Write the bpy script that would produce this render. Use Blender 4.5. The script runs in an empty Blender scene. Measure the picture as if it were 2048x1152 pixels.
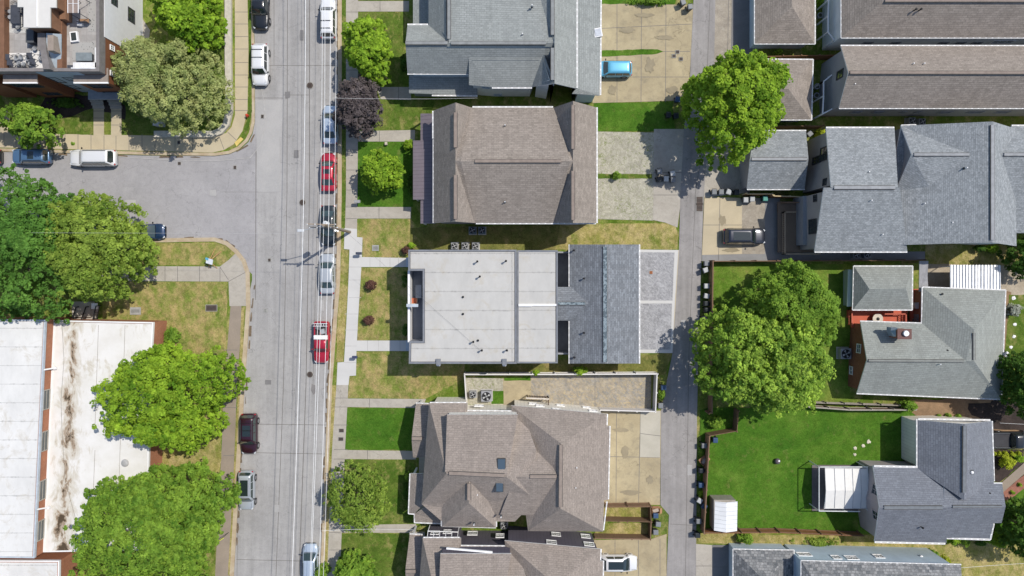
import bpy, math, random
import numpy as np
from mathutils import Vector, Matrix, noise
from mathutils.geometry import tessellate_polygon
random.seed(7)
R = math.radians
sc = bpy.context.scene
col = sc.collection
# ---------------------------------------------------------------- camera (drone looking straight down)
H, F, CX, CY = 82.0, 1365.0, 1024.0, 545.0      # height, focal length in photo pixels, nadir point
cam_d = bpy.data.cameras.new('camera'); cam = bpy.data.objects.new('camera', cam_d); col.objects.link(cam)
cam.location = (0, 0, H); cam.rotation_euler = (0, 0, 0)
cam_d.sensor_width = 36; cam_d.lens = 36 * F / 2048
cam_d.shift_y = -(576 - CY) / 2048
cam_d.clip_end = 1500
sc.camera = cam
# ---------------------------------------------------------------- light
EL, AZ = R(57), R(57)                            # sun height; azimuth clockwise from north (+Y)
w = bpy.data.worlds.new('World'); sc.world = w; w.use_nodes = True
nt = w.node_tree; sky = nt.nodes.new('ShaderNodeTexSky'); sky.sky_type = 'NISHITA'; sky.sun_disc = False
sky.sun_elevation = EL; sky.sun_rotation = AZ; sky.air_density = 1.0; sky.dust_density = 1.0
nt.links.new(sky.outputs[0], nt.nodes['Background'].inputs[0]); nt.nodes['Background'].inputs[1].default_value = 0.145
sd = bpy.data.lights.new('sun', 'SUN'); sd.energy = 4.0; sd.angle = R(0.5); sd.color = (1, .94, .85)
so = bpy.data.objects.new('sun', sd); col.objects.link(so)
dv = Vector((math.sin(AZ) * math.cos(EL), math.cos(AZ) * math.cos(EL), math.sin(EL)))
so.rotation_euler = dv.to_track_quat('Z', 'Y').to_euler(); so.location = (30, 20, 60)
sc.view_settings.view_transform = 'Standard'; sc.view_settings.look = 'None'
sc.view_settings.exposure = 0.0; sc.view_settings.gamma = 1
# ---------------------------------------------------------------- coordinates
GZ = 0.10                                        # top of the kerbed blocks
def P(px, py, z=0.0):
    k = (H - z) / F
    return Vector(((px - CX) * k, (CY - py) * k, z))
def ray(px, py):
    return (P(px, py, 0) - Vector((0, 0, H)))
# ---------------------------------------------------------------- materials
MATS = {}
def lin(c):
    if isinstance(c, str):
        c = [int(c[i:i+2], 16) / 255 for i in (0, 2, 4)]
        c = [(x / 12.92 if x <= .04045 else ((x + .055) / 1.055) ** 2.4) for x in c]
    return (c[0], c[1], c[2], 1)
class NT:
    def __init__(s, name):
        s.m = bpy.data.materials.new(name); s.m.use_nodes = True; s.t = s.m.node_tree
        s.b = s.t.nodes['Principled BSDF']; s.out = s.t.nodes['Material Output']
        s.geo = None
    def n(s, ty, **kw):
        nd = s.t.nodes.new(ty)
        for k, v in kw.items():
            if k.startswith('i_'):
                nd.inputs[k[2:]].default_value = v
            else: setattr(nd, k, v)
        return nd
    def l(s, a, b): s.t.links.new(a, b)
    def pos(s):
        if not s.geo: s.geo = s.n('ShaderNodeNewGeometry')
        return s.geo.outputs['Position']
    def mapped(s, src, scale, rot=0):
        mp = s.n('ShaderNodeMapping'); mp.inputs['Scale'].default_value = scale; mp.inputs['Rotation'].default_value = (0, 0, rot)
        s.l(src, mp.inputs[0]); return mp.outputs[0]
    def noise(s, scale, detail=4, rough=.6, src=None, dist=0):
        nd = s.n('ShaderNodeTexNoise'); nd.inputs['Scale'].default_value = scale; nd.inputs['Detail'].default_value = detail
        nd.inputs['Roughness'].default_value = rough; nd.inputs['Distortion'].default_value = dist
        s.l(src or s.pos(), nd.inputs['Vector']); return nd.outputs[0]
    def ramp(s, fac, stops, interp='LINEAR'):
        r = s.n('ShaderNodeValToRGB'); r.color_ramp.interpolation = interp
        e = r.color_ramp.elements
        while len(e) < len(stops): e.new(.5)
        for i, (p, c) in enumerate(stops): e[i].position = p; e[i].color = c if len(c) == 4 else (*c, 1)
        s.l(fac, r.inputs[0]); return r.outputs[0]
    def mix(s, a, b, fac, mode='MIX'):
        m = s.n('ShaderNodeMix', data_type='RGBA', blend_type=mode)
        for inp, v in ((m.inputs[0], fac), (m.inputs[6], a), (m.inputs[7], b)):
            if isinstance(v, (int, float)): inp.default_value = v
            elif isinstance(v, tuple): inp.default_value = v
            else: s.l(v, inp)
        return m.outputs[2]
    def bump(s, h, strength=.3, dist=.02):
        b = s.n('ShaderNodeBump'); b.inputs['Strength'].default_value = strength; b.inputs['Distance'].default_value = dist
        s.l(h, b.inputs['Height']); s.l(b.outputs[0], s.b.inputs['Normal'])
    def done(s, c, rough=.8, metal=0, coat=0, spec=.12):
        if isinstance(c, tuple): s.b.inputs['Base Color'].default_value = c
        else: s.l(c, s.b.inputs['Base Color'])
        s.b.inputs['Roughness'].default_value = rough; s.b.inputs['Metallic'].default_value = metal
        s.b.inputs['Coat Weight'].default_value = coat; s.b.inputs['Specular IOR Level'].default_value = spec
        return s.m
G0, G1 = (0, 0, 0, 1), (1, 1, 1, 1)
def gray(v): return (v, v, v, 1)
def plain(name, c, rough=.7, metal=0, coat=0, var=.18, scale=2.0, spec=.2):
    if name in MATS: return MATS[name]
    t = NT(name); c = lin(c)
    n1 = t.noise(scale, 5); f = t.ramp(n1, [(.3, gray(1 - var)), (.7, gray(1 + var * .6))])
    MATS[name] = t.done(t.mix(c, f, 1.0, 'MULTIPLY'), rough, metal, coat, spec); return MATS[name]
def paint(name, c):
    if name in MATS: return MATS[name]
    t = NT(name); MATS[name] = t.done(lin(c), .32, .25, 1.0, .5); t.b.inputs['Coat Roughness'].default_value = .06
    return MATS[name]
def worn(name, c, dark, stain=.5, fine=.12, rough=.9, sc1=.35, streak=None, tint=None, crack=0):
    """mineral surface (concrete, asphalt): blotches, fine grain, optional lengthwise streaks"""
    if name in MATS: return MATS[name]
    t = NT(name)
    a = t.ramp(t.noise(sc1, 7, .62, dist=.6), [(.36, G0), (.66, G1)])
    base = t.mix(lin(dark), lin(c), a)
    if tint: base = t.mix(base, lin(tint), t.ramp(t.noise(sc1 * 2.3, 4, .7, src=t.mapped(t.pos(), (1, 1.3, 1))), [(.52, G0), (.75, gray(stain))]))
    g = t.ramp(t.noise(9, 3, .8), [(.25, gray(1 - fine)), (.75, gray(1 + fine))])
    base = t.mix(base, g, 1.0, 'MULTIPLY')
    if streak:
        s = t.ramp(t.noise(1.0, 5, .6, src=t.mapped(t.pos(), streak)), [(.3, gray(.86)), (.7, gray(1.1))])
        base = t.mix(base, s, 1.0, 'MULTIPLY')
    if crack:
        vo = t.n('ShaderNodeTexVoronoi', feature='DISTANCE_TO_EDGE'); vo.inputs['Scale'].default_value = crack
        wp = t.n('ShaderNodeVectorMath', operation='ADD'); t.l(t.pos(), wp.inputs[0])
        nz = t.n('ShaderNodeTexNoise'); nz.inputs['Scale'].default_value = .8; nz.inputs['Detail'].default_value = 6; t.l(t.pos(), nz.inputs['Vector'])
        sc_ = t.n('ShaderNodeVectorMath', operation='SCALE'); sc_.inputs['Scale'].default_value = 2.6; t.l(nz.outputs[1], sc_.inputs[0]); t.l(sc_.outputs[0], wp.inputs[1]); t.l(wp.outputs[0], vo.inputs['Vector'])
        ln = t.ramp(vo.outputs['Distance'], [(0, G1), (.035 * crack, G0)]); mk = t.ramp(t.noise(.16, 3, .6), [(.47, G0), (.56, gray(.55))])
        base = t.mix(base, lin([v * .35 for v in dark]), t.mix(ln, mk, 1., 'MULTIPLY'))
        sp = t.ramp(t.noise(1.7, 7, .75, dist=.6), [(.3, gray(.86)), (.5, G1), (.75, gray(1.07))]); base = t.mix(base, sp, 1.0, 'MULTIPLY')
        oil = t.ramp(t.noise(.55, 3, .5), [(.68, G0), (.8, gray(.3))]); base = t.mix(base, lin([v * .55 for v in dark]), oil)
    t.bump(t.noise(14, 3, .7), .25, .01)
    MATS[name] = t.done(base, rough); return MATS[name]
def uvn(t): return t.n('ShaderNodeUVMap').outputs[0]
def shingle(name, c1, c2, mort, weather, w_=.55, h_=.24, contrast=1.0):
    t = NT(name); uv = uvn(t)
    br = t.n('ShaderNodeTexBrick'); br.offset = .37; br.squash = 1
    for k, v in (('Color1', lin(c1)), ('Color2', lin(c2)), ('Mortar', lin(mort)), ('Scale', 1.0), ('Mortar Size', .018), ('Mortar Smooth', .3), ('Bias', 0.0), ('Brick Width', w_), ('Row Height', h_)):
        br.inputs[k].default_value = v
    t.l(uv, br.inputs['Vector'])
    big = t.ramp(t.noise(.45, 6, .7, src=t.mapped(uv, (1.6, .45, 1))), [(.36, G0), (.68, G1)])
    c = t.mix(br.outputs[0], lin(weather), t.mix(G0, gray(.4), big))
    c = t.mix(c, lin([v * .62 for v in weather]), t.mix(G0, gray(.5), t.ramp(t.noise(.33, 7, .75, src=t.mapped(uv, (2.2, .35, 1)), dist=.5), [(.5, G0), (.72, G1)])))
    sp = t.ramp(t.noise(2.3, 6, .85, src=t.mapped(uv, (1, 1.6, 1)), dist=1.6), [(.3, gray(1 - .3 * contrast)), (.7, gray(1 + .3 * contrast))])
    c = t.mix(c, sp, 1.0, 'MULTIPLY')
    t.bump(br.outputs['Fac'], .4, .02)
    MATS[name] = t.done(c, .95, spec=.15); return MATS[name]
def siding(name, c, step=.2, vertical=False, dark=.7):
    t = NT(name); uv = uvn(t); wv = t.n('ShaderNodeTexWave', wave_type='BANDS', bands_direction='X' if vertical else 'Y', wave_profile='SAW')
    wv.inputs['Scale'].default_value = .314 / step / 1.0
    t.l(uv, wv.inputs['Vector'])
    f = t.ramp(wv.outputs[1], [(0, gray(dark)), (.14, G1), (1, G1)])
    n = t.ramp(t.noise(.8, 4), [(.3, gray(.9)), (.7, gray(1.05))])
    MATS[name] = t.done(t.mix(t.mix(lin(c), f, 1., 'MULTIPLY'), n, 1., 'MULTIPLY'), .6); return MATS[name]
def brickm(name, c1, c2, mort, bw=.22, rh=.075, ms=.01, offs=.5):
    t = NT(name); br = t.n('ShaderNodeTexBrick'); br.offset = offs
    for k, v in (('Color1', lin(c1)), ('Color2', lin(c2)), ('Mortar', lin(mort)), ('Scale', 1.0), ('Mortar Size', ms), ('Brick Width', bw), ('Row Height', rh)):
        br.inputs[k].default_value = v
    t.l(uvn(t), br.inputs['Vector'])
    n = t.ramp(t.noise(.6, 6, .7), [(.3, gray(.8)), (.7, gray(1.12))])
    MATS[name] = t.done(t.mix(br.outputs[0], n, 1., 'MULTIPLY'), .9); return MATS[name]
def grassm(name, cols, dry=None, dryamt=.5, sc1=.25):
    t = NT(name)
    a = t.ramp(t.noise(sc1, 6, .65, dist=.5), [(.3, lin(cols[0])), (.5, lin(cols[1])), (.72, lin(cols[2]))])
    if dry:
        f = t.ramp(t.noise(sc1 * 1.5, 8, .78, src=t.mapped(t.pos(), (1.3, 1, 1), .7)), [(.66 - .3 * dryamt, G0), (.84 - .3 * dryamt, gray(.85))])
        a = t.mix(a, lin(dry), f)
    mid = t.ramp(t.noise(1.1, 7, .8, dist=.8), [(.3, gray(.66)), (.5, G1), (.7, gray(1.22))]); a = t.mix(a, mid, 1., 'MULTIPLY')
    br_ = t.ramp(t.noise(.9, 6, .75, src=t.mapped(t.pos(), (1, 1.2, 1), 2.)), [(.56, G0), (.72, gray(.12 + .5 * dryamt))]); a = t.mix(a, lin((.2, .155, .06)), br_)
    g = t.ramp(t.noise(6, 5, .85), [(.3, gray(.6)), (.7, gray(1.38))])
    g2 = t.ramp(t.noise(28, 2, .8), [(.3, gray(.75)), (.7, gray(1.25))])
    a = t.mix(t.mix(a, g, 1., 'MULTIPLY'), g2, 1., 'MULTIPLY')
    t.bump(t.noise(18, 4, .8), .8, .05)
    MATS[name] = t.done(a, 1.0, spec=.0); return MATS[name]
def leafm(name, dark, light, trans=.35, third=None, amt=.6):
    t = NT(name)
    at = t.n('ShaderNodeAttribute', attribute_name='tint')
    c = t.mix(lin(dark), lin(light), at.outputs['Fac'])
    hv = t.ramp(t.noise(.55, 4, .65), [(.42, G0), (.66, gray(amt))]); c = t.mix(c, lin(third or (light[0] * .8, light[1] * .88, light[2] * .9)), hv)
    hv2 = t.ramp(t.noise(1.6, 3, .6), [(.3, gray(.68)), (.7, gray(1.22))]); c = t.mix(c, hv2, 1., 'MULTIPLY')
    dif = t.b; t.done(c, .6, spec=.12)
    tr = t.n('ShaderNodeBsdfTranslucent'); t.l(t.mix(c, lin('c8d850'), .3), tr.inputs[0])
    ms = t.n('ShaderNodeMixShader'); ms.inputs[0].default_value = trans
    t.l(dif.outputs[0], ms.inputs[1]); t.l(tr.outputs[0], ms.inputs[2]); t.l(ms.outputs[0], t.out.inputs[0])
    MATS[name] = t.m; return t.m
def glassm(name, c, rough=.05):
    if name in MATS: return MATS[name]
    t = NT(name); MATS[name] = t.done(lin(c), rough, 0, .6, .8); return MATS[name]
# ---------------------------------------------------------------- mesh building
def tag(o, label=None, cat=None, group=None, kind=None):
    if label: o['label'] = label
    if cat: o['category'] = cat
    if group: o['group'] = group
    if kind: o['kind'] = kind
    return o
def thing(name, label, cat, loc, group=None, rz=0):
    o = bpy.data.objects.new(name, None); col.objects.link(o); o.location = loc; o.rotation_euler = (0, 0, rz)
    o.empty_display_size = .3
    return tag(o, label, cat, group)
def origin(parent):
    v = Vector((0, 0, 0)); o = parent
    while o is not None: v += o.location; o = o.parent
    return v
class MB:
    def __init__(s): s.v = []; s.f = []; s.mi = []
    def poly(s, pts, m=0):
        b = len(s.v); s.v += [tuple(p) for p in pts]; s.f.append(tuple(range(b, b + len(pts)))); s.mi.append(m); return s
    def prism(s, pts, z0, z1, m=0, bottom=True):
        """pts: xy outline (world); any winding"""
        a = sum(pts[i][0] * pts[(i+1) % len(pts)][1] - pts[(i+1) % len(pts)][0] * pts[i][1] for i in range(len(pts)))
        if a < 0: pts = pts[::-1]
        n = len(pts); b = len(s.v)
        s.v += [(p[0], p[1], z0) for p in pts] + [(p[0], p[1], z1) for p in pts]
        s.f.append(tuple(range(b + n, b + 2 * n))); s.mi.append(m)
        if bottom: s.f.append(tuple(reversed(range(b, b + n)))); s.mi.append(m)
        for i in range(n):
            j = (i + 1) % n; s.f.append((b + i, b + j, b + n + j, b + n + i)); s.mi.append(m)
        return s
    def box(s, c, d, rz=0, m=0, rx=0, ry=0):
        M_ = Matrix.Rotation(rz, 4, 'Z') @ Matrix.Rotation(ry, 4, 'Y') @ Matrix.Rotation(rx, 4, 'X')
        b = len(s.v); c = Vector(c)
        for z in (-.5, .5):
            for x, y in ((-.5, -.5), (.5, -.5), (.5, .5), (-.5, .5)):
                s.v.append(tuple(c + M_ @ Vector((x * d[0], y * d[1], z * d[2]))))
        for f in ((3, 2, 1, 0), (4, 5, 6, 7), (0, 1, 5, 4), (1, 2, 6, 5), (2, 3, 7, 6), (3, 0, 4, 7)):
            s.f.append(tuple(b + i for i in f)); s.mi.append(m)
        return s
    def tube(s, a, c, r, n=8, m=0, r2=None, cap=True):
        a = Vector(a); c = Vector(c); r2 = r if r2 is None else r2
        d = (c - a).normalized(); u = d.orthogonal().normalized(); w_ = d.cross(u); b = len(s.v)
        for p, rr in ((a, r), (c, r2)):
            for i in range(n):
                t = 2 * math.pi * i / n; s.v.append(tuple(p + (u * math.cos(t) + w_ * math.sin(t)) * rr))
        for i in range(n):
            j = (i + 1) % n; s.f.append((b + i, b + j, b + n + j, b + n + i)); s.mi.append(m)
        if cap:
            s.f.append(tuple(reversed(range(b, b + n)))); s.mi.append(m)
            s.f.append(tuple(range(b + n, b + 2 * n))); s.mi.append(m)
        return s
    def path(s, pts, r, n=6, m=0):
        for i in range(len(pts) - 1): s.tube(pts[i], pts[i+1], r, n, m)
        return s
    def lathe(s, c, prof, n=16, m=0):
        b = len(s.v); c = Vector(c)
        for r, z in prof:
            for i in range(n):
                t = 2 * math.pi * i / n; s.v.append((c.x + r * math.cos(t), c.y + r * math.sin(t), c.z + z))
        for k in range(len(prof) - 1):
            for i in range(n):
                j = (i + 1) % n; s.f.append((b + k*n + i, b + k*n + j, b + (k+1)*n + j, b + (k+1)*n + i)); s.mi.append(m)
        s.f.append(tuple(reversed(range(b, b + n)))); s.mi.append(m)
        s.f.append(tuple(range(b + (len(prof)-1)*n, b + len(prof)*n))); s.mi.append(m)
        return s
    def slab(s, V, faces, t, m=0, mside=None):
        """V: list of Vector, faces index lists -> solid slab of thickness t hanging below"""
        b = len(s.v); n = len(V); mside = m if mside is None else mside
        s.v += [tuple(p) for p in V] + [(p[0], p[1], p[2] - t) for p in V]
        cnt = {}
        fs = []
        for f in faces:
            a = [V[i] for i in f]; nz = sum(a[i][0] * a[(i+1) % len(a)][1] - a[(i+1) % len(a)][0] * a[i][1] for i in range(len(a)))
            if len(f) == 3: tr = [list(f)]
            else:
                n_ = (a[1] - a[0]).cross(a[2] - a[0]).normalized()
                if max(abs((q - a[0]).dot(n_)) for q in a) < .004: tr = [list(f)]
                elif len(f) == 4: tr = [[f[0], f[1], f[2]], [f[0], f[2], f[3]]]
                else: tr = [[f[i] for i in t_] for t_ in tessellate_polygon([[Vector((q.x, q.y, 0)) for q in a]])]
            for f in tr:
                a = [V[i] for i in f]; nz = sum(a[i][0] * a[(i+1) % len(a)][1] - a[(i+1) % len(a)][0] * a[i][1] for i in range(len(a)))
                if abs(nz) < 1e-6: continue
                if nz < 0: f = list(reversed(f))
                fs.append(f)
                for i in range(len(f)): cnt[(f[i], f[(i+1) % len(f)])] = 1
        for f in fs:
            s.f.append(tuple(b + i for i in f)); s.mi.append(m)
            s.f.append(tuple(b + n + i for i in reversed(f))); s.mi.append(mside)
        bd = [(i, j) for (i, j) in cnt if (j, i) not in cnt]
        for i, j in bd:
            s.f.append((b + i, b + n + i, b + n + j, b + j)); s.mi.append(mside)
        return bd
    def build(s, name, mats, parent=None, label=None, smooth=False, local=False, bevel=0):
        if not isinstance(mats, (list, tuple)): mats = [mats]
        o0 = origin(parent) if (parent is not None and not local) else Vector((0, 0, 0))
        me = bpy.data.meshes.new(name)
        me.from_pydata([(p[0] - o0.x, p[1] - o0.y, p[2] - o0.z) for p in s.v], [], s.f)
        for mt in mats: me.materials.append(mt)
        me.polygons.foreach_set('material_index', s.mi)
        uvl = me.uv_layers.new(name='UVMap').data
        for p in me.polygons:
            n = p.normal
            if abs(n.z) > .995: h = Vector((1, 0, 0)); v = Vector((0, 1, 0))
            else: h = Vector((-n.y, n.x, 0)).normalized(); v = n.cross(h)
            for li in p.loop_indices:
                c = me.vertices[me.loops[li].vertex_index].co + o0
                uvl[li].uv = (c.dot(h), c.dot(v))
        if smooth:
            for p in me.polygons: p.use_smooth = True
        o = bpy.data.objects.new(name, me); col.objects.link(o)
        if parent is not None: o.parent = parent
        if bevel:
            md = o.modifiers.new('bevel', 'BEVEL'); md.width = bevel; md.segments = 2; md.limit_method = 'ANGLE'
        if label: o['label'] = label
        return o
def copytree(o, parent=None):
    c = o.copy(); col.objects.link(c)
    if parent is not None: c.parent = parent
    for ch in list(o.children): copytree(ch, c)
    return c
def place(proto, used, loc, rz, label, group=None, scale=None):
    """first use moves the prototype itself; later ones copy the thing and each part"""
    o = proto if proto.name not in used else copytree(proto)
    used.add(proto.name); o.location = loc; o.rotation_euler = (0, 0, rz)
    if scale: o.scale = scale
    o['label'] = label
    if group: o['group'] = group
    return o
# ---------------------------------------------------------------- materials of the setting
ASPH = worn('asphalt road', (.36, .352, .345), (.3, .293, .287), fine=.12, sc1=.12, streak=(1.2, .06, 1), tint=(.42, .41, .395), crack=.16)
ASPH2 = worn('asphalt side street', (.34, .33, .335), (.29, .283, .287), fine=.1, sc1=.12, tint=(.39, .38, .38), crack=.12)
ALLEY = worn('alley asphalt', (.31, .295, .285), (.25, .238, .23), fine=.08, sc1=.25, streak=(1.4, .06, 1), crack=.2)
PATCH_AND_SHADOW = worn('asphalt patch and shadow', (.2, .195, .195), (.17, .165, .165), fine=.12)
CONC_TAN = worn('tan concrete', (.43, .365, .235), (.34, .285, .185), fine=.06, sc1=.28, tint=(.24, .21, .15), stain=.8, crack=.1)
CONC_OLD = worn('old concrete', (.42, .39, .34), (.36, .33, .285), fine=.08, sc1=.4, tint=(.3, .28, .24), crack=.25)
CONC_BRN = worn('brownish walk', (.3, .25, .2), (.25, .21, .17), fine=.08, sc1=.4)
CONC_NEW = worn('new white concrete', (.55, .545, .53), (.5, .495, .48), fine=.03, sc1=.3)
CONC_CREAM = worn('cream walk', (.5, .43, .3), (.43, .37, .26), fine=.05, sc1=.3)
CONC_ROUGH = worn('rough aggregate', (.36, .32, .26), (.26, .23, .19), fine=.2, sc1=.8, tint=(.45, .42, .36))
KERBM = worn('kerb stone', (.48, .41, .3), (.38, .3, .2), fine=.08, sc1=.7, tint=(.3, .2, .12))
GRAVEL = worn('gravel drive', (.42, .36, .28), (.33, .28, .21), fine=.25, sc1=.6)
DIRT = worn('brown mulch soil', (.3, .2, .12), (.19, .13, .08), fine=.25, sc1=.5)
MULCH = worn('dark mulch', (.06, .045, .04), (.035, .028, .025), fine=.35, sc1=.9)
REDROCK = worn('red gravel bed', (.33, .15, .11), (.24, .11, .08), fine=.3, sc1=.9)
GR_BASE = grassm('grass mixed', [(.07, .13, .015), (.13, .19, .03), (.22, .24, .055)], (.38, .3, .14), .6)
GR_LUSH = grassm('grass lush', [(.045, .12, .014), (.07, .155, .018), (.115, .195, .03)], (.24, .22, .08), .3, .28)
GR_LAWN = grassm('grass lawn', [(.055, .11, .016), (.095, .15, .025), (.17, .19, .05)], (.32, .27, .11), .5, .4)
GR_DRY = grassm('grass dry', [(.13, .17, .03), (.24, .23, .065), (.36, .29, .11)], (.44, .35, .17), .75, .4)
def pavers(name, c1, c2, gap, tuft=None, bw=.22, rh=.11):
    t = NT(name); br = t.n('ShaderNodeTexBrick')
    for k, v in (('Color1', lin(c1)), ('Color2', lin(c2)), ('Mortar', lin(gap)), ('Scale', 1.0), ('Mortar Size', .012), ('Brick Width', bw), ('Row Height', rh), ('Bias', 0.)): br.inputs[k].default_value = v
    t.l(t.mapped(t.pos(), (1, 1, 1), R(45)), br.inputs['Vector'])
    c = br.outputs[0]
    big = t.ramp(t.noise(1.3, 8, .82, dist=1.2), [(.34, gray(.7)), (.5, G1), (.66, gray(1.35))])
    c = t.mix(c, big, 1., 'MULTIPLY')
    if tuft:
        f = t.ramp(t.noise(2.4, 7, .8, dist=1.), [(.52, G0), (.62, G1)])
        f2 = t.ramp(t.noise(.35, 3, .6), [(.35, gray(.35)), (.62, G1)])
        c = t.mix(c, lin(tuft), t.mix(f, f2, 1., 'MULTIPLY'))
    t.bump(br.outputs['Fac'], .3, .01)
    MATS[name] = t.done(c, .9); return MATS[name]
PAV_GREY = pavers('grey slate pavers', (.3, .3, .31), (.42, .42, .43), (.2, .2, .21))
PAV_GRASS = pavers('grass block pavers', (.37, .345, .295), (.45, .425, .365), (.27, .265, .17), (.17, .2, .07))
PAV_DRY = pavers('dry grass pavers', (.36, .31, .24), (.26, .25, .235), (.33, .28, .17), (.5, .4, .22), .5, .25)
DARKJ = plain('joint tar', (.17, .16, .15), .9)
# ---------------------------------------------------------------- ground
def ext(pts, dx, dy): return [(x + dx, y + dy) for x, y in pts]
def strip(pts, w_):
    """px polyline -> px outline of width w_"""
    L_, R_ = [], []
    for i, p in enumerate(pts):
        a = pts[max(i-1, 0)]; b = pts[min(i+1, len(pts)-1)]
        d = Vector((b[0]-a[0], b[1]-a[1])); d.normalize(); n = Vector((-d.y, d.x)) * w_ / 2
        L_.append((p[0]+n.x, p[1]+n.y)); R_.append((p[0]-n.x, p[1]-n.y))
    return L_ + R_[::-1]
def wander(pts, amp, seed=0, step=10):
    out = []; rs = random.Random(seed)
    for i in range(len(pts)):
        a, b = pts[i], pts[(i+1) % len(pts)]; n = max(1, int(math.hypot(b[0]-a[0], b[1]-a[1]) / step))
        for k in range(n):
            t = k / n; out.append((a[0] + (b[0]-a[0]) * t + rs.uniform(-amp, amp), a[1] + (b[1]-a[1]) * t + rs.uniform(-amp, amp)))
    return out
SC = [0]
def sheet(name, pts, mat, lev, base=GZ, joints=(), label=None, cat=None, kind='structure', parent=None, jm=None, wob=0):
    if wob: pts = wander(pts, wob, int(abs(pts[0][0])))
    SC[0] += 1; z = base + .01 * lev + SC[0] * .00008
    m = MB(); q = [P(x, y, z) for x, y in pts]
    a = sum(q[i].x * q[(i+1) % len(q)].y - q[(i+1) % len(q)].x * q[i].y for i in range(len(q)))
    if a < 0: q.reverse()
    m.poly(q); o = m.build(name, mat, parent)
    if parent is None: tag(o, label, cat, None, kind)
    if joints:
        jb = MB()
        for k, j in enumerate(joints):
            w_ = j[4] if len(j) > 4 else 1.0
            pz = [P(x, y, z + .0035 + k * .0001) for x, y in strip([(j[0], j[1]), (j[2], j[3])], w_)]
            aa = sum(pz[i].x * pz[(i+1) % 4].y - pz[(i+1) % 4].x * pz[i].y for i in range(4))
            if aa < 0: pz.reverse()
            jb.poly(pz)
        jb.build('joint', jm or DARKJ, o)
    return o
def hj(x0, x1, ys, w_=1): return [(x0, y, x1, y, w_) for y in ys]
def vj(y0, y1, xs, w_=1): return [(x, y0, x, y1, w_) for x in xs]
g = MB(); g.poly([(-400, -400, -.02), (400, -400, -.02), (400, 400, -.02), (-400, 400, -.02)]); tag(g.build('ground', GR_BASE), kind='structure')
# roads lie at 0, the kerbed blocks at 0.10
roadL = [(506, -900), (506, 0), (510, 200), (510, 560), (500, 612), (490, 768), (468, 1152), (420, 2000)]
roadR = [(676, -900), (676, 0), (676, 384), (673, 560), (657, 768), (641, 1152), (600, 2000)]
rl = [(548, -900, 548, 130), (576, -500, 574, 384, 1.3), (574, 384, 567, 768, 1.2), (567, 768, 552, 1152, 1.2), (619, -500, 619, 384, 1.6), (619, 384, 612, 768, 1.4), (612, 768, 598, 1152, 1.6), (552, 1152, 530, 1700), (598, 1152, 575, 1700),
      (506, 131, 676, 131), (566, 190, 619, 190), (508, 196, 566, 196), (490, 848, 655, 850, 1.1), (488, 905, 650, 908, 1.1), (473, 1119, 641, 1123, 1.1), (636, 384, 626, 768, .8), (478, 870, 474, 1152, .6)]
sheet('road', [(x - 6, y) for x, y in roadL] + [(x + 6, y) for x, y in roadR[::-1]], ASPH, 1, 0.0, rl)
sheet('side_street', [(-900, 300), (430, 306), (512, 230), (516, 560), (440, 485), (300, 484), (-900, 484)], ASPH2, 2, 0.0, [(512, 300, 511, 600, 1.3), (516, 384, 440, 384, .5)])
for k, pts in enumerate([[(512, 200), (566, 200), (564, 275), (513, 275)], [(514, 270), (560, 272), (560, 384), (513, 384)]]):
    sheet('road_patch', pts, worn('pale road patch', (.39, .38, .37), (.34, .335, .33), fine=.1, sc1=.3), 3 + k, 0.0, wob=1)
sheet('road_stain', wander([(624, 768), (631, 770), (632, 784), (626, 790), (622, 780)], .8, 3, 4), worn('oil stain', (.24, .23, .22), (.16, .15, .15)), 6, 0.0)
sheet('road_patch', [(576, 183), (580, 183), (580, 195), (571, 197), (570, 184)], PATCH_AND_SHADOW, 6, 0.0)
seam = plain('pale seam', (.42, .41, .4), .9)
sheet('road_seam', strip([(235, 313), (330, 320), (430, 322), (500, 316), (521, 290), (532, 240), (526, 195), (523, 178)], 1.2), seam, 7, 0.0)
LIT = worn('gutter litter', (.2, .15, .1), (.11, .085, .06), fine=.3, sc1=1.5)
for seed, pts in ((1, [(674, -60), (674, 130), (673, 384), (671, 560), (664, 660), (655, 768), (647, 960), (639, 1160)]), (2, [(511, 560), (503, 620), (494, 760), (483, 900), (473, 1100)]), (3, [(0, 305), (200, 311), (430, 315), (470, 306), (500, 288), (511, 262)]), (4, [(300, 476), (400, 475), (450, 479), (480, 500)])):
    rr = random.Random(seed)
    for k in range(len(pts) - 1):
        a, b = pts[k], pts[k+1]; n = max(1, int(math.hypot(b[0]-a[0], b[1]-a[1]) / 26))
        for i in range(n):
            if rr.random() < .35: continue
            t0 = (i + rr.uniform(0, .3)) / n; t1 = (i + rr.uniform(.6, 1)) / n
            p0 = (a[0] + (b[0]-a[0]) * t0, a[1] + (b[1]-a[1]) * t0); p1 = (a[0] + (b[0]-a[0]) * t1, a[1] + (b[1]-a[1]) * t1)
            sheet('road_dirt', strip([p0, ((p0[0]+p1[0])/2, (p0[1]+p1[1])/2), p1], rr.uniform(1.5, 4)), LIT, 6, 0.0, wob=1.0)
for x, y, w_, h_ in ((588, 300, 9, 16), (640, 600, 8, 22), (530, 760, 12, 9), (548, 1010, 10, 14), (600, 60, 7, 20), (250, 400, 22, 10), (420, 380, 12, 12), (1362, 640, 9, 14), (1375, 930, 9, 20)):
    sheet('road_patch', [(x, y), (x + w_, y), (x + w_, y + h_), (x, y + h_)], MATS['pale road patch'] if (x + y) % 3 else PATCH_AND_SHADOW, 6, 0.0 if x < 700 else GZ, wob=.5)
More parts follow.
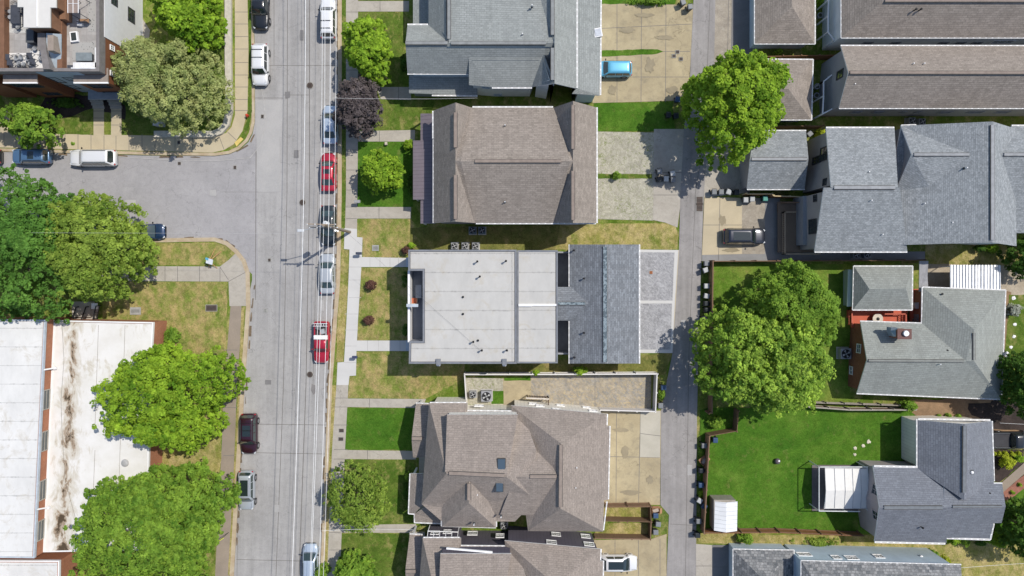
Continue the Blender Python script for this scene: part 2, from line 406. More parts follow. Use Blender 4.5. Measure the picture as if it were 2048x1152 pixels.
# blocks
NW = [(-900, 303), (0, 303), (300, 311), (430, 312), (460, 308), (480, 299), (497, 284), (505, 268), (510, 245), (510, 100), (506, 0), (506, -900), (-900, -900)]
SW = [(-900, 480), (300, 478), (430, 476), (455, 484), (475, 500), (490, 520), (499, 545), (500, 612), (490, 768), (468, 1152), (420, 2000), (-900, 2000)]
EA = roadR + [(2900, 2000), (2900, -900)]
for q in (NW, SW, EA):
    b = MB(); b.prism([P(x, y, 0)[:2] for x, y in q], -.05, GZ); tag(b.build('ground', GR_BASE), kind='structure')
def kerb(pts, w_=7):
    b = MB(); a = [P(x, y, 0)[:2] for x, y in pts]
    o = strip([tuple(p) for p in a], w_ * .06)
    n = len(a)
    for i in range(n - 1):
        b.prism([o[i], o[i+1], o[2*n-2-i], o[2*n-1-i]], -.04, GZ + .05, bottom=False)
    tag(b.build('kerb', KERBM), kind='structure')
kerb([(x + 4, y) for x, y in roadR], 8)
kerb([(-900, 300), (0, 300), (300, 307), (430, 309), (459, 305), (478, 296), (494, 281), (502, 266), (507, 245), (507, 100), (503, 0), (503, -900)], 6)
kerb([(200, 481), (300, 481), (430, 479), (454, 487), (473, 503), (488, 522), (496, 547), (497, 612), (486, 768), (464, 1152), (416, 2000)], 8)
# pavements west
sheet('sidewalk', [(-500, 262), (0, 266), (300, 271), (430, 273), (452, 266), (463, 254), (470, 230), (470, 100), (468, -400), (495, -400), (495, 0), (497, 100), (495, 222), (485, 262), (468, 288), (448, 300), (425, 305), (300, 302), (0, 295), (-500, 290)],
      CONC_CREAM, 3, joints=hj(469, 496, [-30, 24, 48, 73, 98, 125, 150, 174, 199, 221]) + vj(268, 302, [8, 32, 130, 156, 182, 208, 232, 258, 284, 310, 350, 385]) + [(438, 272, 448, 299), (455, 264, 478, 285)])
sheet('ramp_pad', [(469, 285), (481, 274), (487, 278), (473, 293)], plain('yellow tactile', (.62, .47, .15), .8), 6)
for x0, x1 in ((187, 208), (222, 243)):
    sheet('walkway', [(x0, 205), (x1, 205), (x1, 272), (x0, 271)], CONC_CREAM, 4, joints=hj(x0, x1, [222, 236, 250]))
sheet('walkway', [(0, 222), (20, 222), (20, 268), (0, 267)], CONC_CREAM, 4)
sheet('sidewalk', [(200, 532), (440, 533), (457, 520), (475, 503), (487, 515), (497, 545), (500, 612), (459, 612), (457, 563), (200, 562)], CONC_OLD, 3,
      joints=vj(532, 563, [330, 355, 399, 440]) + [(457, 563, 490, 545), (440, 534, 457, 560)])
sheet('sidewalk', [(461, 612), (483, 612), (480, 690), (474, 768), (470, 880), (458, 1152), (420, 1900), (395, 1900), (430, 1152), (444, 880), (447, 768), (455, 690)], CONC_BRN, 3, joints=hj(447, 474, [700, 768, 815, 911]))
sheet('verge_grass', [(483, 615), (489, 615), (484, 768), (477, 900), (462, 1150), (456, 1150), (470, 900), (477, 768)], GR_DRY, 4, label='dry grass verge between kerb and walk west of the road', cat='grass', kind='stuff', wob=.6)
def lawn(pts, mat, lab, lev=2, wob=.8): return sheet('lawn', pts, mat, lev, label=lab, cat='lawn', kind='stuff', wob=wob)
lawn([(205, 564), (455, 564), (452, 700), (440, 840), (395, 940), (300, 960), (300, 720), (205, 640)], grassm('grass school', [(.1, .16, .025), (.17, .21, .045), (.26, .25, .07)], (.4, .3, .14), .8, .35), 'patchy green and straw lawn beside the white roofed school')
lawn([(285, 487), (430, 485), (462, 497), (472, 508), (450, 530), (285, 530)], MATS['grass school'], 'grass wedge at the street corner with a tripod frame on it')
lawn([(300, 890), (442, 800), (440, 1000), (300, 1000)], GR_DRY, 'straw coloured ground between the two school trees', 4, 2)
lawn([(128, 215), (187, 215), (187, 270), (128, 268)], GR_LAWN, 'small lawn left of the townhouse walkways', 3)
lawn([(243, 215), (455, 60), (457, 240), (440, 262), (310, 266), (243, 270)], grassm('grass shade', [(.07, .12, .02), (.11, .16, .03), (.17, .19, .05)], (.26, .19, .1), .45, .5), 'grass and mulch under the trees beside the townhouses', 3)
lawn([(497, 0), (502, 0), (504, 222), (498, 255), (489, 277), (483, 273), (494, 240), (498, 200)], GR_LAWN, 'narrow green verge by the townhouse pavement', 5, .5)
sheet('planting_bed', wander([(95, 190), (250, 190), (250, 240), (190, 215), (128, 238), (60, 235)], 2, 4), MULCH, 3)
sheet('walkway', [(280, 30), (300, 60), (298, 78), (275, 72), (276, -100), (292, -100)], CONC_OLD, 4)
# pavements east
sheet('sidewalk', [(692, -400), (716, -400), (716, 262), (714, 458), (690, 458), (692, 384)], CONC_OLD, 3, joints=hj(692, 716, [-20, 24, 60, 100, 140, 180, 220, 262, 300, 340, 380, 414, 437]))
sheet('sidewalk', [(689, 456), (714, 458), (714, 474), (725, 475), (724, 514), (716, 640), (713, 702), (712, 751), (699, 752), (697, 770), (673, 770), (675, 725), (688, 724), (692, 660), (697, 560), (699, 499), (688, 498)], CONC_NEW, 4,
      joints=hj(698, 722, [514, 534, 560, 595]) + hj(690, 716, [628, 660, 692]) + hj(688, 713, [725]), jm=plain('pale joint', (.42, .41, .4), .9))
sheet('walkway', [(722, 514), (816, 516), (816, 534), (722, 534)], CONC_NEW, 5, joints=vj(514, 534, [740, 760, 780, 797]), jm=MATS['pale joint'])
sheet('walkway', [(713, 681), (818, 681), (818, 702), (713, 702)], CONC_NEW, 5, joints=vj(681, 702, [735, 757, 779, 800]), jm=MATS['pale joint'])
sheet('sidewalk', [(673, 768), (697, 768), (690, 900), (680, 1152), (640, 1900), (615, 1900), (654, 1152), (664, 900)], CONC_OLD, 3, joints=hj(668, 695, [796, 814, 850, 899, 918]) + hj(658, 686, [960, 1000, 1049, 1065, 1100]))
for pts in ([(715, 2), (818, 2), (818, 23), (715, 23)], [(714, 262), (830, 260), (830, 283), (714, 283)], [(713, 414), (822, 414), (822, 437), (713, 437)], [(752, 174), (822, 174), (822, 200), (762, 198)],
            [(694, 797), (852, 798), (845, 816), (694, 814)], [(690, 900), (832, 902), (832, 919), (689, 918)], [(682, 1050), (832, 1048), (832, 1066), (681, 1065)]):
    sheet('walkway', pts, CONC_OLD, 4, joints=vj(pts[0][1], pts[2][1], [pts[0][0] + 45]))
def verge(y0, y1, mat, x0, x1, lab): return lawn([(x0, y0), (x0 + 8, y0), (x1 + 8, y1), (x1, y1)], mat, lab, 2, .5)
verge(-60, 456, GR_LAWN, 684, 684, 'green verge between kerb and upper pavement')
lawn([(684, 500), (697, 500), (696, 560), (688, 700), (687, 724), (672, 724), (674, 680), (680, 560)], GR_DRY, 'dry brown verge along the new white pavement', 2)
verge(770, 1152, GR_DRY, 664, 647, 'thin verge between kerb and lower pavement')
lawn([(716, -60), (812, -60), (812, 2), (716, 2)], GR_LAWN, 'lawn above the topmost front walk')
lawn([(716, 23), (808, 23), (806, 174), (760, 174), (716, 200)], GR_LAWN, 'front lawn under the lime green tree')
lawn([(718, 198), (870, 200), (850, 262), (716, 262)], GR_LAWN, 'front lawn beside the purple tree')
lawn([(716, 283), (830, 283), (826, 414), (715, 414)], GR_LUSH, 'front lawn under the small round tree')
lawn([(714, 438), (820, 438), (880, 500), (816, 516), (725, 514), (725, 475), (714, 475)], MATS['grass school'] if 'grass school' in MATS else GR_BASE, 'patchy front lawn right of the utility pole')
lawn([(722, 536), (820, 536), (820, 681), (714, 681)], MATS['grass school'], 'patchy lawn between the two white front walks')
lawn([(713, 704), (930, 728), (925, 760), (850, 798), (697, 796), (699, 753), (712, 752)], MATS['grass school'], 'lawn strip south of the white roofed house')
lawn([(694, 816), (835, 816), (830, 900), (690, 899)], GR_LUSH, 'deep green front lawn between two walks')
lawn([(689, 920), (832, 920), (832, 1048), (683, 1048)], GR_LAWN, 'front lawn under the sparse tree')
lawn([(681, 1067), (822, 1067), (815, 1300), (672, 1300)], GR_LAWN, 'bottommost front lawn with straw patches')
lawn([(1110, 448), (1350, 446), (1356, 470), (1354, 499), (1110, 499)], GR_DRY, 'dry back yard beside the grey shingled garage', 2)
lawn([(820, 455), (1120, 450), (1110, 500), (820, 500)], grassm('grass side', [(.1, .12, .03), (.17, .17, .05), (.28, .22, .09)], (.4, .3, .14), .4, .5), 'side yard between brown and white roofed houses', 3)
lawn([(940, 730), (1345, 706), (1330, 750), (940, 752)], MATS['grass side'], 'strip of grass behind the white fence', 3)
# back drives
sheet('driveway', [(1190, 6), (1387, 10), (1383, 100), (1375, 200), (1300, 203), (1185, 206)], CONC_TAN, 3,
      joints=[(1200, 57, 1384, 48), (1205, 103, 1380, 103), (1203, 154, 1377, 154), (1234, 8, 1234, 205), (1283, 8, 1282, 205), (1332, 8, 1331, 205)])
lawn([(1204, 101), (1315, 98), (1327, 103), (1314, 108), (1204, 113)], GR_LUSH, 'thin grass strip in the tan concrete drive', 5, .8)
lawn([(1188, 206), (1345, 204), (1350, 262), (1192, 262)], GR_LUSH, 'bright green lawn behind the brown duplex', 4)
lawn([(1200, -40), (1360, -40), (1350, 8), (1200, 8)], GR_LUSH, 'green border at the top of the tan drive', 4)
sheet('driveway', [(1190, 263), (1308, 265), (1306, 441), (1190, 438)], PAV_GRASS, 3)
sheet('driveway', [(1308, 258), (1368, 258), (1362, 400), (1355, 455), (1330, 445), (1306, 440)], CONC_OLD, 4, joints=[(1308, 345, 1366, 345), (1307, 390, 1362, 390)])
lawn([(1192, 348), (1304, 348), (1304, 357), (1192, 357)], GR_LAWN, 'grass strip across the block paving', 5, .6)
sheet('driveway', [(1272, 499), (1357, 500), (1350, 600), (1345, 706), (1272, 706)], CONC_NEW, 4)
sheet('paving', [(1272, 504), (1349, 505), (1345, 601), (1272, 601)], PAV_GREY, 5)
sheet('paving', [(1272, 607), (1344, 607), (1341, 699), (1272, 699)], PAV_GREY, 5)
sheet('apron', [(1357, 500), (1361, 500), (1349, 706), (1345, 706), (1350, 600)], CONC_CREAM, 5)
sheet('paving', [(930, 755), (1010, 757), (1010, 810), (930, 808)], PAV_GRASS, 3)
sheet('paving', [(1006, 757), (1062, 757), (1062, 815), (1006, 812)], CONC_TAN, 4)
sheet('paving', [(1060, 752), (1302, 750), (1302, 825), (1060, 822)], PAV_DRY, 3, joints=[(1190, 751, 1190, 822)])
lawn([(1008, 755), (1062, 753), (1062, 761), (1008, 762)], GR_LUSH, 'grass edge inside the white fence', 5)
lawn([(983, 782), (1007, 782), (1007, 808), (983, 808)], GR_LUSH, 'grass patch beside the air conditioners', 5, .3)
sheet('driveway', [(1200, 824), (1322, 821), (1321, 920), (1320, 1010), (1200, 1008)], CONC_TAN, 4, joints=[(1233, 824, 1232, 1008), (1281, 824, 1277, 1008), (1214, 913, 1320, 915), (1281, 868, 1321, 871)])
sheet('paving', [(1281, 824), (1321, 822), (1320, 915), (1280, 914)], worn('pale grey concrete', (.47, .44, .37), (.41, .385, .32), fine=.05, sc1=.5), 6, joints=[(1281, 867, 1321, 872)])
lawn([(1205, 1012), (1300, 1012), (1300, 1040), (1205, 1040)], GR_DRY, 'upper little fenced back yard', 4)
lawn([(1190, 1046), (1300, 1046), (1300, 1076), (1190, 1076)], GR_DRY, 'lower little fenced back yard', 4)
lawn([(1303, 1010), (1325, 1013), (1337, 1030), (1334, 1068), (1303, 1072)], GR_LAWN, 'small green patch by the alley bins', 5)
sheet('driveway', [(1188, 1080), (1303, 1078), (1333, 1068), (1333, 1400), (1185, 1400)], CONC_TAN, 6, joints=[(1230, 1080, 1230, 1200), (1277, 1080, 1277, 1200), (1320, 1078, 1320, 1200)])
# alley
sheet('alley', [(1393, -600), (1387, 0), (1380, 150), (1368, 258), (1361, 384), (1358, 500), (1345, 706), (1322, 822), (1321, 1010), (1338, 1030), (1333, 1152), (1330, 1900), (1392, 1900), (1392, 1152), (1394, 835), (1397, 700), (1403, 522), (1408, 384), (1428, 140), (1437, 0), (1440, -600)], ALLEY, 5,
      joints=[(1421, -300, 1420, 0), (1420, 0, 1412, 200), (1391, 384, 1378, 700, 1), (1378, 700, 1371, 1152, 1.1), (1340, 1048, 1392, 1051), (1371, 1152, 1368, 1700), (1420, 200, 1391, 384)])
sheet('driveway', [(1437, -300), (1470, -300), (1468, 0), (1462, 118), (1428, 140)], CONC_ROUGH, 5, joints=[(1459, -100, 1455, 118)])
sheet('driveway', [(1466, -200), (1512, -200), (1512, 118), (1462, 120)], PATCH_AND_SHADOW, 6)  # dark sheet paints the shadow cast by the garage onto the ground
sheet('driveway', [(1412, 258), (1480, 262), (1500, 385), (1408, 395)], CONC_OLD, 4)
sheet('driveway', [(1409, 393), (1484, 396), (1484, 508), (1404, 510)], CONC_CREAM, 6, joints=[(1440, 395, 1437, 520), (1405, 450, 1484, 450)])
sheet('driveway', [(1484, 396), (1530, 396), (1530, 508), (1482, 508)], CONC_ROUGH, 5)
sheet('driveway', [(1528, 396), (1560, 396), (1560, 522), (1404, 522), (1404, 508), (1528, 508)], worn('blue grey drive', (.27, .27, .27), (.22, .22, .22), fine=.08), 4)
sheet('walkway', [(1556, 505), (1850, 503), (1850, 520), (1556, 522)], MATS['blue grey drive'], 4)
lawn([(1424, 528), (1700, 528), (1700, 800), (1424, 800)], grassm('grass yard', [(.07, .15, .015), (.12, .2, .03), (.2, .24, .05)], (.36, .27, .12), .35, .3), 'shaded yard under the two large alley trees', 3)
lawn([(1418, 815), (1830, 818), (1834, 1000), (1760, 1068), (1400, 1064), (1402, 820)], GR_LUSH, 'large lush green back lawn with a white shed', 4)
lawn([(1400, 820), (1470, 820), (1470, 862), (1418, 880), (1400, 870)], GR_LUSH, 'small green corner outside the alley fence', 5)
lawn([(1396, 1066), (1480, 1066), (1480, 1088), (1394, 1086)], GR_DRY, 'grass at the alley end of the brown fence', 5)
lawn([(1470, 1070), (1760, 1070), (1760, 1100), (1470, 1088)], GR_DRY, 'straw and weeds between fence and pale blue house', 5)
lawn([(1740, 1082), (2300, 1080), (2300, 1400), (1740, 1400)], GR_DRY, 'dry lawn at the lower right corner', 4)
lawn([(1850, 488), (2048, 488), (2048, 535), (1850, 530)], GR_DRY, 'dry grass north of the metal awning', 4)
sheet('driveway', [(1850, 528), (2300, 535), (2300, 600), (2010, 590), (1850, 590)], GRAVEL, 5, wob=1)
sheet('soil', [(2006, 580), (2022, 585), (2020, 700), (2006, 700)], DIRT, 5, wob=1)
lawn([(2018, 590), (2300, 590), (2300, 710), (2010, 710)], GR_LAWN, 'garden lawn at the right edge', 6)
sheet('soil', [(1800, 800), (2040, 795), (2060, 880), (1840, 842)], DIRT, 5, wob=2)
sheet('planting_bed', [(1937, 806), (1985, 806), (1984, 822), (1964, 838), (1944, 830), (1936, 818)], MULCH, 7, wob=1)
sheet('planting_bed', [(1984, 800), (2300, 800), (2300, 866), (1960, 858), (1966, 838)], MATS['dark mulch'], 6, wob=1)
sheet('walkway', [(1980, 892), (2300, 892), (2300, 898), (1980, 898)], CONC_TAN, 7)
sheet('planting_bed', [(1978, 898), (2048, 900), (2048, 925), (2000, 965), (1978, 960)], MULCH, 6, wob=1)
sheet('walkway', [(1992, 975), (2048, 926), (2120, 870), (2124, 890), (2052, 945), (2000, 990)], CONC_BRN, 8)
sheet('planting_bed', [(2004, 986), (2052, 946), (2124, 888), (2126, 912), (2056, 970), (2012, 1006)], REDROCK, 7, wob=.7)
lawn([(2012, 1006), (2056, 970), (2300, 900), (2300, 1090), (1990, 1085), (1990, 1040)], GR_LUSH, 'green front lawn at the right edge', 6)
sheet('driveway', [(1392, 1088), (1424, 1090), (1424, 1400), (1392, 1400)], CONC_OLD, 7, joints=[(1392, 1132, 1424, 1132)])
sheet('driveway', [(1421, 1090), (1470, 1090), (1470, 1400), (1421, 1400)], worn('dark slab', (.2, .2, .2), (.16, .16, .16), fine=.08), 6, joints=[(1424, 1134, 1470, 1134)])

DAMP = worn('damp concrete mark', (.31, .265, .18), (.25, .215, .15), fine=.06, sc1=.8)
for k, (cx, cy, rx, ry) in enumerate(((1255, 60, 16, 7), (1330, 75, 20, 6), (1300, 130, 10, 18), (1345, 180, 14, 8), (1225, 180, 9, 12), (1240, 860, 18, 5), (1262, 985, 22, 6), (1300, 960, 8, 10), (1250, 905, 10, 14), (1290, 30, 24, 5), (1445, 440, 8, 12), (1462, 500, 18, 5))):
    rr = random.Random(k); sheet('damp_mark', [(cx + rx * rr.uniform(.6, 1.15) * math.cos(t / 18 * 6.283), cy + ry * rr.uniform(.6, 1.15) * math.sin(t / 18 * 6.283)) for t in range(18)], DAMP, 7)
# ---------------------------------------------------------------- building materials
SH_BROWN = shingle('brown shingles', (.31, .272, .238), (.235, .205, .178), (.17, .148, .13), (.27, .235, .205))
SH_BROWN2 = shingle('taupe shingles', (.305, .262, .23), (.25, .215, .188), (.18, .155, .137), (.27, .235, .21))
SH_GREY = shingle('grey shingles', (.3, .318, .31), (.24, .255, .25), (.16, .17, .168), (.28, .3, .29), contrast=.6)
SH_SLATE = shingle('slate blue shingles', (.235, .255, .28), (.15, .163, .18), (.1, .11, .122), (.2, .21, .225))
SH_MOTT = shingle('mottled shingles', (.3, .3, .3), (.1, .11, .12), (.08, .08, .08), (.2, .2, .2), .4, .3, 1.4)
SH_BGREY = shingle('blue grey shingles', (.205, .22, .25), (.16, .17, .195), (.1, .11, .13), (.18, .195, .22), contrast=.6)
SH_HOUSE = shingle('stone grey shingles', (.32, .34, .355), (.21, .228, .24), (.17, .18, .19), (.26, .28, .29), .36, .2, 1.25)
SH_GREEN = shingle('sage grey shingles', (.3, .32, .298), (.245, .258, .242), (.165, .175, .165), (.28, .295, .275), contrast=.5)
RSH = plain('painted ridge shadow', (.1, .095, .09), .9)
WHITE = plain('white trim', (.78, .78, .78), .5, var=.05)
BLACK = plain('black metal', (.02, .02, .022), .5)
DKMET = plain('dark metal', (.05, .055, .06), .45); GUTIN = plain('gutter trough', (.4, .39, .37), .6)
GLASS = glassm('window glass', (.03, .045, .05))
CREAM_W = siding('cream board siding', (.85, .82, .74), .4, True)
WHITE_W = siding('white lap siding', (.7, .75, .77), .18)
BLUE_W = siding('pale blue lap siding', (.5, .6, .67), .18)
GREYW = siding('grey lap siding', (.3, .31, .33), .18)
SLATE_W = siding('slate purple siding', (.13, .12, .15), .4, True)
TAUPE_W = siding('taupe lap siding', (.36, .34, .33), .18)
PINK_W = siding('mauve siding', (.4, .35, .35), .2)
MINT_W = siding('mint siding', (.42, .5, .45), .2)
DKBLUE_W = siding('blue grey siding', (.2, .235, .28), .2)
BRICK = brickm('red brick', (.3, .1, .055), (.22, .07, .04), (.3, .2, .15))
BRICK2 = brickm('orange brick', (.42, .16, .08), (.33, .12, .06), (.4, .25, .18))
RUST = siding('rust metal panel', (.2, .085, .045), .3, True, .8)
WOODF = siding('weathered fence boards', (.22, .14, .09), .14, True, .45)
WOODR = siding('red brown fence boards', (.3, .14, .07), .14, True, .45)
DECK = siding('brown deck boards', (.2, .15, .11), .14, True, .5)
REDDECK = siding('red deck boards', (.5, .12, .07), .14, True, .6)
def seam_metal(name, c, step=.4):
    m = siding(name, c, step, True, .5); m.node_tree.nodes['Principled BSDF'].inputs['Roughness'].default_value = .4; return m
MET_PLUM = seam_metal('plum standing seam metal', (.2, .17, .19), .42)
MET_WHITE = seam_metal('white shed metal', (.72, .73, .74), .5)

HOUSES = {}
def inset(loop, d):
    """loop of Vectors (ccw); moved inwards by d in plan"""
    n = len(loop); out = []
    for i in range(n):
        a, b, c = loop[i-1], loop[i], loop[(i+1) % n]
        e1 = Vector((b.x-a.x, b.y-a.y)); e2 = Vector((c.x-b.x, c.y-b.y))
        if e1.length < 1e-4 or e2.length < 1e-4: out.append(b.copy()); continue
        e1.normalize(); e2.normalize(); n1 = Vector((-e1.y, e1.x)); n2 = Vector((-e2.y, e2.x))
        k = n1 + n2
        if k.length < 1e-3: out.append(b.copy()); continue
        k.normalize(); s = d / max(.35, k.dot(n1)); out.append(Vector((b.x + k.x * s, b.y + k.y * s, b.z)))
    return out
def loops_of(bd):
    nx = dict(bd); res = []
    while nx:
        a, b = nx.popitem(); lp = [a]
        while b != a:
            lp.append(b); b = nx.pop(b, a)
        res.append(lp)
    return res
def house(name, label, px, py, cat='house'):
    h = thing(name, label, cat, P(px, py, 0) + Vector((0, 0, GZ))); HOUSES[h.name] = dict(o=h, segs=[]); return h
def roof(h, V, faces, mat, wall, t=.16, over=.35, dz=0, walls=True, conv=P, low=GZ, fascia=None, name='roof', only=None, eps=0):
    """V list of (px,py,z). one roof mesh with its walls underneath"""
    W = [conv(*v) + Vector((0, 0, dz)) for v in V]
    m = MB(); bd = m.slab(W, faces, t, 0, 1); r = m.build(name, [mat, fascia or WHITE], h)
    lp = loops_of(bd)
    if walls:
        wm = MB()
        for l in lp:
            pts = inset([W[i] for i in l], over); n = len(pts)
            for i in range(n):
                a, b = pts[i], pts[(i+1) % n]
                za, zb = a.z - t + .03, b.z - t + .03
                wm.poly([(a.x, a.y, low), (b.x, b.y, low), (b.x, b.y, zb), (a.x, a.y, za)])
                HOUSES[h.name]['segs'].append((Vector((a.x, a.y, za)), Vector((b.x, b.y, zb))))
        wm.build('wall', wall, h)
    r['_'] = 1; del r['_']
    return r, W
def gutter(h, pts, z=None, conv=P, r=.075, mat=None, dz=0):
    m = MB()
    for k in range(len(pts) - 1):
        a = conv(*pts[k]) + Vector((0, 0, dz)); b = conv(*pts[k+1]) + Vector((0, 0, dz)); d = b - a; L = d.length; c = (a + b) / 2
        rz = math.atan2(d.y, d.x); ry = -math.asin(d.z / L)
        m.box(c, (L, r * 2, .12), rz, 0, ry=ry)
        nn = int(L / .7)
        for i in range(nn):
            p = a + d * ((i + .5) / nn); m.box((p.x, p.y, p.z + .062), (.52, r * .7, .012), rz, 1, ry=ry)
    return m.build('gutter', [mat or WHITE, GUTIN], h)
def ridge(h, a, b, conv=P, wd=.32, mat=None, par=None, dz=0):
    A = conv(*a) + Vector((0, 0, dz)); B = conv(*b) + Vector((0, 0, dz)); d = B - A; c = (A + B) / 2 + Vector((0, 0, .0))
    m = MB(); rz = math.atan2(d.y, d.x); ry = -math.asin(d.z / d.length); m.box(c, (d.length, wd, .13), rz, 0, ry=ry)
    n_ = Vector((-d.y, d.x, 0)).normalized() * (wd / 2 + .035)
    for s_ in (-1, 1): m.box(c + n_ * s_ - Vector((0, 0, .03)), (d.length, .05, .11), rz, 1, ry=ry)  # dark edge strips paint the shadow gap beside the vent
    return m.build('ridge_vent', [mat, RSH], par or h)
def vent(h, px, py, z, kind='pipe', par=None, conv=P):
    p = conv(px, py, z); m = MB()
    if kind == 'pipe':
        m.tube(p - Vector((0, 0, .5)), p + Vector((0, 0, .35)), .06, 8, 0); m.lathe(p - Vector((0, 0, .1)), [(.15, -.15), (.13, 0), (.07, .06)], 8, 1); mats = [WHITE, DKMET]
    elif kind == 'black':
        m.tube(p - Vector((0, 0, .3)), p + Vector((0, 0, .45)), .07, 8, 0); m.lathe(p + Vector((0, 0, .4)), [(.12, 0), (.13, .1), (.05, .16)], 8, 0); mats = [BLACK]
    elif kind == 'drain':
        m.lathe(p, [(.13, -.05), (.12, .04), (.05, .07)], 10, 0); mats = [BLACK]
    else:
        m.box(p, (.45, .45, .2), 0, 0); m.lathe(p + Vector((0, 0, .1)), [(.16, 0), (.18, .12), (.08, .2)], 10, 1); mats = [DKMET, WHITE]
    return m.build('roof_vent' if kind != 'drain' else 'roof_drain', mats, par or h)
def win(h, px, py, w_, hh, label=None, frame=None, mull=1, kind='window'):
    """window on whichever wall of the house the camera sees at this place"""
    C0 = Vector((0, 0, H)); d = ray(px, py); best = None
    for a, b in HOUSES[h.name]['segs']:
        e = Vector((b.x - a.x, b.y - a.y)); L = e.length
        if L < .5: continue
        e /= L; n = Vector((e.y, -e.x))
        den = d.x * n.x + d.y * n.y
        if den > -1e-6: continue
        t = ((a.x - C0.x) * n.x + (a.y - C0.y) * n.y) / den
        q = C0 + d * t; u = (q.x - a.x) * e.x + (q.y - a.y) * e.y
        if u < -.3 or u > L + .3 or q.z < -.8: continue
        zt = a.z + (b.z - a.z) * u / L
        if q.z > zt + .6: continue
        if best is None or t < best[0]: best = (t, q, e, n, u, L, zt)
    if best is None: print('no wall for window', h.name, px, py); return
    t, q, e, n, u, L, zt = best
    u2 = min(max(u, w_ / 2 + .1), L - w_ / 2 - .1); c = q + Vector((e.x, e.y, 0)) * (u2 - u)
    c.z = max(min(c.z, zt - hh / 2 - .1), hh / 2 + .5)
    rz = math.atan2(e.y, e.x); m = MB(); N3 = Vector((n.x, n.y, 0)); E3 = Vector((e.x, e.y, 0))
    f = .1; c2 = c + N3 * .03
    m.box(c2 + Vector((0, 0, hh / 2 - f / 2)), (w_, .1, f), rz); m.box(c2 - Vector((0, 0, hh / 2 - f / 2)), (w_, .14, f), rz)
    for s in (-1, 1): m.box(c2 + E3 * s * (w_ / 2 - f / 2), (f, .1, hh - 2 * f), rz)
    for k in range(mull): m.box(c2 + E3 * ((k + 1) / (mull + 1) - .5) * w_, (.05, .08, hh - 2 * f), rz)
    m.box(c2, (w_ - 2 * f, .07, .05), rz)
    fr = m.build(kind, frame or WHITE, h)
    g_ = MB(); g_.box(c + N3 * .015, (w_ - 2 * f, .04, hh - 2 * f), rz); g_.build('pane', GLASS, fr)
    return fr
def hipV(nw, ne, se, sw, a, b): return [nw, ne, se, sw, a, b]
HIP_EW = [[0, 4, 5, 1], [1, 5, 2], [2, 5, 4, 3], [3, 4, 0]]       # ridge a(west)-b(east)
HIP_NS = [[0, 4, 1], [1, 4, 5, 2], [2, 5, 3], [3, 5, 4, 0]]       # ridge a(north)-b(south)
GAB_EW = [[0, 4, 5, 1], [2, 5, 4, 3]]
GAB_NS = [[1, 4, 5, 2], [3, 5, 4, 0]]
def pbox(name, pts, z0, z1, mat, parent=None, conv=P, label=None):
    m = MB(); m.prism([conv(x, y, z1)[:2] for x, y in pts], z0, z1); return m.build(name, mat, parent, label)
def rect(x0, y0, x1, y1): return [(x0, y0), (x1, y0), (x1, y1), (x0, y1)]

# ================================================================ grey roofed duplex (top)
h = house('house', 'large grey shingled duplex with crossing gables at the top, pale blue siding', 1010, 90)
RG = plain('grey ridge cap', (.24, .25, .25), .9)
r1, _ = roof(h, [(815, 50, 5.8), (857, 50, 5.8), (898, 86, 8.2), (811, 86, 8.2), (815, 147, 5.7), (1105, 150, 5.7), (1109, 86, 8.2)], [[0, 3, 2, 1], [3, 4, 5, 6, 2]], SH_GREY, BLUE_W)
roof(h, [(857, -160, 5.8), (857, 50, 5.8), (898, 86, 8.2), (898, -160, 8.2)], [[0, 1, 2, 3]], SH_GREY, BLUE_W, dz=.01)
roof(h, [(898, -160, 8.2), (898, 86, 8.2), (1109, 86, 8.2), (1080, -5, 7.3), (1080, -160, 7.3)], [[0, 1, 2, 3, 4]], SH_GREY, BLUE_W, dz=.02, walls=False)
roof(h, [(1080, -160, 7.3), (1080, -5, 7.3), (1109, 86, 8.3), (1109, -160, 8.5)], [[0, 1, 2, 3]], SH_GREY, BLUE_W, dz=.02, walls=False)
roof(h, [(1109, -160, 8.4), (1109, 167, 8.4), (1153, 177, 5.9), (1153, -160, 5.9), (1066, 173, 5.7), (1080, 86, 6.9)], [[0, 3, 2, 1], [1, 4, 5]], SH_GREY, WHITE_W, dz=.03)
roof(h, [(1153, -160, 5.75), (1153, 176, 5.75), (1144, 187, 5.6), (1199, 191, 4.6), (1203, -160, 4.6)], [[0, 1, 2, 3, 4]], SH_GREY, BLUE_W)
roof(h, [(938, 113, 7.1), (938, 170, 5.5), (983, 174, 5.5), (1066, 174, 5.5), (1088, 113, 7.1)], [[0, 1, 2], [0, 2, 3, 4]], SH_GREY, WHITE_W, dz=.05)
roof(h, [(818, 150, 3.5), (955, 150, 3.5), (955, 191, 2.8), (818, 186, 2.8)], [[0, 3, 2, 1]], SH_GREY, GREYW)
roof(h, [(826, -160, 3.1), (858, -160, 3.5), (858, 50, 3.5), (826, 50, 3.1)], [[0, 3, 2, 1]], SH_GREY, GREYW)
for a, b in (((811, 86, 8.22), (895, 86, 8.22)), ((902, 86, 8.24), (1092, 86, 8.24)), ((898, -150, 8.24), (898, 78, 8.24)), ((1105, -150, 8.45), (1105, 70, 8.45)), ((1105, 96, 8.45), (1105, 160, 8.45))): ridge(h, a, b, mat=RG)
gutter(h, [(815, 148, 5.62), (937, 148, 5.62)]); gutter(h, [(984, 176, 5.42), (1064, 176, 5.42)]); gutter(h, [(1154, -150, 5.85), (1154, 176, 5.85)]); gutter(h, [(1203, -150, 4.52), (1201, 190, 4.52)]); gutter(h, [(815, 49, 5.7), (856, 49, 5.7)])
gutter(h, [(864, 191, 2.75), (955, 192, 2.75)])
for x, y in ((1064, 12), (1045, 69)): vent(h, x, y, 8.15)
